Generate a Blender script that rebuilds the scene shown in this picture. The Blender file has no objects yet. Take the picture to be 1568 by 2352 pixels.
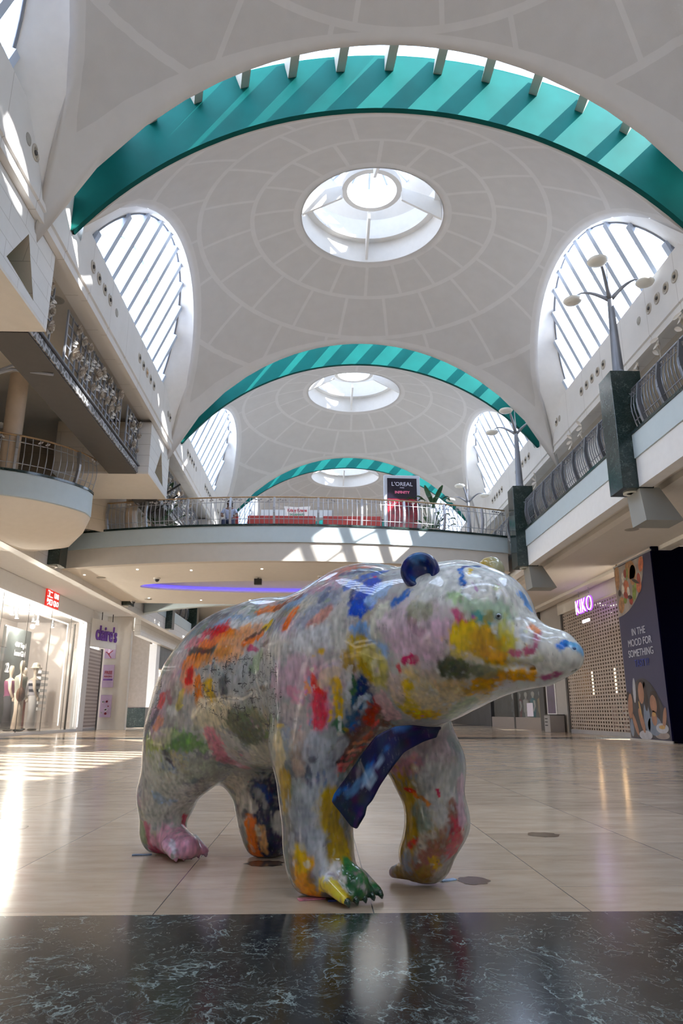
import bpy, bmesh, math, random
import numpy as np
from mathutils import Vector, Matrix
S = bpy.context.scene
COL = S.collection
PI = math.pi
random.seed(7)

# ---------------------------------------------------------------- camera
FPX = 1650.0
PITCH = 0.27301          # up
YAW = 0.02859            # to the right
cam_d = bpy.data.cameras.new('camera')
cam_d.sensor_fit = 'VERTICAL'
cam_d.sensor_height = 36.0
cam_d.lens = FPX * 36.0 / 2352.0
cam_d.clip_start = 0.05
cam_d.clip_end = 400
cam = bpy.data.objects.new('camera', cam_d)
COL.objects.link(cam)
cam.location = (0, 0, 0.75)
cam.rotation_euler = (PI / 2 + PITCH, 0, -YAW)
cam_d.dof.use_dof = True
cam_d.dof.focus_distance = 3.6
cam_d.dof.aperture_fstop = 13.0
S.camera = cam

# ---------------------------------------------------------------- light
S.view_settings.view_transform = 'Standard'
S.view_settings.look = 'None'
S.view_settings.gamma = 1.0
S.view_settings.exposure = 0.78
S.view_settings.use_curve_mapping = False
SKY_STRENGTH = 5.6
SUN_STRENGTH = 15.0
SUN_DIR = Vector((-1.05, 0.66, -1.0)).normalized()
w = bpy.data.worlds.new('sky'); S.world = w; w.use_nodes = True
nt = w.node_tree; bg = nt.nodes['Background']
tc = nt.nodes.new('ShaderNodeTexCoord'); sep = nt.nodes.new('ShaderNodeSeparateXYZ')
nt.links.new(tc.outputs['Generated'], sep.inputs[0])
rp = nt.nodes.new('ShaderNodeValToRGB')
rp.color_ramp.elements[0].position = 0.0; rp.color_ramp.elements[0].color = (0.60, 0.62, 0.62, 1)
rp.color_ramp.elements[1].position = 0.35; rp.color_ramp.elements[1].color = (0.66, 0.78, 1.0, 1)
nt.links.new(sep.outputs['Z'], rp.inputs[0]); nt.links.new(rp.outputs[0], bg.inputs[0])
bg.inputs[1].default_value = SKY_STRENGTH
sd = bpy.data.lights.new('sun', 'SUN'); sd.energy = SUN_STRENGTH; sd.angle = 0.012; sd.color = (1.0, 0.96, 0.90)
so = bpy.data.objects.new('sun', sd); COL.objects.link(so)
so.rotation_euler = SUN_DIR.to_track_quat('-Z', 'Y').to_euler(); so.location = (10, -10, 30)
cy = S.cycles
cy.max_bounces = 9; cy.diffuse_bounces = 6; cy.glossy_bounces = 4; cy.transparent_max_bounces = 12; cy.transmission_bounces = 4
cy.caustics_reflective = False; cy.caustics_refractive = False
cy.sample_clamp_indirect = 8.0
cy.use_denoising = True

# ---------------------------------------------------------------- materials
MATS = {}
def mat(name, col, rough=0.6, metal=0.0, noise=0.0, nscale=6.0, bump=0.0, spec=0.5, emit=None, coat=0.0):
    if name in MATS: return MATS[name]
    m = bpy.data.materials.new(name); m.use_nodes = True; n = m.node_tree; b = n.nodes['Principled BSDF']
    b.inputs['Base Color'].default_value = (*col, 1); b.inputs['Roughness'].default_value = rough
    b.inputs['Metallic'].default_value = metal; b.inputs['Specular IOR Level'].default_value = spec
    b.inputs['Coat Weight'].default_value = coat
    t = n.nodes.new('ShaderNodeTexCoord'); nz = n.nodes.new('ShaderNodeTexNoise')
    nz.inputs['Scale'].default_value = nscale; nz.inputs['Detail'].default_value = 5
    n.links.new(t.outputs['Object'], nz.inputs['Vector'])
    r = n.nodes.new('ShaderNodeValToRGB')
    k = max(noise, 0.015)
    r.color_ramp.elements[0].position = 0.3; r.color_ramp.elements[0].color = (*[c * (1 - k) for c in col], 1)
    r.color_ramp.elements[1].position = 0.7; r.color_ramp.elements[1].color = (*[min(1, c * (1 + k)) for c in col], 1)
    n.links.new(nz.outputs['Fac'], r.inputs[0]); n.links.new(r.outputs[0], b.inputs['Base Color'])
    if bump:
        bp = n.nodes.new('ShaderNodeBump'); bp.inputs['Strength'].default_value = bump; bp.inputs['Distance'].default_value = 0.02
        n.links.new(nz.outputs['Fac'], bp.inputs['Height']); n.links.new(bp.outputs[0], b.inputs['Normal'])
    if emit:
        b.inputs['Emission Color'].default_value = (*emit[0], 1); b.inputs['Emission Strength'].default_value = emit[1]
    MATS[name] = m
    return m

class NB:
    """tiny node builder"""
    def __init__(s, name):
        s.m = bpy.data.materials.new(name); s.m.use_nodes = True; s.t = s.m.node_tree; s.b = s.t.nodes['Principled BSDF']; MATS[name] = s.m
    def n(s, kind, **kw):
        nd = s.t.nodes.new(kind)
        for k, v in kw.items():
            if k.startswith('_'): setattr(nd, k[1:], v)
            else: nd.inputs[k].default_value = v
        return nd
    def l(s, a, b): s.t.links.new(a, b)
    def math(s, op, a, b=None, c=None):
        nd = s.t.nodes.new('ShaderNodeMath'); nd.operation = op
        for i, v in enumerate((a, b, c)):
            if v is None: continue
            if isinstance(v, (int, float)): nd.inputs[i].default_value = v
            else: s.l(v, nd.inputs[i])
        return nd.outputs[0]
    def mix(s, f, a, b):
        nd = s.t.nodes.new('ShaderNodeMix'); nd.data_type = 'RGBA'
        for sock, v in ((nd.inputs[0], f), (nd.inputs[6], a), (nd.inputs[7], b)):
            if isinstance(v, (int, float)): sock.default_value = v
            elif isinstance(v, tuple): sock.default_value = (*v, 1) if len(v) == 3 else v
            else: s.l(v, sock)
        return nd.outputs[2]
    def ramp(s, f, stops):
        nd = s.t.nodes.new('ShaderNodeValToRGB'); cr = nd.color_ramp
        while len(cr.elements) < len(stops): cr.elements.new(0.5)
        for e, (p, c) in zip(cr.elements, stops):
            e.position = p; e.color = (*c, 1) if len(c) == 3 else c
        s.l(f, nd.inputs[0]); return nd.outputs[0]

white = mat('white_plaster', (0.80, 0.795, 0.78), 0.75, noise=0.02)
beamw = mat('beam_white', (0.72, 0.70, 0.67), 0.6, noise=0.02)
cream = mat('cream_plaster', (0.76, 0.72, 0.655), 0.65, noise=0.02)
beige = mat('beige_plaster', (0.62, 0.575, 0.51), 0.65, noise=0.02)
tanw = mat('tan_wall', (0.50, 0.43, 0.34), 0.7, noise=0.04)
blueband = mat('pale_blue_paint', (0.54, 0.63, 0.66), 0.5, noise=0.02)
green = mat('teal_paint', (0.002, 0.080, 0.073), 0.6, noise=0.12, nscale=1.5, spec=0.08)
charcoal = mat('charcoal_paint', (0.085, 0.08, 0.075), 0.6, noise=0.05)
greymetal = mat('grey_painted_metal', (0.22, 0.23, 0.26), 0.35, metal=0.6, noise=0.05)
silver = mat('silver_painted_metal', (0.46, 0.47, 0.50), 0.35, metal=0.5, noise=0.04)
darkmetal = mat('dark_metal', (0.06, 0.06, 0.065), 0.4, metal=0.6)
barblue = mat('glazing_bar_sky_tint', (0.50, 0.58, 0.72), 0.45, noise=0.02)  # blue of the sky falling on the bars put into their base colour
brass = mat('wood_handrail', (0.42, 0.27, 0.13), 0.3, noise=0.2, nscale=20, coat=0.5)
black = mat('black', (0.01, 0.01, 0.012), 0.5)
softgrey = mat('soft_grey', (0.42, 0.40, 0.36), 0.6)
opal = mat('opal_lamp', (0.86, 0.84, 0.76), 0.35, noise=0.01)
stonec = mat('stone_column', (0.62, 0.50, 0.38), 0.35, noise=0.08, nscale=3)
wedgeg = mat('grey_green_bracket', (0.32, 0.33, 0.31), 0.6)
led = mat('led_white', (1, 1, 1), 0.5, emit=((1, 0.93, 0.90), 1.5))
spotlit = mat('spot_light_face', (1, 1, 1), 0.5, emit=((1, 0.90, 0.72), 5))
ledblue = mat('led_blue', (0.1, 0.1, 0.9), 0.5, emit=((0.10, 0.07, 1.0), 1.1))

def glass_mat(name, tint, refl=0.10, rough=0.02, trans=1.0):
    g = NB(name); g.t.nodes.remove(g.b)
    out = [x for x in g.t.nodes if x.type == 'OUTPUT_MATERIAL'][0]
    tr = g.n('ShaderNodeBsdfTransparent'); tr.inputs[0].default_value = (*tint, 1)
    gl = g.n('ShaderNodeBsdfGlossy'); gl.inputs['Roughness'].default_value = rough
    fr = g.n('ShaderNodeFresnel'); fr.inputs['IOR'].default_value = 1.45
    nz = g.n('ShaderNodeTexNoise', Scale=0.6)
    f = g.math('MULTIPLY_ADD', nz.outputs['Fac'], 0.02, fr.outputs[0])
    f = g.math('MULTIPLY', f, refl * 10)
    f = g.math('MINIMUM', f, 0.8)
    mx = g.n('ShaderNodeMixShader'); g.l(f, mx.inputs[0]); g.l(tr.outputs[0], mx.inputs[1]); g.l(gl.outputs[0], mx.inputs[2])
    g.l(mx.outputs[0], out.inputs[0]); return g.m
roofglass = glass_mat('roof_glass', (0.93, 0.96, 1.0), 0.05)
shopglass = glass_mat('shop_glass', (0.93, 0.95, 0.94), 0.045)

# marbles
def marble(name, base, vein, vs=3.0, amount=0.55, rough=0.12, joints=None):
    g = NB(name)
    t = g.n('ShaderNodeTexCoord'); mp = g.n('ShaderNodeMapping'); mp.inputs['Scale'].default_value = (1, 1.6, 1)
    g.l(t.outputs['Object'], mp.inputs[0])
    mp.inputs['Scale'].default_value = (0.95, 0.85, 1.0); mp.inputs['Rotation'].default_value = (0, 0, 0.5)
    wv = g.n('ShaderNodeTexNoise', Scale=vs * 0.6, Detail=3.0); g.l(mp.outputs[0], wv.inputs['Vector'])
    add = g.n('ShaderNodeVectorMath', _operation='MULTIPLY_ADD'); g.l(wv.outputs['Color'], add.inputs[0]); add.inputs[1].default_value = (0.22, 0.22, 0.22); g.l(mp.outputs[0], add.inputs[2])
    def ridge(scale, thr, wd, det=5.0):
        n_ = g.n('ShaderNodeTexNoise', Scale=scale, Detail=det, Roughness=0.55); g.l(add.outputs[0], n_.inputs['Vector'])
        d_ = g.math('ABSOLUTE', g.math('SUBTRACT', n_.outputs['Fac'], thr)); return g.ramp(d_, [(0.0, (1, 1, 1)), (wd, (0, 0, 0))])
    n2 = g.n('ShaderNodeTexNoise', Scale=vs * 1.1, Detail=5.0, Roughness=0.65); g.l(add.outputs[0], n2.inputs['Vector'])
    msk = g.ramp(n2.outputs['Fac'], [(0.47, (0, 0, 0)), (0.56, (1, 1, 1))])
    msk2 = g.ramp(n2.outputs['Fac'], [(0.34, (0, 0, 0)), (0.50, (1, 1, 1))])
    a = g.math('MULTIPLY', ridge(vs * 1.3, 0.5, 0.016), msk)
    b_ = g.math('MULTIPLY', g.math('MULTIPLY', ridge(vs * 4.0, 0.5, 0.022), msk2), 0.45)
    c_ = g.math('MULTIPLY', g.math('MULTIPLY', ridge(vs * 9.0, 0.52, 0.03), msk2), 0.22)
    f = g.math('MULTIPLY', g.math('MAXIMUM', a, g.math('MAXIMUM', b_, c_)), amount)
    n3 = g.n('ShaderNodeTexNoise', Scale=40.0, Detail=6.0, Roughness=0.7); g.l(mp.outputs[0], n3.inputs['Vector'])
    fine = g.ramp(n3.outputs['Fac'], [(0.35, tuple(c * 0.6 for c in base)), (0.75, tuple(min(1, c * 1.7 + 0.005) for c in base))])
    c = g.mix(f, fine, vein)
    g.l(c, g.b.inputs['Base Color'])
    rr = g.math('MULTIPLY_ADD', n3.outputs['Fac'], 0.10, rough - 0.03)
    g.l(rr, g.b.inputs['Roughness'])
    g.b.inputs['Specular IOR Level'].default_value = 0.5
    return g
mg = marble('green_marble', (0.012, 0.026, 0.024), (0.22, 0.30, 0.28), 5.0, 0.5, 0.12)
gmarble = mg.m

# ---------------------------------------------------------------- mesh helpers
class MB:
    def __init__(s): s.v = []; s.f = []; s.M = Matrix.Identity(4)
    def _add(s, vs, fs):
        o = len(s.v); s.v += [tuple(s.M @ Vector(p)) for p in vs]; s.f += [tuple(i + o for i in f) for f in fs]; return s
    def box(s, x0, y0, z0, x1, y1, z1):
        vs = [(x0, y0, z0), (x1, y0, z0), (x1, y1, z0), (x0, y1, z0), (x0, y0, z1), (x1, y0, z1), (x1, y1, z1), (x0, y1, z1)]
        return s._add(vs, [(0, 3, 2, 1), (4, 5, 6, 7), (0, 1, 5, 4), (1, 2, 6, 5), (2, 3, 7, 6), (3, 0, 4, 7)])
    def hexa(s, b, t):   # 4 bottom, 4 top
        return s._add(list(b) + list(t), [(0, 3, 2, 1), (4, 5, 6, 7), (0, 1, 5, 4), (1, 2, 6, 5), (2, 3, 7, 6), (3, 0, 4, 7)])
    def quad(s, a, b, c, d): return s._add([a, b, c, d], [(0, 1, 2, 3)])
    def poly(s, pts): return s._add(pts, [tuple(range(len(pts)))])
    def prism(s, pts, d):
        n = len(pts); d = Vector(d); q = [tuple(Vector(p) + d) for p in pts]
        return s._add(list(pts) + q, [tuple(reversed(range(n))), tuple(range(n, 2 * n))] + [(i, (i + 1) % n, n + (i + 1) % n, n + i) for i in range(n)])
    def bar(s, p, q, w, h, up=(0, 0, 1)):
        p = Vector(p); q = Vector(q); d = (q - p).normalized(); u = Vector(up); sd_ = d.cross(u)
        if sd_.length < 1e-4: sd_ = d.cross(Vector((1, 0, 0)))
        sd_.normalize(); u = sd_.cross(d); a = sd_ * w / 2; b = u * h / 2
        return s.hexa([p - a - b, p + a - b, q + a - b, q - a - b], [p - a + b, p + a + b, q + a + b, q - a + b])
    def tube(s, pts, r, n=8, closed=False, caps=True):
        pts = [Vector(p) for p in pts]; m = len(pts)
        rs = r if isinstance(r, (list, tuple)) else [r] * m
        rings = []; prev = None
        for i, p in enumerate(pts):
            if closed: d = pts[(i + 1) % m] - pts[i - 1]
            else: d = pts[min(i + 1, m - 1)] - pts[max(i - 1, 0)]
            d.normalize()
            if prev is None:
                a = d.cross(Vector((0, 0, 1)));
                if a.length < 1e-3: a = d.cross(Vector((1, 0, 0)))
            else: a = prev - d * prev.dot(d)
            a.normalize(); prev = a; b = d.cross(a)
            rings.append([tuple(p + (a * math.cos(2 * PI * k / n) + b * math.sin(2 * PI * k / n)) * rs[i]) for k in range(n)])
        vs = [q for g in rings for q in g]; fs = []
        for i in range(m if closed else m - 1):
            j = (i + 1) % m
            for k in range(n): fs.append((i * n + k, i * n + (k + 1) % n, j * n + (k + 1) % n, j * n + k))
        if caps and not closed: fs += [tuple(reversed(range(n))), tuple(range((m - 1) * n, m * n))]
        return s._add(vs, fs)
    def lathe(s, prof, n=24, c=(0, 0, 0), sx=1, sy=1, a0=0.0, a1=2 * PI, close=True):
        full = abs(a1 - a0 - 2 * PI) < 1e-6; m = n if full else n + 1
        vs = []
        for (r, z) in prof:
            for k in range(m):
                a = a0 + (a1 - a0) * k / n; vs.append((c[0] + r * math.cos(a) * sx, c[1] + r * math.sin(a) * sy, c[2] + z))
        fs = []
        for i in range(len(prof) - 1):
            for k in range(n):
                j = (k + 1) % m; fs.append((i * m + k, i * m + j, (i + 1) * m + j, (i + 1) * m + k))
        if full and close:
            if prof[0][0] > 1e-6: fs.append(tuple(reversed(range(m))))
            if prof[-1][0] > 1e-6: fs.append(tuple(range((len(prof) - 1) * m, len(prof) * m)))
        return s._add(vs, fs)
    def ball(s, c, r, n=12, m=8, sc=(1, 1, 1), R=None):
        vs = []; fs = []
        for i in range(m + 1):
            t = PI * i / m
            for k in range(n):
                a = 2 * PI * k / n; p = Vector((math.sin(t) * math.cos(a) * sc[0], math.sin(t) * math.sin(a) * sc[1], math.cos(t) * sc[2])) * r
                if R is not None: p = R @ p
                vs.append(tuple(p + Vector(c)))
        for i in range(m):
            for k in range(n): fs.append((i * n + k, (i + 1) * n + k, (i + 1) * n + (k + 1) % n, i * n + (k + 1) % n))
        return s._add(vs, fs)
    def grid(s, rows, flip=False):
        n = len(rows[0]); vs = [p for r in rows for p in r]; fs = []
        for i in range(len(rows) - 1):
            for k in range(n - 1):
                f = (i * n + k, i * n + k + 1, (i + 1) * n + k + 1, (i + 1) * n + k); fs.append(tuple(reversed(f)) if flip else f)
        return s._add(vs, fs)
    def mesh(s, name):
        me = bpy.data.meshes.new(name); me.from_pydata(s.v, [], s.f); me.validate(); me.update()
        bm = bmesh.new(); bm.from_mesh(me); bmesh.ops.remove_doubles(bm, verts=bm.verts, dist=1e-5)
        bmesh.ops.recalc_face_normals(bm, faces=bm.faces); bm.to_mesh(me); bm.free(); return me
    def build(s, name, m, parent=None, smooth=False, auto=None, bevel=0, solid=0, loc=None):
        me = s.mesh(name); o = bpy.data.objects.new(name, me); COL.objects.link(o)
        me.materials.append(m)
        if smooth or auto:
            for p in me.polygons: p.use_smooth = True
        if auto:
            bm = bmesh.new(); bm.from_mesh(me)
            for e in bm.edges:
                if len(e.link_faces) == 2 and e.calc_face_angle() > auto: e.smooth = False
            bm.to_mesh(me); bm.free()
        if solid:
            md = o.modifiers.new('solid', 'SOLIDIFY'); md.thickness = solid; md.offset = 1
        if bevel:
            md = o.modifiers.new('bevel', 'BEVEL'); md.width = bevel; md.segments = 2; md.limit_method = 'ANGLE'
        if parent is not None: o.parent = parent
        if loc is not None: o.location = loc
        return o
def empty(name, loc=(0, 0, 0), rz=0.0, parent=None):
    o = bpy.data.objects.new(name, None); COL.objects.link(o); o.location = loc; o.rotation_euler = (0, 0, rz)
    o.empty_display_size = 0.2
    if parent is not None: o.parent = parent
    return o
def tag(o, label, cat, group=None, kind=None):
    o['label'] = label; o['category'] = cat
    if group: o['group'] = group
    if kind: o['kind'] = kind
    return o
def st(o, label, cat): return tag(o, label, cat, None, 'structure')
def copy_tree(o, parent=None, loc=None):
    c = o.copy(); COL.objects.link(c)
    if parent is not None: c.parent = parent
    if loc is not None: c.location = loc
    for ch in list(o.children):
        copy_tree(ch, c)
    return c
def text_into(mb, s, size, M, depth=0.01, sx=1.0, bold=0.0, spacing=1.0):
    """adds the mesh of a line of text (centred) to mb, placed by matrix M (x right, y up, z out)"""
    cu = bpy.data.curves.new('t', 'FONT'); cu.body = s; cu.size = size; cu.extrude = depth; cu.align_x = 'CENTER'; cu.align_y = 'CENTER'
    cu.offset = bold; cu.space_character = spacing; cu.resolution_u = 4
    ob = bpy.data.objects.new('t', cu); COL.objects.link(ob)
    dg = bpy.context.evaluated_depsgraph_get(); me = ob.evaluated_get(dg).to_mesh()
    o = len(mb.v); mb.v += [tuple(M @ Vector((v.co.x * sx, v.co.y, v.co.z))) for v in me.vertices]
    mb.f += [tuple(i + o for i in p.vertices) for p in me.polygons]
    ob.evaluated_get(dg).to_mesh_clear(); bpy.data.objects.remove(ob); bpy.data.curves.remove(cu)
def face_matrix(origin, xdir, ydir):
    x = Vector(xdir).normalized(); y = Vector(ydir).normalized(); z = x.cross(y)
    M = Matrix((x, y, z)).transposed().to_4x4(); M.translation = Vector(origin); return M
# ================================================================ floor
CXN = 1.27; SR = 8.63; SZ = 4.85; HB = 4.6; PITCHY = 10.7; Y0 = 16.1
def floor_mat():
    g = NB('beige_stone_tiles'); t = g.n('ShaderNodeTexCoord'); sp = g.n('ShaderNodeSeparateXYZ'); g.l(t.outputs['Object'], sp.inputs[0])
    TX, TY = 0.855, 0.74
    u = g.math('DIVIDE', g.math('ADD', sp.outputs[0], 0.64 + 0.855 * 40), TX)
    col = g.math('FLOOR', u); fu = g.math('FRACT', u)
    odd = g.math('MODULO', col, 2.0)
    v = g.math('DIVIDE', g.math('ADD', sp.outputs[1], 100 * TY - 3.53), TY)
    v = g.math('ADD', v, g.math('MULTIPLY', odd, 0.5)); row = g.math('FLOOR', v); fv = g.math('FRACT', v)
    def edge(f, wd):
        return g.math('LESS_THAN', g.math('MINIMUM', f, g.math('SUBTRACT', 1.0, f)), wd)
    ju = edge(fu, 0.0028); jv = edge(fv, 0.0018)
    cmb = g.n('ShaderNodeCombineXYZ'); g.l(col, cmb.inputs[0]); g.l(row, cmb.inputs[1])
    wn = g.n('ShaderNodeTexWhiteNoise'); g.l(cmb.outputs[0], wn.inputs[0])
    ofs = g.n('ShaderNodeVectorMath', _operation='MULTIPLY_ADD'); g.l(wn.outputs['Color'], ofs.inputs[0]); ofs.inputs[1].default_value = (9, 9, 9); g.l(t.outputs['Object'], ofs.inputs[2])
    mp = g.n('ShaderNodeMapping'); mp.inputs['Scale'].default_value = (1, 3.0, 1); g.l(ofs.outputs[0], mp.inputs[0])
    n1 = g.n('ShaderNodeTexNoise', Scale=2.5, Detail=8.0, Roughness=0.65); g.l(mp.outputs[0], n1.inputs['Vector'])
    c = g.ramp(n1.outputs['Fac'], [(0.25, (0.50, 0.375, 0.26)), (0.5, (0.61, 0.475, 0.345)), (0.75, (0.69, 0.56, 0.42))])
    tone = g.math('MULTIPLY_ADD', wn.outputs['Value'], 0.22, 0.86)
    hsv = g.n('ShaderNodeHueSaturation'); g.l(c, hsv.inputs['Color']); g.l(tone, hsv.inputs['Value'])
    n2 = g.n('ShaderNodeTexNoise', Scale=16.0, Detail=5.0, Roughness=0.7); g.l(mp.outputs[0], n2.inputs['Vector'])
    n2b = g.n('ShaderNodeTexNoise', Scale=2.0); g.l(ofs.outputs[0], n2b.inputs['Vector'])
    pit = g.math('MULTIPLY', g.ramp(n2.outputs['Fac'], [(0.63, (0, 0, 0)), (0.72, (1, 1, 1))]), g.ramp(n2b.outputs['Fac'], [(0.48, (0, 0, 0)), (0.62, (1, 1, 1))]))
    c2 = g.mix(g.math('MULTIPLY', pit, 0.45), hsv.outputs[0], (0.22, 0.14, 0.10))
    c3 = g.mix(g.math('MAXIMUM', ju, jv), c2, (0.10, 0.085, 0.075))
    g.l(c3, g.b.inputs['Base Color'])
    rr = g.math('MULTIPLY_ADD', n1.outputs['Fac'], 0.14, 0.10); g.l(rr, g.b.inputs['Roughness'])
    g.b.inputs['Specular IOR Level'].default_value = 0.55
    bp = g.n('ShaderNodeBump', Strength=0.25, Distance=0.002); g.l(g.math('SUBTRACT', 1.0, g.math('MAXIMUM', ju, jv)), bp.inputs['Height']); g.l(bp.outputs[0], g.b.inputs['Normal'])
    return g.m
FM = floor_mat()
def dark_floor_mat():
    g = marble('black_veined_marble', (0.016, 0.017, 0.018), (0.36, 0.45, 0.43), 5.5, 0.8, 0.13)
    # joints: one across at y=2.32, staggered lengthwise ones
    t = g.n('ShaderNodeTexCoord'); sp = g.n('ShaderNodeSeparateXYZ'); g.l(t.outputs['Object'], sp.inputs[0])
    j1 = g.math('LESS_THAN', g.math('ABSOLUTE', g.math('SUBTRACT', sp.outputs[1], 2.325)), 0.0022)
    near = g.math('LESS_THAN', sp.outputs[1], 2.325)
    xx = g.math('ADD', sp.outputs[0], g.math('MULTIPLY', near, 0.30 + 0.75))
    xx = g.math('ADD', xx, 30 * 1.5 - 0.57)
    fr = g.math('ABSOLUTE', g.math('SUBTRACT', g.math('FRACT', g.math('DIVIDE', xx, 1.5)), 0.0))
    j2 = g.math('LESS_THAN', fr, 0.0022)
    jj = g.math('MAXIMUM', j1, j2)
    old = g.b.inputs['Base Color'].links[0].from_socket
    g.l(g.mix(jj, old, (0.055, 0.05, 0.045)), g.b.inputs['Base Color'])
    return g.m
DM = dark_floor_mat()
def floor_slab(y0, y1, m, name, label, x0=-16, x1=16):
    o = MB().box(x0, y0, -0.2, x1, y1, 0.0).build(name, m); return st(o, label, 'floor')
floor_slab(-14, 1.45, FM, 'floor', 'beige stone tile floor behind the nearest black marble band')
floor_slab(1.45, 3.11, DM, 'floor', 'black veined marble band across the floor nearest the bottom edge')
floor_slab(3.11, 22.5, FM, 'floor', 'polished beige stone tile floor under the painted bear')
floor_slab(22.5, 24.3, DM, 'floor', 'black marble band across the floor below the bridge')
floor_slab(24.3, 46, FM, 'floor', 'beige stone tile floor beyond the dark band below the bridge')
floor_slab(46, 49, DM, 'floor', 'farthest black marble band across the floor')
floor_slab(49, 64, FM, 'floor', 'beige stone tile floor at the far end of the mall')

# ================================================================ domes
def dome_mat():
    g = NB('dome_plaster'); t = g.n('ShaderNodeTexCoord'); sp = g.n('ShaderNodeSeparateXYZ'); g.l(t.outputs['Object'], sp.inputs[0])
    X, Y, Z = sp.outputs
    r = g.math('SQRT', g.math('ADD', g.math('MULTIPLY', X, X), g.math('MULTIPLY', Y, Y)))
    ang = g.math('ARCTAN2', Y, X)
    def near(v, c, wd): return g.math('LESS_THAN', g.math('ABSOLUTE', g.math('SUBTRACT', v, c)), wd)
    def between(v, a, b): return g.math('MULTIPLY', g.math('GREATER_THAN', v, a), g.math('LESS_THAN', v, b))
    rings = g.math('MAXIMUM', near(r, 3.12, 0.055), g.math('MAXIMUM', near(r, 4.42, 0.055), g.math('MAXIMUM', near(r, 1.95, 0.12), near(r, 5.75, 0.055))))
    def seams(off, a, b, n=18):
        q = g.math('FRACT', g.math('ADD', g.math('MULTIPLY', ang, n / (2 * PI)), 50 + off))
        d = g.math('MULTIPLY', g.math('MULTIPLY', g.math('ABSOLUTE', g.math('SUBTRACT', q, 0.5)), 2 * PI / n), r)
        return g.math('MULTIPLY', g.math('LESS_THAN', d, 0.045), between(r, a, b))
    s = g.math('MAXIMUM', seams(0.0, 1.9, 3.12), g.math('MAXIMUM', seams(0.5, 3.12, 4.42), seams(0.25, 4.42, 5.75)))
    e1 = g.math('GREATER_THAN', g.math('ABSOLUTE', Y), HB - 0.17)
    e2 = g.math('GREATER_THAN', g.math('ADD', g.math('ABSOLUTE', X), g.math('MULTIPLY', Z, 0.35)), 4.8 + 0.35 * (12 - SZ) - 0.16)
    e3 = g.math('MULTIPLY', near(g.math('SUBTRACT', g.math('ABSOLUTE', Y), g.math('MULTIPLY', g.math('ABSOLUTE', X), 0.45)), 1.75, 0.05), g.math('GREATER_THAN', r, 4.9))
    f = g.math('MAXIMUM', g.math('MAXIMUM', rings, s), g.math('MAXIMUM', e1, e2))
    n1 = g.n('ShaderNodeTexNoise', Scale=3.0, Detail=6.0); g.l(t.outputs['Object'], n1.inputs['Vector'])
    n2 = g.n('ShaderNodeTexNoise', Scale=90.0, Detail=2.0); g.l(t.outputs['Object'], n2.inputs['Vector'])
    base = g.ramp(n1.outputs['Fac'], [(0.3, (0.55, 0.54, 0.53)), (0.7, (0.58, 0.57, 0.56))])
    rib = g.ramp(n1.outputs['Fac'], [(0.3, (0.62, 0.61, 0.60)), (0.7, (0.65, 0.64, 0.63))])
    g.l(g.mix(f, base, rib), g.b.inputs['Base Color']); g.b.inputs['Roughness'].default_value = 0.8
    bp = g.n('ShaderNodeBump', Strength=0.25, Distance=0.01)
    h = g.math('MULTIPLY', n2.outputs['Fac'], g.math('SUBTRACT', 1.0, f)); g.l(h, bp.inputs['Height']); g.l(bp.outputs[0], g.b.inputs['Normal'])
    return g.m
DOMEM = dome_mat()
def rim_pt(y):
    # x = 4.8+.35*(12-z) on the sphere, local x, world z
    a = 4.8 + 0.35 * 12; k = 0.35
    A = 1 + k * k; B = -2 * a * k - 2 * SZ; C = a * a + SZ * SZ + y * y - SR * SR
    z = (-B + math.sqrt(max(0, B * B - 4 * A * C))) / (2 * A)
    return a - k * z, z
def rmax(phi):
    lo, hi = 1.85, 8.0
    for _ in range(40):
        r = (lo + hi) / 2; z = SZ + math.sqrt(max(0, SR * SR - r * r))
        ok = (r * math.sin(phi) <= HB + 0.40 * (r * math.cos(phi) / 5.6) ** 2 and -r * math.sin(phi) <= HB) and r * abs(math.cos(phi)) <= 4.8 + 0.35 * (12 - z)
        if ok: lo = r
        else: hi = r
    return lo
xc, zc_ = rim_pt(HB); PHC = math.atan2(HB, xc); xf, zf_ = rim_pt(HB + 0.40); PHF = math.atan2(HB + 0.40, xf)
phis = []
for q in range(4):
    a, b = [(-PHC, PHF), (PHF, PI - PHF), (PI - PHF, PI + PHC), (PI + PHC, 2 * PI - PHC)][q]
    phis += [a + (b - a) * i / 24 for i in range(24)]
dm = MB(); N = len(phis); K = 22
rows = []
for k in range(K + 1):
    row = []
    for ph in phis + [phis[0]]:
        R_ = rmax(ph); r = 1.85 + (R_ - 1.85) * (k / K); row.append((r * math.cos(ph), r * math.sin(ph), math.sqrt(SR * SR - r * r)))
    rows.append(row)
dm.grid(rows)
dome_mesh = dm.mesh('ceiling')
for p in dome_mesh.polygons: p.use_smooth = True
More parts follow.
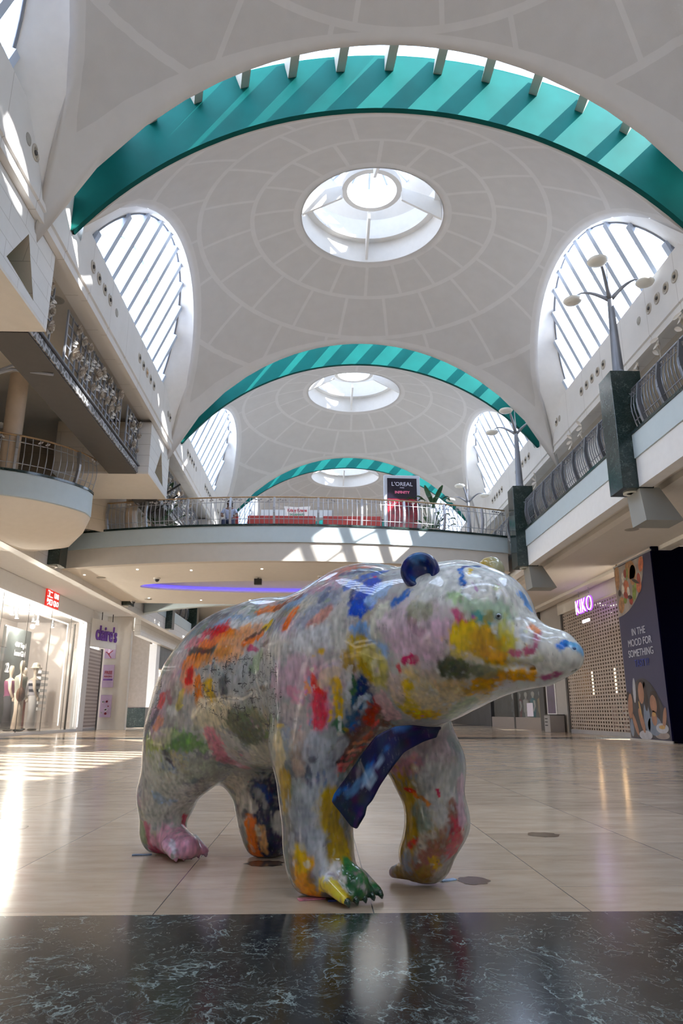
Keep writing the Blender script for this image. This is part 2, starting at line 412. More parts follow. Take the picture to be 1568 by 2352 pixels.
# winding: outward normals must point up/out; solidify outward
dome_mesh.materials.append(DOMEM)
names = ['second bay behind the camera', 'bay right above the camera', 'first whole bay above the bear', 'second whole bay, above the bridge', 'third bay, beyond the bridge', 'fourth bay near the far end', 'farthest bay']
KS = [-2, -1, 0, 1, 2, 3, 4]
for i, k in enumerate(KS):
    d = bpy.data.objects.new('ceiling', dome_mesh); COL.objects.link(d); d.location = (CXN, Y0 + PITCHY * k, SZ)
    md = d.modifiers.new('solid', 'SOLIDIFY'); md.thickness = 0.13; md.offset = 1
    st(d, 'grey-white dome ceiling with curved panel joints over the ' + names[i], 'ceiling')
    bm = bmesh.new()
    # green fascia + gap roof
    y = Y0 + PITCHY * k - HB
    g = MB(); n = 48; prev = None; outer = []; inner = []
    a_end = math.asin(5.86 / 7.32)
    for j in range(n + 1):
        a = -a_end + 2 * a_end * j / n
        ro = 8.6
        xo = ro * math.sin(a); zo = ro * math.cos(a)
        if abs(xo) > 5.9:
            xo = math.copysign(5.9, xo); zo = math.sqrt(ro * ro - 5.9 ** 2) if True else zo
            t = (abs(a) - math.asin(5.9 / 8.6)) / max(1e-6, a_end - math.asin(5.9 / 8.6)); zo = zo * (1 - t) + (7.32 * math.cos(a_end)) * t
        inner.append((CXN + 7.3 * math.sin(a), SZ + 7.3 * math.cos(a))); outer.append((CXN + xo, SZ + zo))
    for (yy) in (y - 0.02, y - 0.14):
        pass
    rws = [[(p[0], y - 0.13, p[1]) for p in inner], [(p[0], y - 0.13, p[1]) for p in outer], [(p[0], y - 0.01, p[1]) for p in outer], [(p[0], y - 0.01, p[1]) for p in inner], [(p[0], y - 0.13, p[1]) for p in inner]]
    g.grid(rws); st(g.build('trim_%d' % (i + 1), green, None, auto=0.6), 'teal painted arched fascia before the ' + names[i], 'arched trim')
    # white lip under the fascia
    gp = MB(); ys = y - 0.12; yn = y - (PITCHY - 2 * HB) + 0.05
    gl = MB(); ra = []; rb = []
    m = 40; am = math.radians(38)
    for j in range(m + 1):
        a = -am + 2 * am * j / m
        ra.append((CXN + 8.58 * math.sin(a), ys, SZ + 8.58 * math.cos(a))); rb.append((CXN + 7.62 * math.sin(a), yn, SZ + 7.62 * math.cos(a)))
    gl.grid([ra, rb]); wn_ = gl.build('window_%d' % (i + 1), roofglass); st(wn_, 'glazed roof slot between arches before the ' + names[i], 'roof window')
    for sg, sd2 in ((-1, 'left'), (1, 'right')):
        q0 = []; q1 = []
        for j in range(13):
            a = sg * (am + (math.radians(50) - am) * j / 12)
            q0.append((CXN + 8.58 * math.sin(a), ys, SZ + 8.58 * math.cos(a))); q1.append((CXN + 7.62 * math.sin(a), yn, SZ + 7.62 * math.cos(a)))
        st(MB().grid([q0, q1]).build('ceiling', white, None, solid=0.08), 'white roof strip at the %s end of the arch before the %s' % (sd2, names[i]), 'ceiling')
    for j in range(-5, 6):
        a = j * math.radians(6.75)
        c0 = Vector((CXN + 8.45 * math.sin(a), ys, SZ + 8.45 * math.cos(a))); c1 = Vector((CXN + 7.70 * math.sin(a), yn - 0.2, SZ + 7.70 * math.cos(a)))
        MB().bar(c0, c1, 0.17, 0.42, up=(math.sin(a), 0, math.cos(a))).build('glazing_bar', softgrey, wn_)

# ================================================================ side windows (lunettes)
def gl_pt(y, s):
    z = 8.74 + math.sqrt(max(0, 3.61 ** 2 - y * y)); return (s * (5.25 + 0.42 * (12 - z)), z)
nwin = len(KS)
revealm = white
for i, k in enumerate(KS):
    for s, side in ((-1, 'left'), (1, 'right')):
        nwin += 1; yc = Y0 + PITCHY * k
        W = empty('window_%d' % nwin, (CXN + s * 5.9, yc, 9.9)); st(W, 'slanted curved side window with pale bars, %s of the dome over the %s' % (side, names[i]), 'roof window')
        def loc(x, y, z): return (x - s * 5.9, y, z - 9.9)
        A = []; B = []; n = 40
        for j in range(n + 1):
            t = -1 + 2 * j / n; yr = (HB + (0.40 if t > 0 else 0)) * math.sin(t * PI / 2); x, z = rim_pt(yr); A.append(loc(s * x, yr, z))
            yg = 3.42 * math.sin(t * PI / 2); x, z = gl_pt(yg, s); B.append(loc(x, yg, z))
        mid = [tuple((Vector(a) * 0.5 + Vector(b) * 0.5) + Vector((0, 0, 0.03))) for a, b in zip(A, B)]
        # reveal, then down to the beam
        MB().grid([A, mid, B]).build('reveal', revealm, W, smooth=True, solid=0.0)
        for e in (0, -1):
            a, b = Vector(A[e]), Vector(B[e])
            MB().poly([tuple(a), tuple(b), (b.x + s * 0.10, b.y, -0.5), (s * 0.0 + a.x, a.y, -0.5)]).build('reveal', revealm, W)
        # edge frame
        MB().tube(B, 0.035, 6).build('frame', greymetal, W, smooth=True)
        # pane
        pts = B + [loc(s * (5.25 + 0.42 * 2.5), 3.42, 9.5), loc(s * (5.25 + 0.42 * 2.5), -3.42, 9.5)]
        MB().poly(pts).build('pane', roofglass, W)
        for q in range(-5, 6):
            y = q * 0.65; x, z = gl_pt(y, s)
            p0 = Vector(loc(x, y, z)); p1 = Vector(loc(s * (5.25 + 0.42 * 2.45), y, 9.55))
            if abs(y) > 3.4: continue
            MB().bar(p0, p1, 0.15, 0.20, up=(s * 1.0, 0, 0.42)).build('glazing_bar', barblue, W)
        o = [loc(s * (5.75 + 0.42 * (12.3 - zz)), yy, zz) for yy, zz in [(3.2 * math.sin(t * PI / 2 / 10), 8.9 + 3.0 * math.cos(t * PI / 2 / 10)) for t in range(-9, 10)]]
        MB().tube(o, 0.05, 6).build('roof_arch_tube', barblue, W)

# ================================================================ oculi
for i, k in enumerate(KS):
    nwin += 1; yc = Y0 + PITCHY * k
    W = empty('window_%d' % nwin, (CXN, yc, 13.28)); st(W, 'round roof light with a spoked ring inside, in the dome over the ' + names[i], 'roof light')
    MB().lathe([(1.85, -0.02), (1.85, 0.62), (1.66, 0.62), (1.66, 0.72), (1.85, 0.80), (1.80, 1.35), (1.20, 1.75)], 64, close=False).build('drum', white, W, smooth=False, auto=0.5)
    MB().lathe([(0.66, 0.86), (0.80, 0.86), (0.80, 1.02), (0.66, 1.02), (0.66, 0.86)], 40, close=False).build('ring', white, W, auto=0.5)
    MB().lathe([(0.70, 1.03), (0.70, 1.50)], 40, close=False).build('lantern_collar', white, W, auto=0.5)
    for q in range(4):
        a = q * PI / 2 + 0.02; c, s_ = math.cos(a), math.sin(a)
        MB().hexa([(0.78 * c + .035 * s_, 0.78 * s_ - .035 * c, .62), (0.78 * c - .035 * s_, 0.78 * s_ + .035 * c, .62), (1.84 * c - .035 * s_, 1.84 * s_ + .035 * c, .05), (1.84 * c + .035 * s_, 1.84 * s_ - .035 * c, .05)],
                  [(0.78 * c + .035 * s_, 0.78 * s_ - .035 * c, 1.0), (0.78 * c - .035 * s_, 0.78 * s_ + .035 * c, 1.0), (1.84 * c - .035 * s_, 1.84 * s_ + .035 * c, .62), (1.84 * c + .035 * s_, 1.84 * s_ - .035 * c, .62)]).build('spoke', white, W)
    MB().lathe([(1.22, 1.75), (0.72, 2.15), (0.0, 2.25)], 32, close=False).build('pane', roofglass, W)
    for q in range(12):
        a = q * PI / 6; MB().bar((1.22 * math.cos(a), 1.22 * math.sin(a), 1.73), (0.4 * math.cos(a), 0.4 * math.sin(a), 2.18), 0.06, 0.10).build('glazing_bar', barblue, W)

# ================================================================ ring beams, gallery roofs
YB0, YB1 = -13.9, 64.0
XL, XR = -4.62, 7.20
def beam(x, s, label):
    def P(dx, z): return (x + s * dx, z)
    prof = [P(0, 9.95), P(-0.0, 8.78), P(0.04, 8.76), P(0.04, 8.60), P(0.16, 8.60), P(0.16, 8.72), P(0.5, 8.72), P(0.5, 9.95)]
    o = MB().prism([(p[0], YB0, p[1]) for p in prof], (0, YB1 - YB0, 0)).build('beam', beamw); return st(o, label, 'beam')
def tile_beam_mat():
    g = NB('panelled_beam'); t = g.n('ShaderNodeTexCoord'); sp = g.n('ShaderNodeSeparateXYZ'); g.l(t.outputs['Object'], sp.inputs[0])
    f = g.math('FRACT', g.math('DIVIDE', g.math('ADD', sp.outputs[1], 50.3), 1.34)); j = g.math('LESS_THAN', f, 0.012)
    n1 = g.n('ShaderNodeTexNoise', Scale=2.0); g.l(t.outputs['Object'], n1.inputs['Vector'])
    base = g.ramp(n1.outputs['Fac'], [(0.3, (0.70, 0.68, 0.655)), (0.7, (0.74, 0.72, 0.695))])
    g.l(g.mix(j, base, (0.5, 0.47, 0.44)), g.b.inputs['Base Color']); g.b.inputs['Roughness'].default_value = 0.6; return g.m
beamw = tile_beam_mat()
beam(XL, -1, 'long panelled white beam with recessed spotlights under the left roof windows')
beam(XR, 1, 'long panelled white beam with recessed spotlights under the right roof windows')
st(MB().box(-16, YB0, 8.74, XL - 0.48, YB1, 9.9).build('ceiling', beige), 'beige flat ceiling of the left upper gallery', 'ceiling')
st(MB().box(XR + 0.48, YB0, 8.74, 16, YB1, 9.9).build('ceiling', beige), 'beige flat ceiling of the right upper gallery', 'ceiling')

# white tiled walls
def tile_mat(name, c, j, tx, tz, off=0.0):
    g = NB(name); t = g.n('ShaderNodeTexCoord'); sp = g.n('ShaderNodeSeparateXYZ'); g.l(t.outputs['Object'], sp.inputs[0])
    hz = g.math('ADD', sp.outputs[0], sp.outputs[1])
    row = g.math('DIVIDE', g.math('ADD', sp.outputs[2], 20 + off), tz); fr = g.math('FRACT', row)
    co = g.math('FRACT', g.math('ADD', g.math('DIVIDE', g.math('ADD', hz, 100), tx), g.math('MULTIPLY', g.math('MODULO', g.math('FLOOR', row), 2.0), 0.5)))
    jj = g.math('MAXIMUM', g.math('LESS_THAN', fr, 0.012 / tz * 1.0), g.math('LESS_THAN', co, 0.012 / tx))
    n1 = g.n('ShaderNodeTexNoise', Scale=6.0, Detail=5.0); g.l(t.outputs['Object'], n1.inputs['Vector'])
    base = g.ramp(n1.outputs['Fac'], [(0.3, tuple(q * 0.96 for q in c)), (0.7, c)])
    g.l(g.mix(jj, base, j), g.b.inputs['Base Color']); g.b.inputs['Roughness'].default_value = 0.45; return g.m
tilew = tile_mat('white_wall_tiles', (0.76, 0.75, 0.73), (0.5, 0.48, 0.45), 1.1, 0.32)
tileb = tile_mat('beige_wall_tiles', (0.62, 0.54, 0.43), (0.42, 0.36, 0.28), 1.3, 0.45)

# portal blocks on the left upper gallery, each pierced by a triangle
def portal(y0, y1, label):
    x = -4.78; z0, z1 = 7.15, 8.62; B = empty('wall_left', (x, y0, z0)); st(B, label, 'wall')
    L = y1 - y0; H = z1 - z0
    tri = [(L * 0.30, H * 0.16), (L * 0.74, H * 0.10), (L * 0.55, H * 0.74)]
    O = [(0, 0), (L, 0), (L, H), (0, H)]
    m = MB()
    D = 0.42
    # outer face with a triangular hole: fans
    fcs = [(O[0], O[1], tri[1], tri[0]), (O[1], O[2], tri[2], tri[1]), (O[2], O[3], tri[2]), (O[3], O[0], tri[0], tri[2])]
    for f in fcs: m.poly([(0, p[0], p[1]) for p in f])
    rv = MB()
    for a, b in ((tri[0], tri[1]), (tri[1], tri[2]), (tri[2], tri[0])): rv.quad((-0.003, *a), (-0.003, *b), (-D + .003, *b), (-D + .003, *a))
    rv.build('triangle_reveal', tileb, B)
    for f in fcs: m.poly([(-D, p[0], p[1]) for p in f])
    m.quad((0, 0, 0), (0, L, 0), (-D, L, 0), (-D, 0, 0)); m.quad((0, 0, H), (0, L, H), (-D, L, H), (-D, 0, H))
    m.quad((0, 0, 0), (0, 0, H), (-D, 0, H), (-D, 0, 0)); m.quad((0, L, 0), (0, L, H), (-D, L, H), (-D, L, 0))
    m.build('tiled_block', tilew, B)
    MB().box(-D - 0.06, 0.1, 0.05, -D - 0.01, L - 0.1, H - 0.05).build('back_panel', mat('teal_panel', (0.004, 0.16, 0.14), 0.5), B)
    MB().box(-2.6, 0.0, -0.06, 0.0, L, -0.003).build('soffit', cream, B)
    MB().box(-2.6, 0.0, 0.0, -D - 0.07, L, H).build('tiled_block', tileb, B)
portal(8.8, 11.25, 'white tiled block pierced by a triangle, nearest on the left upper gallery')
portal(18.9, 21.35, 'white tiled block pierced by a triangle, second along the left upper gallery')
portal(29.5, 31.9, 'white tiled block pierced by a triangle, third along the left upper gallery')
for (x, y, h_, z, r_, lb) in ((-7.45, 16.35, 2.53, 6.205, 0.22, 'round beige stone column standing on the round balcony at the left edge'), (-6.0, 22.05, 2.53, 6.20, 0.19, 'round beige stone column behind the left part of the bridge railing')):
    C = empty('pillar', (x, y, z)); tag(C, lb, 'column', None, 'structure')
    MB().lathe([(r_, 0.0), (r_, h_)], 32).build('shaft', stonec, C, auto=0.6)
for (y0, y1, tri_) in ((12.6, 14.6, 0), (23.4, 26.0, 1)):
    pass
# right upper gallery wall blocks (behind the railing)
for (y0, y1, t) in ((19.2, 22.0, 'near'), (30.0, 33.0, 'far')):
    st(MB().box(7.95, y0, 6.2, 8.7, y1, 8.7).build('wall_right', tilew), 'white tiled wall block on the right upper gallery, %s one' % t, 'wall')

# back walls of the upper galleries
st(MB().box(-13.2, YB0, 6.2, -13.0, YB1, 8.75).build('wall_left', tileb), 'beige tiled back wall of the left upper gallery', 'wall')
st(MB().box(12.0, YB0, 6.2, 12.2, YB1, 8.75).build('wall_right', tanw), 'beige back wall of the right upper gallery', 'wall')
# beige curved bulkhead on left gallery
m = MB(); r0 = []; r1 = []
for j in range(25):
    a = math.radians(200 + j * 7); x = -9.3 + 3.2 * math.cos(a); y = 24.2 + 3.4 * math.sin(a); r0.append((x, y, 6.2)); r1.append((x, y, 8.72))
m.grid([r0, r1]); st(m.build('wall_left', tileb, None, smooth=True, solid=0.1), 'curved beige tiled wall behind the left round balcony', 'wall')
# ================================================================ upper floor slabs / balconies
def slab(poly, z0, z1, name, m, label, cat='floor'):
    o = MB().prism([(p[0], p[1], z0) for p in poly], (0, 0, z1 - z0)).build(name, m); return st(o, label, cat)
# right balcony edge
XE = 6.30
prof = [(XE, 6.2), (XE, 5.68), (XE + 0.03, 5.66), (XE + 0.03, 5.10), (XE + 0.45, 5.10), (XE + 0.45, 5.28), (XE + 0.9, 5.32), (XE + 0.9, 6.2)]
def rprism(pts, y0, y1, name, m, label, cat):
    return st(MB().prism([(p[0], y0, p[1]) for p in pts], (0, y1 - y0, 0)).build(name, m), label, cat)
rprism([(XE, 6.2), (XE, 5.70), (XE + 0.25, 5.70), (XE + 0.25, 6.2)], -13.9, 64, 'trim_20', blueband, 'pale blue band along the edge of the right balcony', 'balcony edge')
rprism([(XE + 0.03, 5.695), (XE + 0.03, 5.10), (XE + 0.30, 5.10), (XE + 0.30, 5.695)], -13.9, 64, 'trim_21', white, 'white fascia below the pale blue band of the right balcony', 'balcony edge')
rprism([(XE + 0.31, 6.195), (XE + 0.31, 5.35), (XE + 0.75, 5.35), (XE + 0.75, 5.22), (XE + 0.9, 5.17), (9.25, 5.17), (9.25, 5.06), (9.6, 5.06), (9.6, 5.2), (14, 5.2), (14, 6.195)], -13.9, 64, 'ceiling', cream, 'cream soffit below the right balcony', 'ceiling')
rprism([(XE + 0.26, 6.26), (XE - 0.02, 6.26), (XE - 0.02, 6.202), (XE + 0.26, 6.202)], -13.9, 64, 'trim_22', gmarble, 'dark marble kerb under the right balcony railing', 'kerb')
# left gallery edge band
XW = -8.2
rprism([(XW, 6.2), (XW, 5.62), (XW - 0.25, 5.62), (XW - 0.25, 6.2)], -13.9, 64, 'trim_23', blueband, 'pale blue band along the edge of the left gallery', 'balcony edge')
rprism([(XW - 0.02, 5.615), (XW - 0.02, 5.0), (XW - 0.3, 5.0), (XW - 0.3, 5.615)], -13.9, 64, 'trim_24', tilew, 'white tiled fascia under the left gallery', 'balcony edge')
rprism([(XW - 0.31, 6.195), (XW - 0.31, 5.3), (-14, 5.3), (-14, 6.195)], -13.9, 64, 'ceiling', white, 'cream soffit below the left gallery', 'ceiling')
# bridge with bulging front
BCX, BCY, BR = -1.03, 39.8, 18.75
def arcpts(r, x0, x1, n=48, cyo=BCY):
    return [(x, cyo - math.sqrt(r * r - (x - BCX) ** 2)) for x in [x0 + (x1 - x0) * i / n for i in range(n + 1)]]
def band(r0, r1, z0, z1, name, m, label, x0=-8.6, x1=6.0):
    f = arcpts(r0, x0, x1); b = arcpts(r1, x0, x1)
    poly = f + b[::-1]
    return st(MB().prism([(p[0], p[1], z0) for p in poly], (0, 0, z1 - z0)).build(name, m, None, auto=0.5), label, 'bridge')
band(BR, BR - 0.3, 5.70, 6.20, 'trim_30', blueband, 'pale blue curved band along the front of the bridge')
band(BR - 0.05, BR - 0.3, 5.13, 5.695, 'trim_31', beige, 'beige curved fascia below the pale blue band of the bridge')
band(BR - 0.31, BR - 0.9, 5.22, 5.69, 'trim_32', beige, 'stepped beige soffit edge behind the bridge fascia')
band(BR + 0.03, BR - 0.3, 6.202, 6.26, 'trim_33', gmarble, 'dark marble kerb under the bridge railing')
# deck with an oval opening seen from below
DY1 = 30.6
def deck():
    f = arcpts(BR - 0.32, -8.6, 6.2); m = MB(); n = 64
    ecx, ecy, ea, eb = -0.5, 26.2, 6.1, 1.35
    # ring between ellipse and outline via radial sampling
    outl = f + [(6.2, DY1 - 0.6), (3, DY1), (-3, DY1), (-8.6, DY1 - 0.4)]
    def hit(a):
        d = (math.cos(a), math.sin(a)); best = 1e9
        for i in range(len(outl)):
            p, q = outl[i], outl[(i + 1) % len(outl)]
            ex, ey = q[0] - p[0], q[1] - p[1]; det = d[0] * (-ey) + ex * d[1]
            if abs(det) < 1e-9: continue
            rx, ry = p[0] - ecx, p[1] - ecy
            t = (rx * (-ey) + ex * ry) / det; u = (d[0] * ry - d[1] * rx) / det
            if t > 0 and -1e-6 <= u <= 1 + 1e-6: best = min(best, t)
        return (ecx + d[0] * best, ecy + d[1] * best)
    A = []; B = []
    for i in range(n * 2 + 1):
        a = 2 * PI * i / (n * 2); e = (ecx + ea * math.cos(a), ecy + eb * math.sin(a))
        da = math.atan2(e[1] - ecy, e[0] - ecx); A.append((*e,)); B.append(hit(da))
    for z in (5.2, ): m.grid([[(p[0], p[1], 5.2) for p in B], [(p[0], p[1], 5.2) for p in A], [(p[0], p[1], 5.75) for p in A]])
    o = m.build('ceiling', cream); st(o, 'cream soffit under the bridge with a lens-shaped opening', 'ceiling')
    m = MB(); m.poly([(p[0], p[1], 5.76) for p in outl]); m.poly([(p[0], p[1], 6.195) for p in outl])
    for i in range(len(outl)):
        p, q = outl[i], outl[(i + 1) % len(outl)]; m.quad((*p, 5.76), (*q, 5.76), (*q, 6.195), (*p, 6.195))
    st(m.build('floor', beige), 'beige floor of the bridge on the upper level', 'floor')
    L = MB(); pts = [(ecx + (ea - .05) * math.cos(a), ecy + (eb - .03) * math.sin(a), 5.32) for a in [PI * i / 40 for i in range(41)]]
    L.tube(pts, 0.05, 6); tag(L.build('trim_40', ledblue), 'glowing blue light strip around the opening under the bridge', 'light strip', None, 'structure')
    for x in (-1.15, 0.75, 2.6):
        tag(MB().hexa([(x-.1,25.0,5.45),(x+.1,25.0,5.45),(x+.16,25.6,5.75),(x-.16,25.6,5.75)],[(x-.1,24.95,5.74),(x+.1,24.95,5.74),(x+.16,25.7,5.755),(x-.16,25.7,5.755)]).build('trim_41', softgrey), 'grey bracket in the lens-shaped opening under the bridge', 'bracket', 'brackets in the opening under the bridge', 'structure')
deck()
band(BR - 9.2, BR - 9.5, 5.2, 6.2, 'trim_34', blueband, 'pale blue band along the far side of the bridge', -8.2, 5.9)
# round left balcony
LC = (-8.5, 18.55); LR = 2.72
B = empty('balcony', (LC[0], LC[1], 6.2)); tag(B, 'round balcony with a pale blue band and a cream bowl-shaped underside', 'balcony', None, 'structure')
def trunc(mb, xm):
    mb.v = [(min(v[0], xm), min(v[1], -0.55 + (xm - min(v[0], xm)) * 1.8), v[2]) for v in mb.v]; return mb
trunc(MB().lathe([(0.0, 0.0), (LR, 0.0), (LR, -0.58), (LR - 0.03, -0.60), (0, -0.60)], 72), 2.57).build('edge_band', blueband, B, auto=0.5)
trunc(MB().lathe([(LR - 0.02, -0.605), (LR - 0.12, -0.66), (2.2, -0.86), (1.6, -1.04), (0.9, -1.16), (0.0, -1.20)], 72), 2.55).build('underside', cream, B, auto=0.8)
trunc(MB().lathe([(LR + 0.02, 0.0), (LR + 0.02, 0.06), (LR - 0.25, 0.06), (LR - 0.25, 0.0)], 72, close=False), 2.59).build('kerb', gmarble, B, auto=0.5)

endm = mat('end_wall_plaster', (0.60, 0.55, 0.48), 0.7, noise=0.03)
st(MB().box(-16, -14.2, 0, 16, -14.0, 15).build('wall_back', mat('dim_end_wall', (0.38, 0.35, 0.32), 0.7)), 'unseen wall added behind the camera, darkened to weaken the light from there', 'wall')  # added unseen wall, kept dark so less light reaches the bear's front
st(MB().box(-16, 64.0, 0, 16, 64.2, 15).build('wall_front', endm), 'cream wall closing the far end of the mall', 'wall')
# ================================================================ right side shops
navy = mat('navy_hoarding', (0.003, 0.003, 0.014), 0.6, noise=0.03, spec=0.0)
navyp = mat('printed_navy', (0.052, 0.050, 0.105), 0.5, noise=0.03)
greyw = mat('grey_wall', (0.45, 0.42, 0.39), 0.5, noise=0.03)
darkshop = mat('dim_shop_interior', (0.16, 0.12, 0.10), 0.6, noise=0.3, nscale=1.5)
# hoarding
H = empty('hoarding', (9.05, 19.03, 0)); tag(H, 'navy hoarding with a food photo panel, standing right of the perforated shutter', 'hoarding')
MB().box(0.0, 0.0, 0.0, 3.2, 0.08, 5.17).build('side_panel', navy, H)
MB().box(0.0, 0.09, 0.06, 0.08, 2.62, 5.05).build('printed_panel', navyp, H)
MB().box(-0.03, 0.0, 0.0, 0.10, 2.64, 0.055).build('skirting', greyw, H)
MB().box(-0.02, 0.0, 5.055, 0.10, 2.64, 5.10).build('head_rail', silver, H)
def on_h(yf, z):  # fraction from far(left) edge to near(right) edge -> local point
    return Vector((-0.012, 2.62 - yf * 2.53, z))
HM = lambda yf, z: face_matrix(on_h(yf, z), (0, -1, 0), (0, 0, 1))
whitep = mat('white_print', (0.62, 0.63, 0.70), 0.5); bluep = mat('blue_print', (0.04, 0.06, 0.30), 0.5)
m = MB()
for t, z in (('IN THE', 3.00), ('MOOD FOR', 2.70), ('SOMETHING', 2.40)): text_into(m, t, 0.29, HM(0.50, z), 0.004, sx=1.0)
m.build('lettering', whitep, H)
m = MB(); text_into(m, 'TASTY?', 0.29, HM(0.50, 2.11), 0.004, sx=1.0); m.build('lettering', bluep, H)
# food photo: half disc of pictures at the top left
foodbg = NB('printed_food_photo'); t = foodbg.n('ShaderNodeTexCoord'); n1 = foodbg.n('ShaderNodeTexNoise', Scale=1.8, Detail=2.0); foodbg.l(t.outputs['Object'], n1.inputs['Vector'])
foodbg.l(foodbg.ramp(n1.outputs['Fac'], [(0.4, (0.30, 0.26, 0.23)), (0.6, (0.42, 0.38, 0.34))]), foodbg.b.inputs['Base Color'])
def disc_yz(mb, cy_, cz, ry, rz, n=24, x=-0.012, a0=0, a1=2 * PI, rot=0.0):
    pts = []
    for i in range(n + 1 if a1 - a0 < 6.28 else n):
        a = a0 + (a1 - a0) * i / n; p, q = ry * math.cos(a), rz * math.sin(a)
        pts.append((x, cy_ + p * math.cos(rot) - q * math.sin(rot), cz + p * math.sin(rot) + q * math.cos(rot)))
    mb.poly(pts)
m = MB(); pts = []
for i in range(33):
    a = -PI / 2 + (PI * 0.52) * i / 32; pts.append((-0.006, 2.60 - 2.05 * math.cos(a), 4.95 + 1.20 * math.sin(a)))
pts = [(-0.006, 2.60, 5.03)] + [p for p in pts if p[2] < 5.03]
pts = [(-0.006, 2.60, 5.03), (-0.006, 2.60, 3.55)] + [(-0.006, 2.60 - 2.05 * math.sin(PI / 2 * i / 24), 3.55 + (5.03 - 3.55) * (1 - math.cos(PI / 2 * i / 24))) for i in range(1, 25)]
m.poly(pts); m.build('food_photo', foodbg.m, H)
foodcols = {'bread_print': (0.42, 0.22, 0.09), 'salmon_print': (0.55, 0.16, 0.07), 'leaf_print': (0.22, 0.30, 0.05), 'egg_print': (0.70, 0.66, 0.58), 'tomato_print': (0.35, 0.05, 0.03), 'shade_print': (0.06, 0.04, 0.03)}
rf = random.Random(3)
def inside(y, z):
    u = (2.60 - y) / 2.05; return 0 < u < 0.93 and z < 4.93 and z > 3.55 + 1.48 * (1 - math.sqrt(max(0, 1 - u * u))) + 0.12
lay = 0
for nm, c in foodcols.items():
    m = MB(); pm = mat(nm, c, 0.45, noise=0.35, nscale=8)
    spots = {'bread_print': [(2.42, 4.75, .17, .40, .1), (1.45, 4.80, .36, .28, .5), (2.3, 3.88, .2, .26, .6), (1.32, 4.62, .22, .3, .2)], 'salmon_print': [(0.72, 4.82, .16, .22, .4), (1.0, 4.25, .17, .2, .2), (1.85, 4.35, .2, .22, 0)], 'leaf_print': [(1.25, 4.18, .07, .3, .3), (1.4, 4.1, .06, .25, .2), (2.0, 3.98, .12, .1, 0), (1.7, 4.7, .06, .2, .4)], 'egg_print': [(2.0, 4.66, .11, .16, .2), (2.08, 4.32, .1, .15, 0), (1.72, 4.2, .09, .14, 0), (0.86, 4.5, .05, .1, 0)], 'tomato_print': [(1.6, 3.92, .13, .13, 0), (1.92, 4.12, .16, .1, .4), (1.83, 4.75, .1, .13, 0), (0.95, 4.45, .12, .16, 0)], 'shade_print': [(2.35, 4.25, .09, .1, .5), (1.65, 4.02, .15, .06, .2), (1.2, 4.42, .25, .05, .4)]}[nm]
    lay += 1
    for (y, z, a, b, r_) in spots:
        m = MB(); disc_yz(m, y, z, a, b, 18, -0.008 - 0.0006 * lay, rot=r_); m.build('food_photo', pm, H)
# family photo at the foot: people at a table (printed)
m = MB(); m.poly([(-0.006, 2.58, 0.08)] + [(-0.006, 2.58 - 2.42 * i / 24, 0.08 + 1.62 * math.sin(PI * min(1, 0.12 + 0.86 * i / 24)) ** 0.55) for i in range(25)] + [(-0.006, 0.14, 0.08)])
m.build('people_photo', mat('dark_print', (0.05, 0.045, 0.05), 0.5, noise=0.3, nscale=3), H)
pp = {'skin_print': ((0.36, 0.18, 0.11), [(1.62, 1.30, .19, .30, .1), (2.42, 0.95, .16, .36, .2), (0.92, 0.98, .20, .25, -.1), (1.75, 0.55, .12, .36, -.4), (0.95, 0.62, .16, .20, 0), (2.2, 0.45, .10, .35, -.5), (0.35, .62, .1, .3, .4)]), 'hair_print': ((0.035, 0.02, 0.015), [(1.55, 1.52, .22, .14, 0), (1.36, 1.2, .12, .4, 0), (0.85, 1.22, .22, .12, 0), (0.66, .9, .1, .3, 0), (2.5, 1.2, .14, .16, 0)]), 'cloth_print': ((0.18, 0.22, 0.29), [(0.98, 0.42, .42, .26, 0), (1.40, 0.62, .2, .4, 0), (2.45, 0.35, .12, .25, 0)]), 'light_print': ((0.42, 0.42, 0.45), [(2.05, 1.38, .10, .35, .1), (1.60, 0.16, .42, .13, 0), (0.55, 0.36, .36, .13, 0)]), 'table_print': ((0.30, 0.24, 0.21), [(0.6, 0.18, .42, .10, 0)]), 'food_print': ((0.50, 0.30, 0.10), [(0.55, 0.39, .18, .05, 0), (1.78, 0.85, .05, .24, -.2), (.95, .72, .1, .06, 0)])}
for i, nm in enumerate(('table_print', 'cloth_print', 'light_print', 'hair_print', 'skin_print', 'food_print')):
    c, L = pp[nm]; m = MB()
    for q in L:
        m = MB(); disc_yz(m, q[0], q[1], q[2], q[3], 20, -0.007 - 0.0006 * (i + 1), rot=q[4]); m.build('people_photo', mat(nm, c, 0.5, noise=0.15, nscale=5), H)

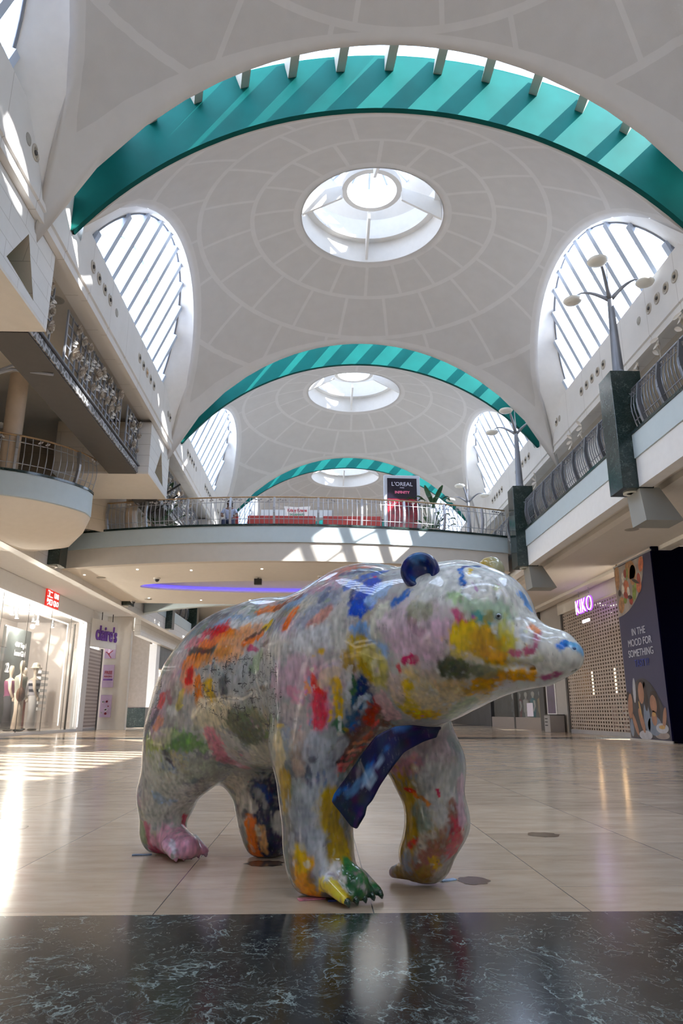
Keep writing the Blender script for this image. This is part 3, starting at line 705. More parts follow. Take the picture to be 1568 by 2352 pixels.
# KIKO shop: wall panels, perforated shutter, interior
def grille_mat():
    g = NB('perforated_shutter'); t = g.n('ShaderNodeTexCoord'); sp = g.n('ShaderNodeSeparateXYZ'); g.l(t.outputs['Object'], sp.inputs[0])
    def hole(v, pitch, wdt):
        f = g.math('FRACT', g.math('DIVIDE', v, pitch)); return g.math('LESS_THAN', g.math('ABSOLUTE', g.math('SUBTRACT', f, 0.5)), wdt)
    h = g.math('MULTIPLY', hole(sp.outputs[1], 0.235, 0.27), hole(sp.outputs[2], 0.125, 0.26))
    out = [x for x in g.t.nodes if x.type == 'OUTPUT_MATERIAL'][0]; tr = g.n('ShaderNodeBsdfTransparent'); mx = g.n('ShaderNodeMixShader')
    g.l(h, mx.inputs[0]); g.l(g.b.outputs[0], mx.inputs[1]); g.l(tr.outputs[0], mx.inputs[2]); g.l(mx.outputs[0], out.inputs[0])
    g.b.inputs['Base Color'].default_value = (0.50, 0.43, 0.37, 1); g.b.inputs['Roughness'].default_value = 0.4; g.b.inputs['Metallic'].default_value = 0.2
    return g.m
GR = empty('shutter', (10.0, 23.2, 0)); tag(GR, 'perforated beige metal roller shutter below the glowing purple sign', 'shutter')
MB().box(0.0, 0.0, 0.14, 0.012, 6.35, 4.66).build('perforated_curtain', grille_mat(), GR)
MB().box(-0.03, 0.0, 0.0, 0.05, 6.35, 0.14).build('bottom_rail', silver, GR)
MB().box(-0.04, 6.36, 0.0, 0.10, 6.55, 4.70).build('side_guide', charcoal, GR)
st(MB().box(9.95, 21.75, 4.70, 10.25, 30.0, 5.19).build('wall_right', cream), 'cream panel above the perforated shutter', 'wall')
# interior of the shop
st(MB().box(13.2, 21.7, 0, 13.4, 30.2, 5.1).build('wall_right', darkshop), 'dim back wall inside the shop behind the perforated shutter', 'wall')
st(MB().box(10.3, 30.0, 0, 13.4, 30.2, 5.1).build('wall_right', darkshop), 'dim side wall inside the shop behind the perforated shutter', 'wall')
for j, (y) in enumerate((27.2, 29.5)):
    o = empty('mirror_lights', (11.0, y, 1.52)); tag(o, 'vertical row of warm bulbs seen through the shutter, %s one' % ('nearer the hoarding' if j == 0 else 'farther from the hoarding'), 'lamp')
    MB().box(0.03, -0.10, -1.55, 0.12, 0.10, 1.0).build('post', charcoal, o)
    for q in range(7): MB().ball((0, 0, q * 0.135), 0.045, 10, 6).build('bulb', mat('warm_bulb', (1, .8, .5), 0.5, emit=((1, 0.62, 0.28), 14)), o, smooth=True)
for j, (y, z) in enumerate(((24.2, 4.4), (24.7, 4.0), (26.1, 4.2), (27.6, 3.6), (28.5, 4.3))):
    tag(MB().lathe([(0.07, 0), (0.07, 0.03)], 12).build('ceiling_spotlight', spotlit, None, loc=(11.2, y, z + .9 if z + .9 < 5 else 4.98)), 'small bright spotlight inside the shop behind the shutter', 'spotlight', 'spotlights behind the perforated shutter')
tag(MB().box(11.4, 24.0, 0.0, 12.2, 28.8, 1.0).build('display_counter', mat('pinkish_counter', (0.45, 0.33, 0.33), 0.4)), 'pale pink display counter inside the shop behind the shutter', 'counter')
# sign
SG = empty('shop_sign', (9.45, 25.5, 4.34)); tag(SG, 'glowing purple and white shop name hanging before the perforated shutter', 'sign')
m = MB(); SM = face_matrix((0, 0.0, 0.12), (0, -1, 0), (0, 0, 1)); text_into(m, 'KIKO', 0.78, SM, 0.02, sx=0.92, bold=0.0); m.build('lettering', mat('purple_sign', (0.3, 0.05, 0.6), 0.4, emit=((0.30, 0.06, 0.75), 0.9)), SG)
m = MB(); SM2 = face_matrix((-0.04, 0.0, 0.12), (0, -1, 0), (0, 0, 1)); text_into(m, 'KIKO', 0.78, SM2, 0.012, sx=0.92, bold=-0.026); m.build('lettering', mat('white_sign', (1, 1, 1), 0.4, emit=((0.95, 0.85, 1.0), 0.9)), SG)
m = MB(); text_into(m, 'MILANO', 0.15, face_matrix((0, -0.05, -0.42), (0, -1, 0), (0, 0, 1)), 0.02, sx=1.2, bold=0.004); m.build('lettering', MATS['white_sign'], SG)
for y in (-0.5, 0.5): MB().box(0.0, y - .01, 0.5, 0.02, y + .01, 0.82).build('suspension_rod', silver, SG)
# far right shops
st(MB().box(10.0, 29.8, 0.0, 10.3, 32.6, 5.19).build('wall_right', greyw), 'grey pier between the perforated shutter and the farther shops on the right', 'wall')
PO = empty('poster', (9.97, 31.9, 0.62)); tag(PO, 'dark purple poster in a white frame on the grey pier', 'poster')
MB().box(0.0, -0.75, 0.0, 0.025, 0.55, 2.4).build('frame', white, PO); MB().box(-0.012, -0.60, 0.12, -0.001, 0.42, 2.3).build('print', mat('purple_poster', (0.065, 0.03, 0.10), 0.3, noise=0.4, nscale=2), PO)
BN = empty('bin', (9.55, 30.35, 0)); tag(BN, 'grey slotted litter bin standing at the foot of the grey pier', 'bin')
MB().box(-0.25, -0.3, 0.0, 0.35, 0.45, 0.66).build('body', mat('bin_grey', (0.34, 0.32, 0.31), 0.4), BN, bevel=0.01)
MB().box(-0.27, -0.32, 0.665, 0.37, 0.47, 0.70).build('lid', charcoal, BN)
for q in range(3): MB().box(-0.256, 0.0, 0.25 + q * 0.13, -0.251, 0.35, 0.29 + q * 0.13).build('slot', black, BN)
st(MB().box(9.9, 32.6, 0.0, 10.3, 33.3, 5.19).build('wall_right', charcoal), 'narrow black pilaster right of the far shop window', 'wall')
st(MB().box(10.0, 33.3, 3.9, 10.3, 64, 5.19).build('wall_right', cream), 'cream panels above the far right shop windows', 'wall')
st(MB().box(10.05, 33.3, 0.0, 10.3, 38.2, 0.55).build('wall_right', mat('brown_plinth', (0.26, 0.21, 0.18), 0.4)), 'brown plinth below the far right shop window', 'wall')
st(MB().box(10.05, 38.4, 0.0, 10.3, 43.5, 0.55).build('wall_right', MATS['brown_plinth']), 'brown plinth below the second far right shop window', 'wall')
st(MB().box(10.02, 38.2, 0.0, 10.3, 38.4, 3.9).build('wall_right', charcoal), 'dark post between the two far right shop windows', 'wall')
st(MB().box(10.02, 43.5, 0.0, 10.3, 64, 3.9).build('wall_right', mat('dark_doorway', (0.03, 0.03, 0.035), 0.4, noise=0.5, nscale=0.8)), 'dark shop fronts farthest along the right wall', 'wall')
o = MB().box(10.12, 33.3, 0.55, 10.13, 43.5, 3.9).build('window_90', shopglass); st(o, 'glass of the far right shop windows', 'window')
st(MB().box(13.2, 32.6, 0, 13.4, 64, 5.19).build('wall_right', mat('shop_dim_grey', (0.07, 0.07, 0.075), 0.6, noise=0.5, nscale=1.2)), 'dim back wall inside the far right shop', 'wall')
rr = random.Random(5)
for j in range(7):
    y = 33.9 + j * 1.3; c = [(0.5, .5, .52), (.06, .07, .10), (.45, .34, .2), (.02, .2, .25), (.5, .45, .42), (.28, .04, .06), (.05, .05, .06)][j]
    F = empty('mannequin', (10.9, y, 0.0)); tag(F, ['grey', 'navy', 'tan', 'teal', 'pale', 'maroon', 'black'][j] + ' clothed mannequin behind the glass of the far right shop window', 'mannequin')
    cm = mat('garment_%d' % j, c, 0.8); sk = mat('mannequin_white', (0.66, 0.62, 0.57), 0.5)
    MB().lathe([(0.13, 0.75), (0.17, 0.85), (0.15, 1.1), (0.19, 1.4), (0.06, 1.5)], 14, sx=0.8, sy=1.1).build('garment', cm, F, smooth=True)
    MB().lathe([(0.05, 1.48), (0.045, 1.56), (0.08, 1.64), (0.09, 1.72), (0.06, 1.80), (0.0, 1.83)], 12).build('head', sk, F, smooth=True)
    for s in (-1, 1):
        MB().tube([(0, s * .08, .82), (0.01, s * .09, .45), (0, s * .09, 0.0)], [.085, .06, .045], 8).build('leg', cm, F, smooth=True)
        MB().tube([(0, s * .19, 1.38), (0.02, s * .24, 1.1), (-.05, s * .22, .85)], [.05, .04, .03], 8).build('arm', sk, F, smooth=True)
tag(MB().box(10.06, 35.0, 0.60, 10.08, 36.0, 1.22).build('notice', mat('notice_white', (0.75, 0.68, 0.76), 0.5)), 'white notice standing low in the far right shop window', 'notice')

# ================================================================ left side shops
UW = -10.4
st(MB().box(UW - 0.3, 8, 4.66, UW, 33.2, 5.29).build('wall_left', mat('pale_shopfront', (0.72, 0.73, 0.75), 0.35)), 'pale grey fascia above the large left shop window', 'wall')
st(MB().box(UW - 0.3, 32.35, 0.0, UW, 33.2, 4.65).build('wall_left', MATS['pale_shopfront']), 'pale end pier of the large left shop window', 'wall')
st(MB().box(UW - 0.12, 8, 0.0, UW + 0.02, 32.3, 0.10).build('baseboard_left', mat('pale_blue_sill', (0.60, 0.66, 0.74), 0.3)), 'pale blue sill at the foot of the large left shop window', 'sill')
o = MB().box(UW - 0.08, 8, 0.10, UW - 0.07, 32.3, 4.65).build('window_91', shopglass); st(o, 'tall glass of the large left shop window', 'window')
for j, y in enumerate((23.9, 26.1, 28.35, 30.6)):
    MB().box(UW - 0.075, y, 0.10, UW - 0.06, y + 0.02, 4.65).build('pane_joint', charcoal, o)
MB().box(UW - 0.10, 31.05, 0.10, UW - 0.04, 31.12, 4.4).build('mullion', charcoal, o)
LS = empty('led_frame', (UW, 32.30, 4.6)); tag(LS, 'glowing white light line framing the large left shop window', 'light strip')
MB().box(0.005, -24, -0.02, 0.02, 0.07, 0.02).build('top_line', led, LS); MB().box(0.005, 0.02, -4.42, 0.02, 0.10, -0.025).build('upright_line', led, LS)
LI = empty('led_frame', (UW - 0.5, 31.45, 4.45)); tag(LI, 'second, inner white light line behind the glass of the large left shop window', 'light strip')
MB().box(0, -0.03, -4.2, 0.02, 0.04, -0.04).build('upright_line', led, LI); MB().box(0, -22, -0.03, 0.03, 0.03, 0.02).build('top_line', led, LI)
# interior
si = mat('shop_pinkgrey', (0.60, 0.545, 0.51), 0.6, noise=0.04)
st(MB().box(-14.0, 8, 0, -13.8, 34.3, 5.1).build('wall_left', si), 'pinkish grey back wall inside the left clothes shop', 'wall')
st(MB().box(-13.8, 33.3, 0, UW - 0.31, 33.5, 5.1).build('wall_left', si), 'pinkish grey end wall inside the left clothes shop', 'wall')
st(MB().box(-13.8, 8, 4.72, UW - 0.31, 33.2, 4.9).build('ceiling', mat('shop_ceiling', (0.55, 0.51, 0.48), 0.6)), 'greyish ceiling inside the left clothes shop', 'ceiling')
st(MB().box(-13.8, 8, 0.0, UW - 0.13, 33.2, 0.11).build('floor', mat('shop_floor', (0.62, 0.56, 0.52), 0.2)), 'pale raised floor inside the left clothes shop', 'floor')
for j in range(9):
    y = 23.2 + j * 1.05
    F = empty('spotlight', (-11.6 - 0.25 * (j % 2), y, 4.715)); tag(F, 'bright ceiling spotlight inside the left clothes shop', 'spotlight', 'spotlights in the left clothes shop')
    MB().lathe([(0.04, 0.0), (0.04, -0.22), (0.075, -0.24), (0.075, -0.40)], 14).build('body', silver, F); MB().lathe([(0.0, -0.405), (0.07, -0.405)], 14).build('lens', spotlit, F)
    if j % 3 == 0:
        ld = bpy.data.lights.new('spotlight_light', 'POINT'); ld.energy = 420; ld.color = (1, 0.9, 0.8); ld.shadow_soft_size = 0.1
        lo = bpy.data.objects.new('spotlight_light', ld); COL.objects.link(lo); lo.location = (0, 0, -0.6); lo.parent = F
BD = empty('display_board', (-12.3, 29.8, 0.11)); tag(BD, 'tall dark display board behind the mannequins in the left shop window', 'board')
MB().box(0, -1.35, 0.0, 0.06, 1.25, 3.95).build('panel', mat('dark_green_grey', (0.065, 0.075, 0.075), 0.3, noise=0.25, nscale=0.8), BD)
m = MB(); text_into(m, '4/10 Tagul', 0.26, face_matrix((0.075, 0.25, 3.30), (0, 1, 0), (0, 0, 1)), 0.004, bold=0.004); text_into(m, 'InnerGirl', 0.30, face_matrix((0.075, 0.25, 2.96), (0, 1, 0), (0, 0, 1)), 0.004, bold=0.006)
m.build('lettering', mat('white_letter', (0.85, 0.85, 0.87), 0.4), BD)
MB().box(0.09, -1.45, 0.0, 0.16, -1.3, 3.9).build('side_post', charcoal, BD)
skin = mat('mannequin_skin', (0.70, 0.60, 0.50), 0.4, noise=0.02)
def mannequin(loc, label, top, low, hat=None, bag=None, striped=False, sc=1.0, rz=0.0, limbs=None):
    F = empty('mannequin', loc, rz); F.scale = (sc, sc, sc); tag(F, label, 'mannequin')
    MB().lathe([(0.0, 1.80), (0.06, 1.79), (0.09, 1.73), (0.092, 1.66), (0.075, 1.58), (0.05, 1.53), (0.048, 1.46), (0.09, 1.43), (0.19, 1.39), (0.185, 1.30), (0.16, 1.15), (0.13, 1.02), (0.17, 0.88), (0.12, 0.80)], 16, sx=0.75).build('body', skin, F, smooth=True)
    MB().lathe([(0.115, 1.40), (0.195, 1.36), (0.19, 1.25), (0.165, 1.1), (0.15, 0.98), (0.175, 0.93)], 18, sx=0.82, close=False).build('top', top, F, smooth=True)
    for s in (-1, 1):
        MB().tube([(0, s * .095, .95), (0.015, s * .10, .5), (0, s * .11, 0.06)], [.115, .10, .12], 12).build('trouser_leg', low, F, smooth=True)
        MB().tube([(0, s * .185, 1.37), (0.03, s * .25, 1.12), (0.12, s * .24, .9)], [.052, .042, .032], 8).build('arm', skin, F, smooth=True)
        MB().ball((0.14, s * .24, .85), .04, 8, 6, (0.8, 0.6, 1.5)).build('hand', skin, F, smooth=True)
        MB().ball((0.06, s * .11, .03), .09, 10, 6, (1.4, 0.55, 0.35)).build('shoe', black, F, smooth=True)
    if hat: MB().lathe([(0.0, 1.86), (0.08, 1.84), (0.11, 1.76), (0.115, 1.72), (0.17, 1.71), (0.17, 1.70)], 18).build('hat', hat, F, smooth=True)
    if bag:
        MB().ball((0.05, -0.31, .92), .22, 14, 10, (0.5, 0.8, 0.85)).build('handbag', bag, F, smooth=True)
        MB().tube([(0.05, -0.38, 1.05), (0.03, -0.2, 1.42), (0.05, -0.2, 1.05)], 0.012, 6).build('bag_strap', bag, F)
    return F
def stripe_mat(name, c1, c2, pitch, axis=2):
    g = NB(name); t = g.n('ShaderNodeTexCoord'); sp = g.n('ShaderNodeSeparateXYZ'); g.l(t.outputs['Object'], sp.inputs[0])
    f = g.math('LESS_THAN', g.math('FRACT', g.math('DIVIDE', sp.outputs[axis], pitch)), 0.5); g.l(g.mix(f, c1, c2), g.b.inputs['Base Color']); g.b.inputs['Roughness'].default_value = 0.8; return g.m
brown = mat('brown_leather', (0.13, 0.055, 0.03), 0.5); creamc = mat('cream_cloth', (0.66, 0.57, 0.48), 0.8)
mannequin((-11.0, 27.45, 0.11), 'mannequin in a cream outfit with a brown handbag in the left shop window', mat('sage_top', (0.40, 0.42, 0.36), 0.8), creamc, bag=brown, sc=1.40, rz=0.3)
mannequin((-11.0, 28.75, 0.11), 'mannequin in a navy striped top and straw hat in the left shop window', stripe_mat('navy_stripes', (0.02, 0.025, 0.05), (0.5, 0.5, 0.55), 0.16), mat('pale_trousers', (0.62, 0.61, 0.62), 0.8), hat=mat('straw', (0.75, 0.68, 0.56), 0.8), sc=1.36, rz=0.3)
mannequin((-11.65, 28.1, 0.11), 'mannequin in a plum top behind the one with the brown handbag', mat('plum_top', (0.25, 0.08, 0.16), 0.8), mat('dark_trousers', (0.05, 0.05, 0.06), 0.8), sc=1.32, rz=0.3)
mannequin((-11.65, 29.35, 0.11), 'mannequin in a white shirt behind the striped one in the left shop window', mat('white_shirt', (0.72, 0.70, 0.72), 0.8), mat('red_brown_cloth', (0.30, 0.10, 0.08), 0.8), sc=1.32, rz=0.3)
MB_ = MB()
SH = empty('shelf_stack', (-12.0, 31.6, 0.11)); tag(SH, 'stack of pale shelves beside the striped mannequin in the left shop', 'shelves')
for q in range(7): MB().box(0, -0.4, 0.75 + q * 0.25, 0.3, 0.45, 0.87 + q * 0.25).build('shelf', mat('pale_shelf', (0.72, 0.71, 0.70), 0.4), SH)
MB().box(-0.03, -0.4, 0.0, -0.001, 0.45, 2.5).build('back_panel', si, SH)
# red sign
RS = empty('shop_sign', (UW + 0.001, 27.95, 4.80)); tag(RS, 'red square shop sign in two halves on the fascia above the left shop window', 'sign')
redm = mat('sign_red', (0.60, 0.02, 0.015), 0.4, emit=((0.8, 0.02, 0.01), 0.35)); wl = mat('sign_white', (0.9, 0.85, 0.85), 0.4, emit=((1, 0.93, 0.93), 0.8))
for j, (y0, y1, t_) in enumerate(((-0.66, -0.02, None), (0.02, 0.66, ('UNI', 'QLO')))):
    MB().box(0.0, y0, -0.14, 0.05, y1, 0.50).build('panel', redm, RS)
    if t_:
        m = MB()
        for q, tt in enumerate(t_): text_into(m, tt, 0.27, face_matrix((0.055, (y0 + y1) / 2, 0.33 - q * 0.29), (0, 1, 0), (0, 0, 1)), 0.006, sx=1.0, bold=0.006)
        m.build('lettering', wl, RS)
m = MB()
def stroke(y0, z0, y1, z1): m.bar((0.056, -0.66 + y0, -0.14 + z0), (0.056, -0.66 + y1, -0.14 + z1), 0.012, 0.035, up=(1, 0, 0)); m.bar((0.056, -0.66 + y0, -0.14 + z0), (0.056, -0.66 + y1, -0.14 + z1), 0.035, 0.012, up=(1, 0, 0))
for s in [(.10, .58, .26, .58), (.26, .58, .24, .38), (.07, .37, .31, .37), (.38, .56, .54, .56), (.34, .37, .58, .37), (.10, .27, .10, .16), (.18, .27, .18, .19), (.29, .27, .29, .14), (.29, .14, .14, .06), (.37, .27, .57, .27), (.57, .27, .57, .08), (.57, .08, .37, .08), (.37, .08, .37, .27), (.12, .30, .08, .2)]: stroke(*s)
m.build('lettering', wl, RS)
# bits of lettering left of the mannequins
m = MB(); text_into(m, '2', 0.42, face_matrix((UW - 0.05, 24.85, 2.2), (0, 1, 0), (0, 0, 1)), 0.003, bold=0.01); tag(m.build('window_decal', wl), 'white figure 2 on the left shop glass at the edge of the picture', 'decal')
# Claire's corner
st(MB().box(UW - 0.3, 33.2, 4.45, UW + 0.02, 35.5, 5.29).build('wall_left', white), 'white panel above the slatted shutter on the left', 'wall')
slat = stripe_mat('slatted_shutter', (0.52, 0.46, 0.43), (0.34, 0.29, 0.27), 0.16)
SH2 = empty('shutter', (UW - 0.05, 33.25, 0)); tag(SH2, 'narrow slatted roller shutter between the left shop window and the posters', 'shutter')
MB().box(-0.04, 0, 0.12, 0, 1.9, 3.62).build('curtain', slat, SH2); MB().box(-0.05, 0, 0, 0.01, 1.9, 0.115).build('bottom_rail', silver, SH2); MB().box(-0.06, 1.905, 0, 0.03, 2.05, 3.7).build('side_guide', charcoal, SH2)
SB = empty('shop_sign', (UW + 0.05, 33.6, 3.65)); tag(SB, 'white box sign with purple lettering hung at the corner beside the slatted shutter', 'sign')
MB().hexa([(0, -0.6, 0.0), (0.62, 1.3, 0.0), (0.58, 1.4, 0.0), (-.1, -.5, 0)], [(0, -0.6, 1.25), (0.62, 1.3, 1.25), (0.58, 1.4, 1.25), (-.1, -.5, 1.25)]).build('box', white, SB)
d = Vector((0.62, 1.9, 0)).normalized()
m = MB(); nrm = Vector((d.y, -d.x, 0)); text_into(m, "claire's", 0.92, face_matrix(Vector((0.36, 0.50, 0.62)) + nrm * 0.02, d, (0, 0, 1)), 0.03, sx=0.66, bold=0.02); m.build('lettering', mat('claires_purple', (0.16, 0.05, 0.38), 0.4), SB)
for q in (0.35, 0.8): MB().box(q * .6 - .015, q * 1.8 - .5, 1.25, q * .6 + .015, q * 1.8 - .47, 1.62).build('suspension_rod', black, SB)
wallp = mat('poster_wall', (0.66, 0.62, 0.56), 0.5, noise=0.02)
st(MB().box(UW - 0.3, 35.5, 0.0, -9.2, 35.85, 5.29).build('wall_left', wallp), 'cream wall with three posters left of the bear', 'wall')
def poster(z0, z1, label, x0=-10.44, x1=-9.92):
    P = empty('poster', (x0 + .05, 35.485, z0)); tag(P, label, 'poster'); W_ = x1 - x0
    MB().box(0, -0.03, 0, W_, 0.0, z1 - z0).build('board', mat('lilac_poster', (0.58, 0.44, 0.62), 0.4, noise=0.05), P)
    return P, W_, z1 - z0
P, W_, Hh = poster(1.93, 2.98, 'lilac poster reading FREE on the cream wall, middle of three')
pr_ = mat('poster_red', (0.35, 0.03, 0.06), 0.5); pv = mat('poster_violet', (0.22, 0.10, 0.42), 0.5); pw_ = mat('poster_white', (0.75, .7, .75), 0.5)
m = MB(); text_into(m, 'FREE', 0.21, face_matrix((W_ / 2, -0.034, 0.68), (1, 0, 0), (0, 0, 1)), 0.003, sx=0.84, bold=0.006); text_into(m, 'PIERCING', 0.10, face_matrix((W_ / 2, -0.034, 0.50), (1, 0, 0), (0, 0, 1)), 0.003, sx=0.9, bold=0.003); m.build('lettering', pr_, P)
MB().box(0.04, -0.036, 0.32, W_ - .04, -0.031, 0.40).build('stripe', pv, P)
P, W_, Hh = poster(0.56, 1.58, 'lilac jewellery poster on the cream wall, lowest of three')
for q, (x, z, r, mm) in enumerate(((.12, .70, .06, pw_), (.3, .72, .05, pr_), (.28, .35, .075, pw_), (.28, .17, .06, pr_), (.08, .2, .05, pw_), (.38, .5, .03, pr_))):
    MB().lathe([(r * .55, 0), (r, 0.004), (r, 0)], 18).build('picture', mm, P).rotation_euler = (PI / 2, 0, 0); P.children[-1].location = (x, -0.034, z)
P, W_, Hh = poster(3.28, 3.95, 'lilac poster half hidden under the purple shop sign, highest of three')
for q, (x, z, a) in enumerate(((.15, .25, .6), (.3, .3, -.7), (.25, .12, .9))):
    b_ = MB().box(-.12, -.004, -.02, .12, 0, .02).build('picture', pr_, P); b_.location = (x, -0.032, z); b_.rotation_euler = (0, a, 0)
# fascia beyond and pier
XF = -8.9
rprism([(XF, 5.615), (XF, 4.45), (XF - 0.3, 4.45), (XF - 0.3, 5.615)], 36.0, 63, 'wall_left', tilew, 'white tiled fascia sloping away above the far left shops', 'wall')
st(MB().box(-11.2, 41.0, 1.05, -9.55, 41.6, 5.2).build('wall_left', mat('grey_stone', (0.30, 0.26, 0.23), 0.6, noise=0.08)), 'brown grey stone pier between the posters and the far left shop', 'wall')
st(MB().box(-11.2, 40.95, 0.0, -9.5, 41.6, 1.04).build('wall_left', gmarble), 'black marble foot of the stone pier left of the bear', 'wall')
st(MB().box(-9.5, 40.8, 1.05, -9.1, 41.6, 4.45).build('wall_left', white), 'narrow white pier beside the far left shop', 'wall')
st(MB().box(-9.5, 40.8, 0.0, -9.1, 41.6, 1.04).build('wall_left', charcoal), 'grey foot of the narrow white pier', 'wall')
st(MB().box(-11.4, 39.9, 0.0, -11.2, 41.6, 5.2).build('wall_left', white), 'white return wall behind the stone pier', 'wall')
st(MB().box(-9.4, 41.6, 3.2, -9.15, 64, 4.45).build('wall_left', mat('slate_fascia', (0.10, 0.12, 0.14), 0.4, noise=0.25, nscale=1.5)), 'dark slate fascia above the far left shop', 'wall')
st(MB().box(-12.5, 41.6, 2.75, -9.42, 64, 2.85).build('ceiling', mat('orange_shop_soffit', (0.80, 0.45, 0.22), 0.5, emit=((1, 0.50, 0.22), 0.55))), 'orange lit soffit inside the far left shop', 'ceiling')
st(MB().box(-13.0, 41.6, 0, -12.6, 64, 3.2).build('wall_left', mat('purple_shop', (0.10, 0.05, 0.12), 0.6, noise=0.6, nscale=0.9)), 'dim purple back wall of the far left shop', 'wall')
o = MB().box(-9.3, 41.7, 0.02, -9.29, 64, 3.19).build('window_92', shopglass); st(o, 'glass of the far left shop window', 'window')
for j in range(8):
    c = [(0.5, .2, .22), (.2, .06, .25), (.5, .3, .25), (.1, .05, .3), (.45, .1, .08), (.35, .3, .35), (.5, .25, .1), (.2, .1, .2)][j]
    tag(MB().box(-10.8, 42.4 + j * 1.4, 0.0, -10.4, 43.2 + j * 1.4, 2.0 - 0.15 * (j % 3)).build('clothes_rail', mat('clothes_%d' % j, c, 0.8, noise=0.4, nscale=9)), 'row of colourful clothes on a rail in the far left shop', 'clothes rail', 'clothes rails in the far left shop')
    tag(MB().box(-11.9, 42.3 + j * 1.6, 2.62, -10.0, 42.36 + j * 1.6, 2.66).build('ceiling_light', mat('warm_line', (1, .6, .3), 0.5, emit=((1, 0.55, 0.25), 5))), 'warm strip light inside the far left shop', 'light', 'strip lights in the far left shop')

# ================================================================ marble pilasters, lamps, brackets
def pilaster(x0, x1, y0, y1, z0, z1, where, bottom_light=True):
    P = empty('pilaster', ((x0 + x1) / 2, (y0 + y1) / 2, z0)); tag(P, 'dark green marble pilaster block ' + where, 'pilaster', None, 'structure')
    hx, hy = (x1 - x0) / 2, (y1 - y0) / 2
    MB().box(-hx, -hy, 0, hx, hy, z1 - z0).build('block', gmarble, P, bevel=0.008)
    MB().lathe([(0.10, -0.002), (0.17, -0.002), (0.17, -0.03), (0.11, -0.03), (0.10, -0.01)], 24, close=False).build('light_ring', opal, P)
    MB().lathe([(0.0, -0.012), (0.10, -0.012)], 20).build('light_lens', mat('uplight_lens', (0.7, 0.66, 0.58), 0.3), P)
    return P
RP = [(13.5, 'nearest on the right balcony, under the first lamp post'), (21.4, 'second on the right balcony, at the end of the bridge'), (29.3, 'third on the right balcony, behind the bridge railing'), (37.2, 'fourth on the right balcony'), (45.0, 'fifth on the right balcony')]
for y, wh in RP: pilaster(6.0, 6.29 + .34, y, y + 0.65, 5.08, 7.65, wh)
for x0, x1, y, wh in ((-8.5, -7.87, 21.4, 'left of the bridge, below the round balcony'), (-8.5, -7.87, 29.8, 'on the left gallery seen just under the bridge soffit'), (-8.5, -7.87, 38.4, 'on the left gallery beyond the bridge'), (-8.5, -7.87, 46.0, 'farthest along the left gallery')):
    pilaster(x0, x1, y, y + 0.65, 5.05, 7.4, wh)
def lamp_post(loc, where):
    L = empty('lamp_post', loc); tag(L, where, 'lamp post')
    MB().lathe([(0.20, 0.0), (0.20, 0.03), (0.13, 0.05), (0.13, 0.10), (0.115, 0.12), (0.060, 1.95), (0.0, 1.97)], 20).build('pole', greymetal, L, auto=0.5)
    MB().tube([(0, 0, 1.9), (0.0, 0, 2.3), (0, 0, 3.1)], [0.035, 0.02, 0.004], 8).build('finial', greymetal, L, smooth=True)
    for (dx, dy, dz, rr_) in ((-0.45, -0.60, 2.42, .22), (-0.68, 0.40, 2.08, .21), (0.64, -0.36, 2.08, .20)):
        d = Vector((dx, dy, 0)); pts = []
        for i in range(9):
            t = i / 8; pts.append((dx * t, dy * t, 1.85 + (dz + 0.13 - 1.85) * math.sin(min(1, t * 1.25) * PI / 2) - 0.07 * max(0, t - 0.75) * 4))
        A = MB().tube(pts, [0.055, 0.05, 0.045, 0.04, 0.033, 0.028, 0.022, 0.018, 0.012], 8).build('arm', greymetal, L, smooth=True)
        MB().lathe([(0.0, -0.085), (rr_ * .5, -0.075), (rr_ * .85, -0.045), (rr_, 0.0), (rr_ * .9, 0.03), (rr_ * .5, 0.055), (0.03, 0.06), (0.02, 0.10), (0, 0.10)], 28, c=(dx, dy, dz)).build('lamp_shade', opal, L, smooth=True)
    return L
wheres = ['grey lamp post with three cream discs, nearest on the right balcony', 'grey lamp post with three cream discs, second on the right, by the bridge end', 'grey lamp post with three cream discs, third on the right, behind the bridge railing', 'grey three-disc lamp post, fourth along the right balcony', 'grey three-disc lamp post, fifth along the right balcony']
for (y, wh), t_ in zip(RP, wheres): lamp_post((6.31, y + 0.3, 7.652), t_)
LP = lamp_post((-8.7, 17.6, 6.265), 'lamp post at the left picture edge with one cream disc showing'); LP.scale = (.76, .76, .76)
# brackets under the right balcony
for j, (y, wh) in enumerate(RP):
    m = MB(); a = [(6.34, y + 0.02, 5.095), (6.75, y + 0.02, 5.095), (6.75, y + 0.63, 5.095), (6.34, y + 0.63, 5.095)]
    b = [(6.40, y + 0.0, 4.42), (7.15, y + 0.0, 4.42), (7.15, y + 0.65, 4.42), (6.40, y + 0.65, 4.42)]
    m.hexa(b, a); st(m.build('trim_%d' % (50 + j), wedgeg), 'grey flared bracket hanging below the pilaster block ' + wh, 'bracket')
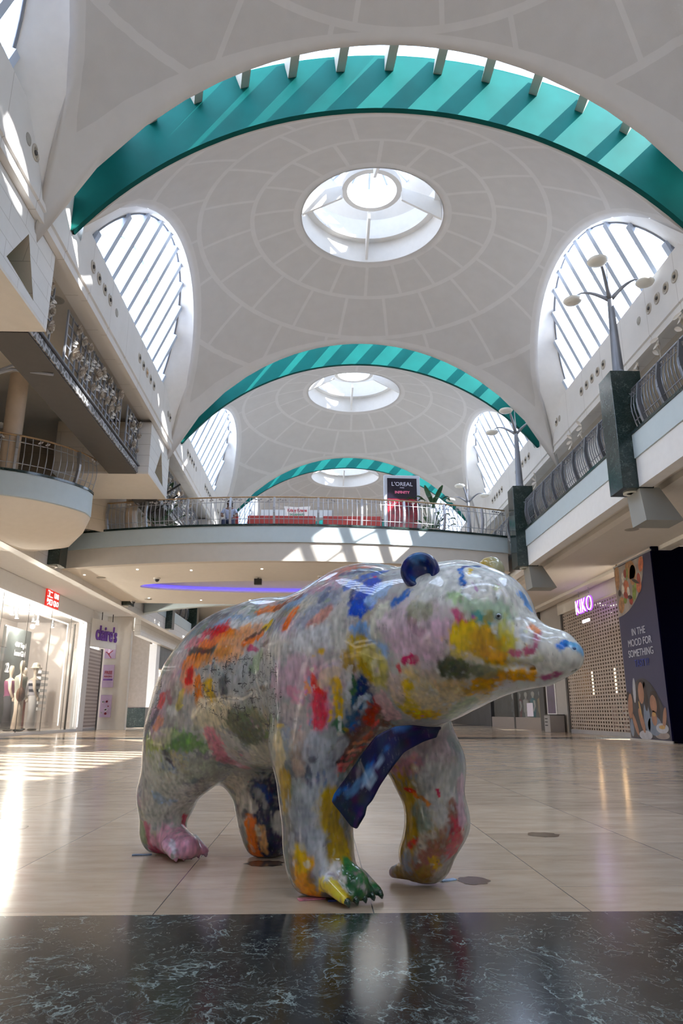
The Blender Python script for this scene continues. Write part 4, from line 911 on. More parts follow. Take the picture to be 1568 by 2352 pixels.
# charcoal girders with trellis on the left upper gallery
strip = NB('scroll_strip'); t = strip.n('ShaderNodeTexCoord'); vv = strip.n('ShaderNodeTexVoronoi', _feature='DISTANCE_TO_EDGE', Scale=7.0); strip.l(t.outputs['Object'], vv.inputs['Vector'])
strip.l(strip.ramp(vv.outputs['Distance'], [(0.09, (0.42, 0.43, 0.46)), (0.13, (0.10, 0.095, 0.09))]), strip.b.inputs['Base Color']); strip.b.inputs['Roughness'].default_value = 0.4
trellism = mat('trellis_paint', (0.36, 0.38, 0.43), 0.4, metal=0.3, noise=0.05)
GY = [(11.27, 18.88, 'between the first and second tiled blocks'), (21.37, 29.48, 'between the second and third tiled blocks'), (31.92, 40.0, 'beyond the third tiled block'), (1.2, 8.78, 'before the first tiled block')]
for (y0, y1, wh) in GY:
    st(MB().box(-5.85, y0, 7.08, -5.10, y1, 7.30).build('beam', charcoal), 'charcoal girder on the left upper gallery ' + wh, 'girder')
    st(MB().box(-5.095, y0, 7.11, -5.065, y1, 7.27).build('trim_60', strip.m), 'scroll patterned silver strip on the girder ' + wh, 'trim')
    st(MB().box(-5.3, y0, 7.30, -5.02, y1, 7.335).build('trim_61', greymetal), 'grey ledge on the girder ' + wh, 'trim')
tl = [(11.35, 12.2, 'stub right beside the first tiled block'), (13.0, 17.0, 'longest, in the middle of the first girder'), (17.6, 18.8, 'short one before the second tiled block'), (22.2, 28.8, 'on the second girder, behind the bridge railing'), (32.5, 38.0, 'on the third girder, far along the gallery')]
for (y0, y1, wh) in tl:
    T = empty('trellis', (-5.12, y0, 7.34)); tag(T, 'grey metal trellis with white flowers, ' + wh, 'trellis')
    L_ = y1 - y0; n = max(3, int(L_ / 0.27))
    for j in range(n + 1): MB().bar((0, L_ * j / n, 0), (0, L_ * j / n, 1.23), 0.03, 0.03 if j % 5 else 0.06, up=(0, 1, 0)).build('upright', trellism, T)
    for q in range(6): MB().bar((-0.01, 0, 0.03 + q * 0.235), (-0.01, L_, 0.03 + q * 0.235), 0.02, 0.03).build('crossbar', trellism, T)
sidewallm = mat('unseen_side_walls', (0.45, 0.42, 0.39), 0.4, noise=0.35, nscale=0.5)  # plain unseen walls, added to stop sky light leaking in low at the sides
st(MB().box(-10.8, -14, 0, -10.4, 7.98, 5.29).build('wall_left', sidewallm), 'unseen grey shop-front wall on the left beside and behind the camera, added to block sky light', 'wall')
st(MB().box(10.0, -14, 0, 10.4, 18.9, 5.19).build('wall_right', sidewallm), 'unseen grey shop-front wall on the right beside and behind the camera, added to block sky light', 'wall')
# ================================================================ railings
def rail_point_fn(pts):
    """arclength parametrisation of a polyline"""
    P = [Vector(p) for p in pts]; ds = [0.0]
    for a, b in zip(P, P[1:]): ds.append(ds[-1] + (b - a).length)
    def at(s):
        s = max(0, min(ds[-1], s))
        for i in range(len(P) - 1):
            if s <= ds[i + 1] or i == len(P) - 2:
                t = (s - ds[i]) / max(1e-9, ds[i + 1] - ds[i]); d = (P[i + 1] - P[i]).normalized(); return P[i].lerp(P[i + 1], t), d
    return at, ds[-1]
BALR = 0.011
def railing(pts, out, label, group=None, pitch=0.155, post_every=9, h=0.86, leaves=True, rodm=None, lod=False):
    """pts: base line; out: +1/-1 which side bulges; balusters bow outwards"""
    hm = brass if rodm is not None else greymetal; rodm = rodm or greymetal
    at, L = rail_point_fn(pts); R = empty('railing', pts[0]); O = Vector(pts[0]); tag(R, label, 'railing', group)
    n = int(L / pitch); step = max(1, n // 30)
    def nrm(d): return Vector((d.y, -d.x, 0)) * out
    def line(hh, off): return [at(L * i / max(8, n // 3))[0] + nrm(at(L * i / max(8, n // 3))[1]) * off + Vector((0, 0, hh)) - O for i in range(max(8, n // 3) + 1)]
    MB().tube(line(h, 0.04), 0.024, 8).build('handrail', hm, R, smooth=True)
    MB().tube(line(h - .17, 0.065), 0.011, 6).build('upper_rail', rodm, R, smooth=True)
    MB().tube(line(0.17, 0.045), 0.011, 6).build('lower_rail', rodm, R, smooth=True)
    prof = [(0.0, 0.02), (0.04, 0.14), (0.085, 0.34), (0.095, 0.50), (0.07, 0.66), (0.045, h - 0.03)]
    rest = MB(); cnt = 0; lv = random.Random(len(label)); lf = MB()
    for i in range(n + 1):
        p, d = at(L * i / n); nn = nrm(d); b = p - O
        pr = [(o, z) for o, z in prof]
        pts_ = [b + nn * o + Vector((0, 0, z)) for o, z in pr]
        if i % post_every == 0:
            for s in (-1, 1):
                MB().bar(b + d * s * .0, b, 0.01, 0.01) if False else None
            m = MB()
            for q in range(len(pts_) - 1): m.bar(pts_[q] + nn * .01, pts_[q + 1] + nn * .01, 0.06, 0.09, up=nn)
            m.build('post', rodm, R)
        else:
            if cnt < 96: MB().tube(pts_, BALR, 5, caps=False).build('baluster', rodm, R)
            else: rest.tube(pts_, BALR, 5, caps=False)
            cnt += 1
            if leaves and lv.random() < (0.42 if rodm is silver else 0.85):
                c = b + nn * 0.07 + Vector((0, 0, h - 0.07 - 0.05 * lv.random())); a = lv.random() * 2 - 1; l = 0.05 + 0.02 * lv.random()
                u = (d * math.cos(a * .5) + Vector((0, 0, 1)) * math.sin(a * .5)); w_ = nn * .9 + Vector((0, 0, .4))
                for sg in (-1, 1):
                    e = c + u * sg * l * 1.3; lf._add([c + w_ * .012, c + u * sg * l * .6 + w_ * .035 + Vector((0, 0, .012)), e, c + u * sg * l * .6 - w_ * .02 - Vector((0, 0, .018))], [(0, 1, 2, 3)])
    if cnt > 96:
        o = rest.build('balusters', rodm, R); o['kind'] = 'stuff'
    if lf.v: 
        o = lf.build('leaf_ornaments', rodm, R, solid=0.004); o['kind'] = 'stuff'
    return R
railing([(6.36, 14.2 + 0.2 * i, 6.262) for i in range(36)], -1, 'bowed grey railing of the right balcony between the two nearest marble pilasters', pitch=0.12, post_every=7)
railing([(6.36, 9.5 + 0.2 * i, 6.262) for i in range(20)], -1, 'bowed grey railing of the right balcony at the right picture edge', pitch=0.12, post_every=7)
railing([(6.36, 22.1 + 0.4 * i, 6.262) for i in range(18)], -1, 'bowed grey railing of the right balcony behind the bridge', pitch=0.2, post_every=5, leaves=False)
railing([(6.36, 30.0 + 0.5 * i, 6.262) for i in range(14)], -1, 'farther bowed grey railing of the right balcony beyond the third pilaster', pitch=0.3, post_every=5, leaves=False)
bp_ = [(x, y, 6.262) for x, y in arcpts(BR - 0.08, -7.95, 5.95, 60)]
railing(bp_, 1, 'long curved silver railing along the front of the bridge', pitch=0.148, post_every=9, rodm=silver)
cp = [(LC[0] + (LR - 0.08) * math.cos(a), LC[1] + (LR - 0.08) * math.sin(a), 6.262) for a in [math.radians(-128 + i * 3) for i in range(39)]]
railing(cp, 1, 'curved silver railing of the round balcony at the left edge', pitch=0.165, post_every=9, rodm=silver)
railing([(-8.28, 22.2 + 0.4 * i, 6.21) for i in range(18)], 1, 'railing of the left gallery beyond the round balcony', pitch=0.2, post_every=5, leaves=False)
railing([(-8.28, 39.3 + 0.5 * i, 6.21) for i in range(12)], 1, 'far railing of the left gallery seen under the bridge', pitch=0.3, post_every=5, leaves=False)

# ================================================================ recessed lights in the ring beams
def recessed(loc, side, kind, label, group):
    E_ = empty('recessed_light', loc); tag(E_, label, 'recessed light', group); E_.rotation_euler = (0, -side * PI / 2, 0)
    return E_
proto = {}
ringm = mat('light_trim_ring', (0.72, 0.70, 0.66), 0.35); warmm = mat('warm_reflector', (0.55, 0.36, 0.20), 0.3, metal=0.3); grillm = mat('speaker_grille', (0.36, 0.34, 0.30), 0.7, noise=0.1, nscale=40)
def build_light(kind):
    E_ = empty('recessed_light' if kind != 'sp' else 'round_speaker')
    if kind == 'sp':
        MB().lathe([(0.0, 0.014), (0.085, 0.010), (0.10, 0.0)], 24).build('grille', grillm, E_)
    else:
        MB().lathe([(0.135, 0.0), (0.135, 0.010), (0.10, 0.016), (0.085, 0.004), (0.085, 0.001)], 28, close=False).build('trim_ring', mat('spot_ring', (0.50, 0.45, 0.38), 0.4), E_, smooth=True)
        MB().lathe([(0.083, 0.006), (0.05, 0.002), (0.0, 0.002)], 24, close=False).build('reflector', warmm if kind == 'warm' else mat('pale_reflector', (0.34, 0.29, 0.22), 0.4), E_)
        MB().ball((0.0, 0, 0.012), 0.042, 12, 8, (1, 1, 0.6)).build('lamp', charcoal if kind != 'warm' else MATS['warm_reflector'], E_, smooth=True)
    return E_
protos = {k: build_light(k) for k in ('std', 'warm', 'sp')}
first = {k: True for k in protos}
def put(kind, loc, rot, label, group, cat):
    if first[kind]: o = protos[kind]; first[kind] = False
    else: o = copy_tree(protos[kind])
    o.location = loc; o.rotation_euler = rot; tag(o, label, cat, group); return o
def beam_lights(X_, rot, side):
    n = 0
    for bay in range(-1, 5):
        yc = Y0 + PITCHY * bay
        for cl, base in ((0, -3.4), (1, 0.45), (2, 3.6)):
            for q in range(5 if cl != 2 else 4):
                y = yc + base + q * 0.40 + (0.25 if cl == 2 else 0)
                warm = (side == 'left' and bay == 0 and cl == 1 and q == 2)
                if warm: put('warm', (X_, y, 9.38), rot, 'one recessed light with a warm orange reflector in the left beam', None, 'recessed light')
                elif cl == 0 and q == 4 or cl == 2 and q == 0: put('sp', (X_, y + 0.12, 9.38), rot, 'round flat speaker cover in the %s beam under the roof windows' % side, 'round speaker covers in the %s beam' % side, 'speaker')
                else: put('std', (X_, y, 9.38), rot, 'round recessed spotlight in the %s beam under the roof windows' % side, 'recessed spotlights in the %s beam' % side, 'recessed light')
beam_lights(XL + 0.002, (0, PI / 2, 0), 'left'); beam_lights(XR - 0.002, (0, -PI / 2, 0), 'right')
for j, (x, y) in enumerate(((-5.02, 12.9), (-4.98, 17.1), (-5.0, 22.7), (-5.0, 28.5))):
    put('sp', (x - .35, y, 8.738), (PI, 0, 0), 'round speaker in the beige ceiling beside the left trellises', 'ceiling speakers over the left gallery', 'speaker').scale = (1.7, 1.7, 1)
put('sp', (7.75, 17.2, 5.175), (PI, 0, 0), 'round speaker in the cream soffit under the right balcony', None, 'speaker').scale = (1.9, 1.9, 1)
for x, y in ((-7.5, 24.4), (-7.0, 29.2)): put('sp', (x, y, 5.19), (PI, 0, 0), 'dark round speaker in the soffit under the bridge', 'dark speakers under the bridge', 'speaker').scale = (1.5, 1.5, 1)
# under-bridge spots and cameras
for j, (x, y) in enumerate(((-7.9, 23.9), (-4.2, 23.0), (-1.9, 22.7), (0.9, 22.7), (3.5, 23.0), (-6.9, 28.9), (-4.9, 29.4), (-5.9, 22.9), (5.2, 23.3), (-2.9, 29.3))):
    o = MB().lathe([(0.035, 0.0), (0.035, -0.012), (0.0, -0.012)], 14).build('downlight', spotlit, None, loc=(x, y, 5.198)); tag(o, 'small bright downlight in the soffit under the bridge', 'downlight', 'downlights under the bridge')
def cctv(loc, label):
    C = empty('security_camera', loc); tag(C, label, 'security camera'); MB().lathe([(0.12, 0), (0.12, -0.03), (0.10, -0.05), (0.0, -0.05)], 20).build('mount', ringm, C, auto=.5)
    MB().ball((0, 0, -0.055), 0.085, 16, 10).build('dome', darkmetal, C, smooth=True)
cctv((-5.6, 24.4, 5.198), 'dome security camera under the bridge left of the blue light'); cctv((-7.7, 29.6, 5.198), 'dome security camera under the bridge near the far left pilaster'); cctv((0.0, 23.9, 5.198), 'dome security camera under the bridge above the back of the bear')
B_ = empty('loudspeaker', (-2.15, 24.3, 5.198)); tag(B_, 'small dark box loudspeaker hanging under the bridge', 'loudspeaker'); MB().box(-0.13, -0.1, -0.24, 0.13, 0.08, -0.04).build('cabinet', darkmetal, B_, bevel=.01); MB().box(-0.02, -0.02, -0.038, 0.02, 0.02, 0).build('bracket', darkmetal, B_)

# ================================================================ flowers on the trellises
flm = NB('cream_flower'); t = flm.n('ShaderNodeTexCoord'); n1 = flm.n('ShaderNodeTexNoise', Scale=9.0, Detail=3.0); flm.l(t.outputs['Object'], n1.inputs['Vector'])
flm.l(flm.ramp(n1.outputs['Fac'], [(0.35, (0.46, 0.38, 0.30)), (0.65, (0.74, 0.69, 0.62))]), flm.b.inputs['Base Color']); flm.b.inputs['Roughness'].default_value = 0.7
whl = mat('white_petal', (0.80, 0.78, 0.74), 0.6)
def petal(mb, c, u, w_, l, wd, cup):
    """curved petal from c along u, width dir v, cupping towards w_"""
    u = Vector(u).normalized(); w_ = Vector(w_).normalized(); v = u.cross(w_).normalized(); rows = []
    for i in range(5):
        t = i / 4; wdt = wd * math.sin(PI * (0.12 + 0.80 * t)) ; cc = Vector(c) + u * l * math.sin(t * 1.25) + w_ * (cup * t * t)
        rows.append([tuple(cc + v * wdt * k + w_ * abs(k) * wdt * 0.35) for k in (-1, -.5, 0, .5, 1)])
    mb.grid(rows)
def blossom(r):
    m = MB()
    for ring, (n, tilt, rad) in enumerate(((7, 0.25, 1.0), (6, 0.7, 0.75), (5, 1.1, 0.5))):
        for k in range(n):
            a = 2 * PI * k / n + ring * 0.4; u = Vector((0, math.cos(a), math.sin(a))) * math.cos(tilt) + Vector((1, 0, 0)) * math.sin(tilt)
            petal(m, (0.02 * ring, 0, 0), u, (1, 0, 0), r * rad, r * 0.40 * rad + .015, r * 0.25)
    return m
bl_mesh = [blossom(0.16).mesh('blossom'), blossom(0.125).mesh('blossom')]
for me in bl_mesh:
    me.materials.append(flm.m)
    for p in me.polygons: p.use_smooth = True
def leafspray():
    m = MB(); r_ = random.Random(2)
    for k in range(9):
        a = r_.random() * 2 * PI; u = Vector((0.5, math.cos(a), math.sin(a) * 1.2)); petal(m, (0.02, 0.10 * (r_.random() - .5), -0.28 * r_.random()), u, (1, 0, 0), 0.13, 0.035, 0.03)
    m.tube([(0.01, 0, 0.1), (0.03, 0.02, -0.1), (0.0, -0.02, -0.32)], 0.006, 5); return m
ls_mesh = leafspray().mesh('leaf_spray'); ls_mesh.materials.append(whl)
rf = random.Random(11)
def place(me, name, loc, label, cat, group, s=1.0, rz=0.0):
    o = bpy.data.objects.new(name, me); COL.objects.link(o); o.location = loc; o.scale = (s, s, s); o.rotation_euler = (rf.random() * 6.28 if name == 'blossom' else 0, 0.35, rz); tag(o, label, cat, group); return o
def flower_run(y0, y1, n, where):
    used = []
    def spot(zlo, zhi, md):
        for _ in range(60):
            y = y0 + (y1 - y0) * rf.random(); z = zlo + (zhi - zlo) * rf.random()
            if all((y - a) ** 2 + (z - b) ** 2 > ((md + c) / 2) ** 2 for a, b, c in used): used.append((y, z, md)); return y, z
        return None
    for i in range(n):
        q = spot(7.62, 8.42, 0.30)
        if q: place(bl_mesh[i % 2], 'blossom', (-5.095, *q), 'large cream blossom on the trellis ' + where, 'flower', 'cream blossoms ' + where, 0.72 + 0.35 * rf.random(), 0.3 * rf.random())
    for i in range(n):
        q = spot(7.75, 8.40, 0.22)
        if q: place(ls_mesh, 'leaf_spray', (-5.10, *q), 'spray of small white leaves on the trellis ' + where, 'leaves', 'white leaf sprays ' + where, 0.55 + 0.2 * rf.random())
flower_run(13.3, 16.6, 17, 'between the first two tiled blocks')
flower_run(11.5, 12.1, 4, 'close beside the first tiled block')
flower_run(17.7, 18.7, 5, 'just before the second tiled block')
flower_run(22.4, 28.4, 16, 'on the second girder')
flower_run(32.6, 36.5, 8, 'on the third girder')
# right gallery plant ornaments
for i, (y, z) in enumerate(((14.3, 8.35), (13.3, 8.4), (17.9, 8.35), (18.7, 8.35), (22.2, 8.35), (23.4, 8.4), (24.8, 8.35), (12.3, 8.4))):
    P_ = empty('leaf_ornament', (7.0, y, z - .15)); tag(P_, 'cream leaf ornament above the right balcony railing', 'ornament', 'cream leaf ornaments above the right balcony')
    m = MB(); q_ = random.Random(i)
    for k in range(6):
        a = k * 1.05 + i; petal(m, (0, 0.04 * math.cos(k * 2.1), -0.3 + 0.07 * k), (-0.2, math.cos(a), math.sin(a) * .9), (-1, 0, 0), 0.17 + .02 * (k % 3), 0.05, 0.05)
    m.build('leaves', mat('ornament_cream', (0.62, 0.56, 0.48), 0.6), P_, smooth=True)
    MB().tube([(0, 0, 6.35 - z), (0.02, 0.03, -.6), (0, 0, .05)], 0.008, 6).build('stem', MATS['ornament_cream'], P_)

# ================================================================ things on the bridge
red = mat('red_seat', (0.42, 0.05, 0.04), 0.6, noise=0.1)
DZ = 6.197
for (x0, x1, wh) in ((-3.1, -2.75, 'beside the seated person'), (-2.45, -0.2, 'left of the middle of the bridge'), (0.05, 2.0, 'right of the middle of the bridge')):
    S_ = empty('bench', ((x0 + x1) / 2, 23.3, DZ)); tag(S_, 'low red padded bench ' + wh, 'bench'); hx = (x1 - x0) / 2
    MB().box(-hx, -0.25, 0.3, hx, 0.3, 0.45).build('seat', red, S_, bevel=.03); MB().box(-hx, -0.30, 0.46, hx, -0.2, 0.86).build('backrest', red, S_, bevel=.03)
    for s in (-1, 1): MB().box(s * (hx - .1) - .04, -.2, 0, s * (hx - .1) + .04, .2, .295).build('leg', darkmetal, S_)
# L'OREAL lightbox
LB = empty('advertising_display', (2.80, 24.0, DZ)); LB.rotation_euler = (0, 0, 0.05); tag(LB, "tall grey framed advertising display with a dark red poster on the bridge", 'advertising display')
MB().box(-0.64, -0.06, 0.0, 0.64, 0.10, 2.62).build('frame', silver, LB, bevel=.02)
pm = NB('dark_red_poster'); t = pm.n('ShaderNodeTexCoord'); sp = pm.n('ShaderNodeSeparateXYZ'); pm.l(t.outputs['Object'], sp.inputs[0]); n1 = pm.n('ShaderNodeTexNoise', Scale=3.0, Detail=4.0); pm.l(t.outputs['Object'], n1.inputs['Vector'])
f = pm.math('MULTIPLY', pm.math('LESS_THAN', sp.outputs[2], 1.75), n1.outputs['Fac']); pm.l(pm.ramp(f, [(0.3, (0.012, 0.008, 0.018)), (0.62, (0.32, 0.015, 0.03))]), pm.b.inputs['Base Color']); pm.b.inputs['Roughness'].default_value = 0.15
MB().box(-0.52, -0.075, 0.25, 0.52, -0.061, 2.50).build('poster', pm.m, LB)
FX = face_matrix((0, -0.078, 2.28), (1, 0, 0), (0, 0, 1)); m = MB(); text_into(m, "L'OREAL", 0.20, FX, 0.003); text_into(m, "PARIS", 0.06, face_matrix((0, -0.078, 2.15), (1, 0, 0), (0, 0, 1)), 0.003); m.build('lettering', mat('pale_letter', (0.6, 0.6, 0.68), 0.4), LB)
m = MB(); text_into(m, "INFINITY", 0.13, face_matrix((0, -0.078, 1.98), (1, 0, 0), (0, 0, 1)), 0.003, bold=.006); m.build('lettering', mat('pink_letter', (0.7, 0.12, 0.22), 0.4), LB)
# kiosk
K_ = empty('kiosk', (-0.95, 27.0, DZ)); tag(K_, 'doughnut kiosk with a red and green name sign on the bridge', 'kiosk')
MB().box(-1.4, -0.1, 1.86, 1.35, 0.1, 2.16).build('sign_board', mat('kiosk_grey', (0.62, 0.65, 0.68), 0.4), K_)
for s in (-1.3, 1.2): MB().box(s - .05, -.05, 0, s + .05, .05, 1.855).build('post', silver, K_)
MB().box(-1.4, -0.3, 0, 3.0, 0.5, 1.3).build('counter', green, K_); MB().box(1.4, -0.5, 1.305, 3.4, 0.4, 1.62).build('canopy', mat('teal_bright', (0.02, 0.28, 0.24), 0.4), K_)
MB().box(1.2, -0.55, 1.62, 3.5, 0.5, 1.68).build('canopy_top', darkmetal, K_)
MB().poly([(-0.52, -0.13, 2.30), (-0.38, -0.13, 1.88), (0.40, -0.13, 1.88), (0.52, -0.13, 2.30), (0, -.13, 2.26)]).build('sign_plate', mat('kiosk_sign_white', (0.82, 0.80, 0.78), 0.4), K_, solid=.02)
m = MB(); text_into(m, 'Krispy Kreme', 0.17, face_matrix((0, -0.16, 2.12), (1, 0, 0), (0, 0, 1)), 0.003, sx=0.78, bold=.005); m.build('lettering', mat('kiosk_red', (0.5, 0.02, 0.04), 0.4), K_)
m = MB(); text_into(m, 'DOUGHNUTS', 0.10, face_matrix((0, -0.16, 1.95), (1, 0, 0), (0, 0, 1)), 0.003, sx=0.9, bold=.004); m.build('lettering', mat('kiosk_green', (0.02, 0.22, 0.12), 0.4), K_)
# plants
leafm = mat('plant_leaf', (0.035, 0.10, 0.035), 0.4, noise=0.3, nscale=5)
def plant(loc, label, n, h, seed):
    P_ = empty('potted_plant', loc); tag(P_, label, 'plant'); r_ = random.Random(seed)
    MB().lathe([(0.0, 0.0), (0.22, 0.0), (0.28, 0.5), (0.25, 0.5), (0.0, 0.45)], 20).build('pot', mat('pale_pot', (0.45, 0.40, 0.34), 0.5), P_, auto=.6)
    m = MB(); st_ = MB()
    for k in range(n):
        a = k * 2.4 + r_.random() * .5; zz = h * (0.25 + 0.75 * r_.random()); sp_ = 0.15 + 0.5 * r_.random(); tip = Vector((math.cos(a) * sp_, math.sin(a) * sp_ * .6, zz))
        st_.tube([(0, 0, 0.4), tuple(tip * 0.5 + Vector((0, 0, .2))), tuple(tip)], 0.012, 5); petal(m, tip, (math.cos(a) * .7, math.sin(a) * .7, 0.5), (0, 0, 1), 0.34 + .15 * r_.random(), 0.085, -0.18)
    for k in range(2):
        a = 0.5 + 2.6 * k; petal(m, (0.1 * k, 0, h * .8), (math.cos(a) * .45, 0.1, 1.0), (math.sin(a), -1, 0), 0.9, 0.09, 0.15)
    m.build('leaves', leafm, P_, smooth=True); st_.build('stems', leafm, P_)
plant((-5.35, 23.1, DZ), 'leafy green plant behind the left part of the bridge railing', 20, 1.5, 4)
plant((3.75, 23.4, DZ), 'leafy green plant right of the advertising display on the bridge', 22, 1.6, 5)
D_ = empty('round_sign', (-6.9, 24.2, DZ)); tag(D_, 'low blue and dark chair behind the left end of the bridge railing', 'chair'); D_.name = 'chair'
MB().box(-.25, -.25, .42, .25, .25, .48).build('seat', mat('blue_seat', (0.02, 0.04, 0.2), .5), D_); MB().box(-.25, .2, .5, .25, .26, .95).build('backrest', MATS['blue_seat'], D_)
for sx_ in (-.2, .2):
    for sy_ in (-.2, .2): MB().box(sx_ - .02, sy_ - .02, 0, sx_ + .02, sy_ + .02, .415).build('leg', silver, D_)
# branch ornament by second column: two black struts
tag(MB().tube([(-5.3, 21.6, 7.0), (-4.8, 21.5, 7.35), (-4.4, 21.45, 7.62)], 0.03, 6).build('branch', black, None), 'upper black branch sticking out beside the stone column on the bridge', 'branch')
tag(MB().tube([(-5.3, 21.75, 6.75), (-4.9, 21.7, 7.05), (-4.5, 21.6, 7.3)], 0.025, 6).build('branch', black, None), 'lower black branch sticking out beside the stone column on the bridge', 'branch')
# sunburst struts near the first block
o = MB().tube([(-7.0, 13.2, 7.05), (-6.0, 12.9, 7.30), (-5.2, 12.7, 7.22)], 0.03, 6).tube([(-7.0, 12.9, 6.9), (-6.0, 12.8, 7.15), (-5.2, 12.8, 7.05)], 0.03, 6).build('curved_strut', trellism, None); tag(o, 'curved grey struts crossing below the nearest girder', 'struts', None, 'structure')
# person on the bridge
def skin_mesh(name, verts, edges, radii, m, parent, sub=2, root=0):
    me = bpy.data.meshes.new(name); me.from_pydata([tuple(v) for v in verts], edges, []); o = bpy.data.objects.new(name, me); COL.objects.link(o)
    o.modifiers.new('skin', 'SKIN'); sv = me.skin_vertices[0].data
    for i, r in enumerate(radii): sv[i].radius = (r, r) if not isinstance(r, tuple) else r; sv[i].use_root = (i == root)
    s = o.modifiers.new('sub', 'SUBSURF'); s.levels = sub; s.render_levels = sub
    me.materials.append(m); o.parent = parent
    for p in me.polygons: p.use_smooth = True
    o.modifiers['skin'].use_smooth_shade = True
    return o
PE = empty('person', (-3.0, 22.65, DZ)); tag(PE, 'person with dark hair in a pale blue top seated behind the bridge railing', 'person')
sk_ = mat('person_skin', (0.22, 0.11, 0.07), 0.5); tp = mat('pale_blue_top', (0.42, 0.47, 0.62), 0.8, noise=0.1); tr_ = mat('dark_trousers2', (0.04, 0.05, 0.1), 0.8)
V = [(0, 0, .50), (0, .02, .72), (0, 0.0, .95), (0, -.01, 1.03), (0, -.03, 1.14), (-.17, 0, .93), (-.27, -.08, .72), (-.16, -.26, .66), (.17, 0, .93), (.27, -.08, .72), (.16, -.26, .68), (-.1, -.05, .48), (-.13, -.42, .47), (-.13, -.42, .05), (.1, -.05, .48), (.13, -.42, .47), (.13, -.42, .05)]
E_ = [(0, 1), (1, 2), (2, 3), (3, 4), (2, 5), (5, 6), (6, 7), (2, 8), (8, 9), (9, 10), (0, 11), (11, 12), (12, 13), (0, 14), (14, 15), (15, 16)]
skin_mesh('body', V, E_, [.13, .12, .12, .05, .085, .06, .045, .035, .06, .045, .035, .09, .07, .045, .09, .07, .045], sk_, PE, 2)
skin_mesh('top', [(0, 0, .52), (0, .02, .72), (0, 0, .94), (-.17, 0, .93), (-.25, -.06, .78), (.17, 0, .93), (.25, -.06, .78)], [(0, 1), (1, 2), (2, 3), (3, 4), (2, 5), (5, 6)], [.15, .14, .14, .075, .06, .075, .06], tp, PE, 2)
skin_mesh('trousers', [(0, 0, .50), (-.1, -.05, .49), (-.13, -.42, .48), (-.13, -.42, .15), (.1, -.05, .49), (.13, -.42, .48), (.13, -.42, .15)], [(0, 1), (1, 2), (2, 3), (0, 4), (4, 5), (5, 6)], [.14, .10, .08, .06, .10, .08, .06], tr_, PE, 2)
m = MB().ball((0, 0.01, 1.17), .105, 14, 10, (1, 1.05, 1.05)); m.ball((0, .05, 1.06), .09, 12, 8, (1.1, .8, 1.4)); m.build('hair', mat('dark_hair', (0.02, 0.012, 0.01), 0.6), PE, smooth=True)
MB().ball((0, -.065, 1.13), .06, 12, 8, (.9, .7, 1.2)).build('face', sk_, PE, smooth=True)
S2 = empty('stool', (-3.0, 22.65, DZ)); tag(S2, 'low stool under the seated person on the bridge', 'stool'); MB().lathe([(0.18, 0.30), (0.18, 0.36), (0, .36)], 16).build('seat', red, S2); MB().lathe([(0.12, 0), (0.03, 0.02), (0.03, 0.295)], 12).build('leg', darkmetal, S2)
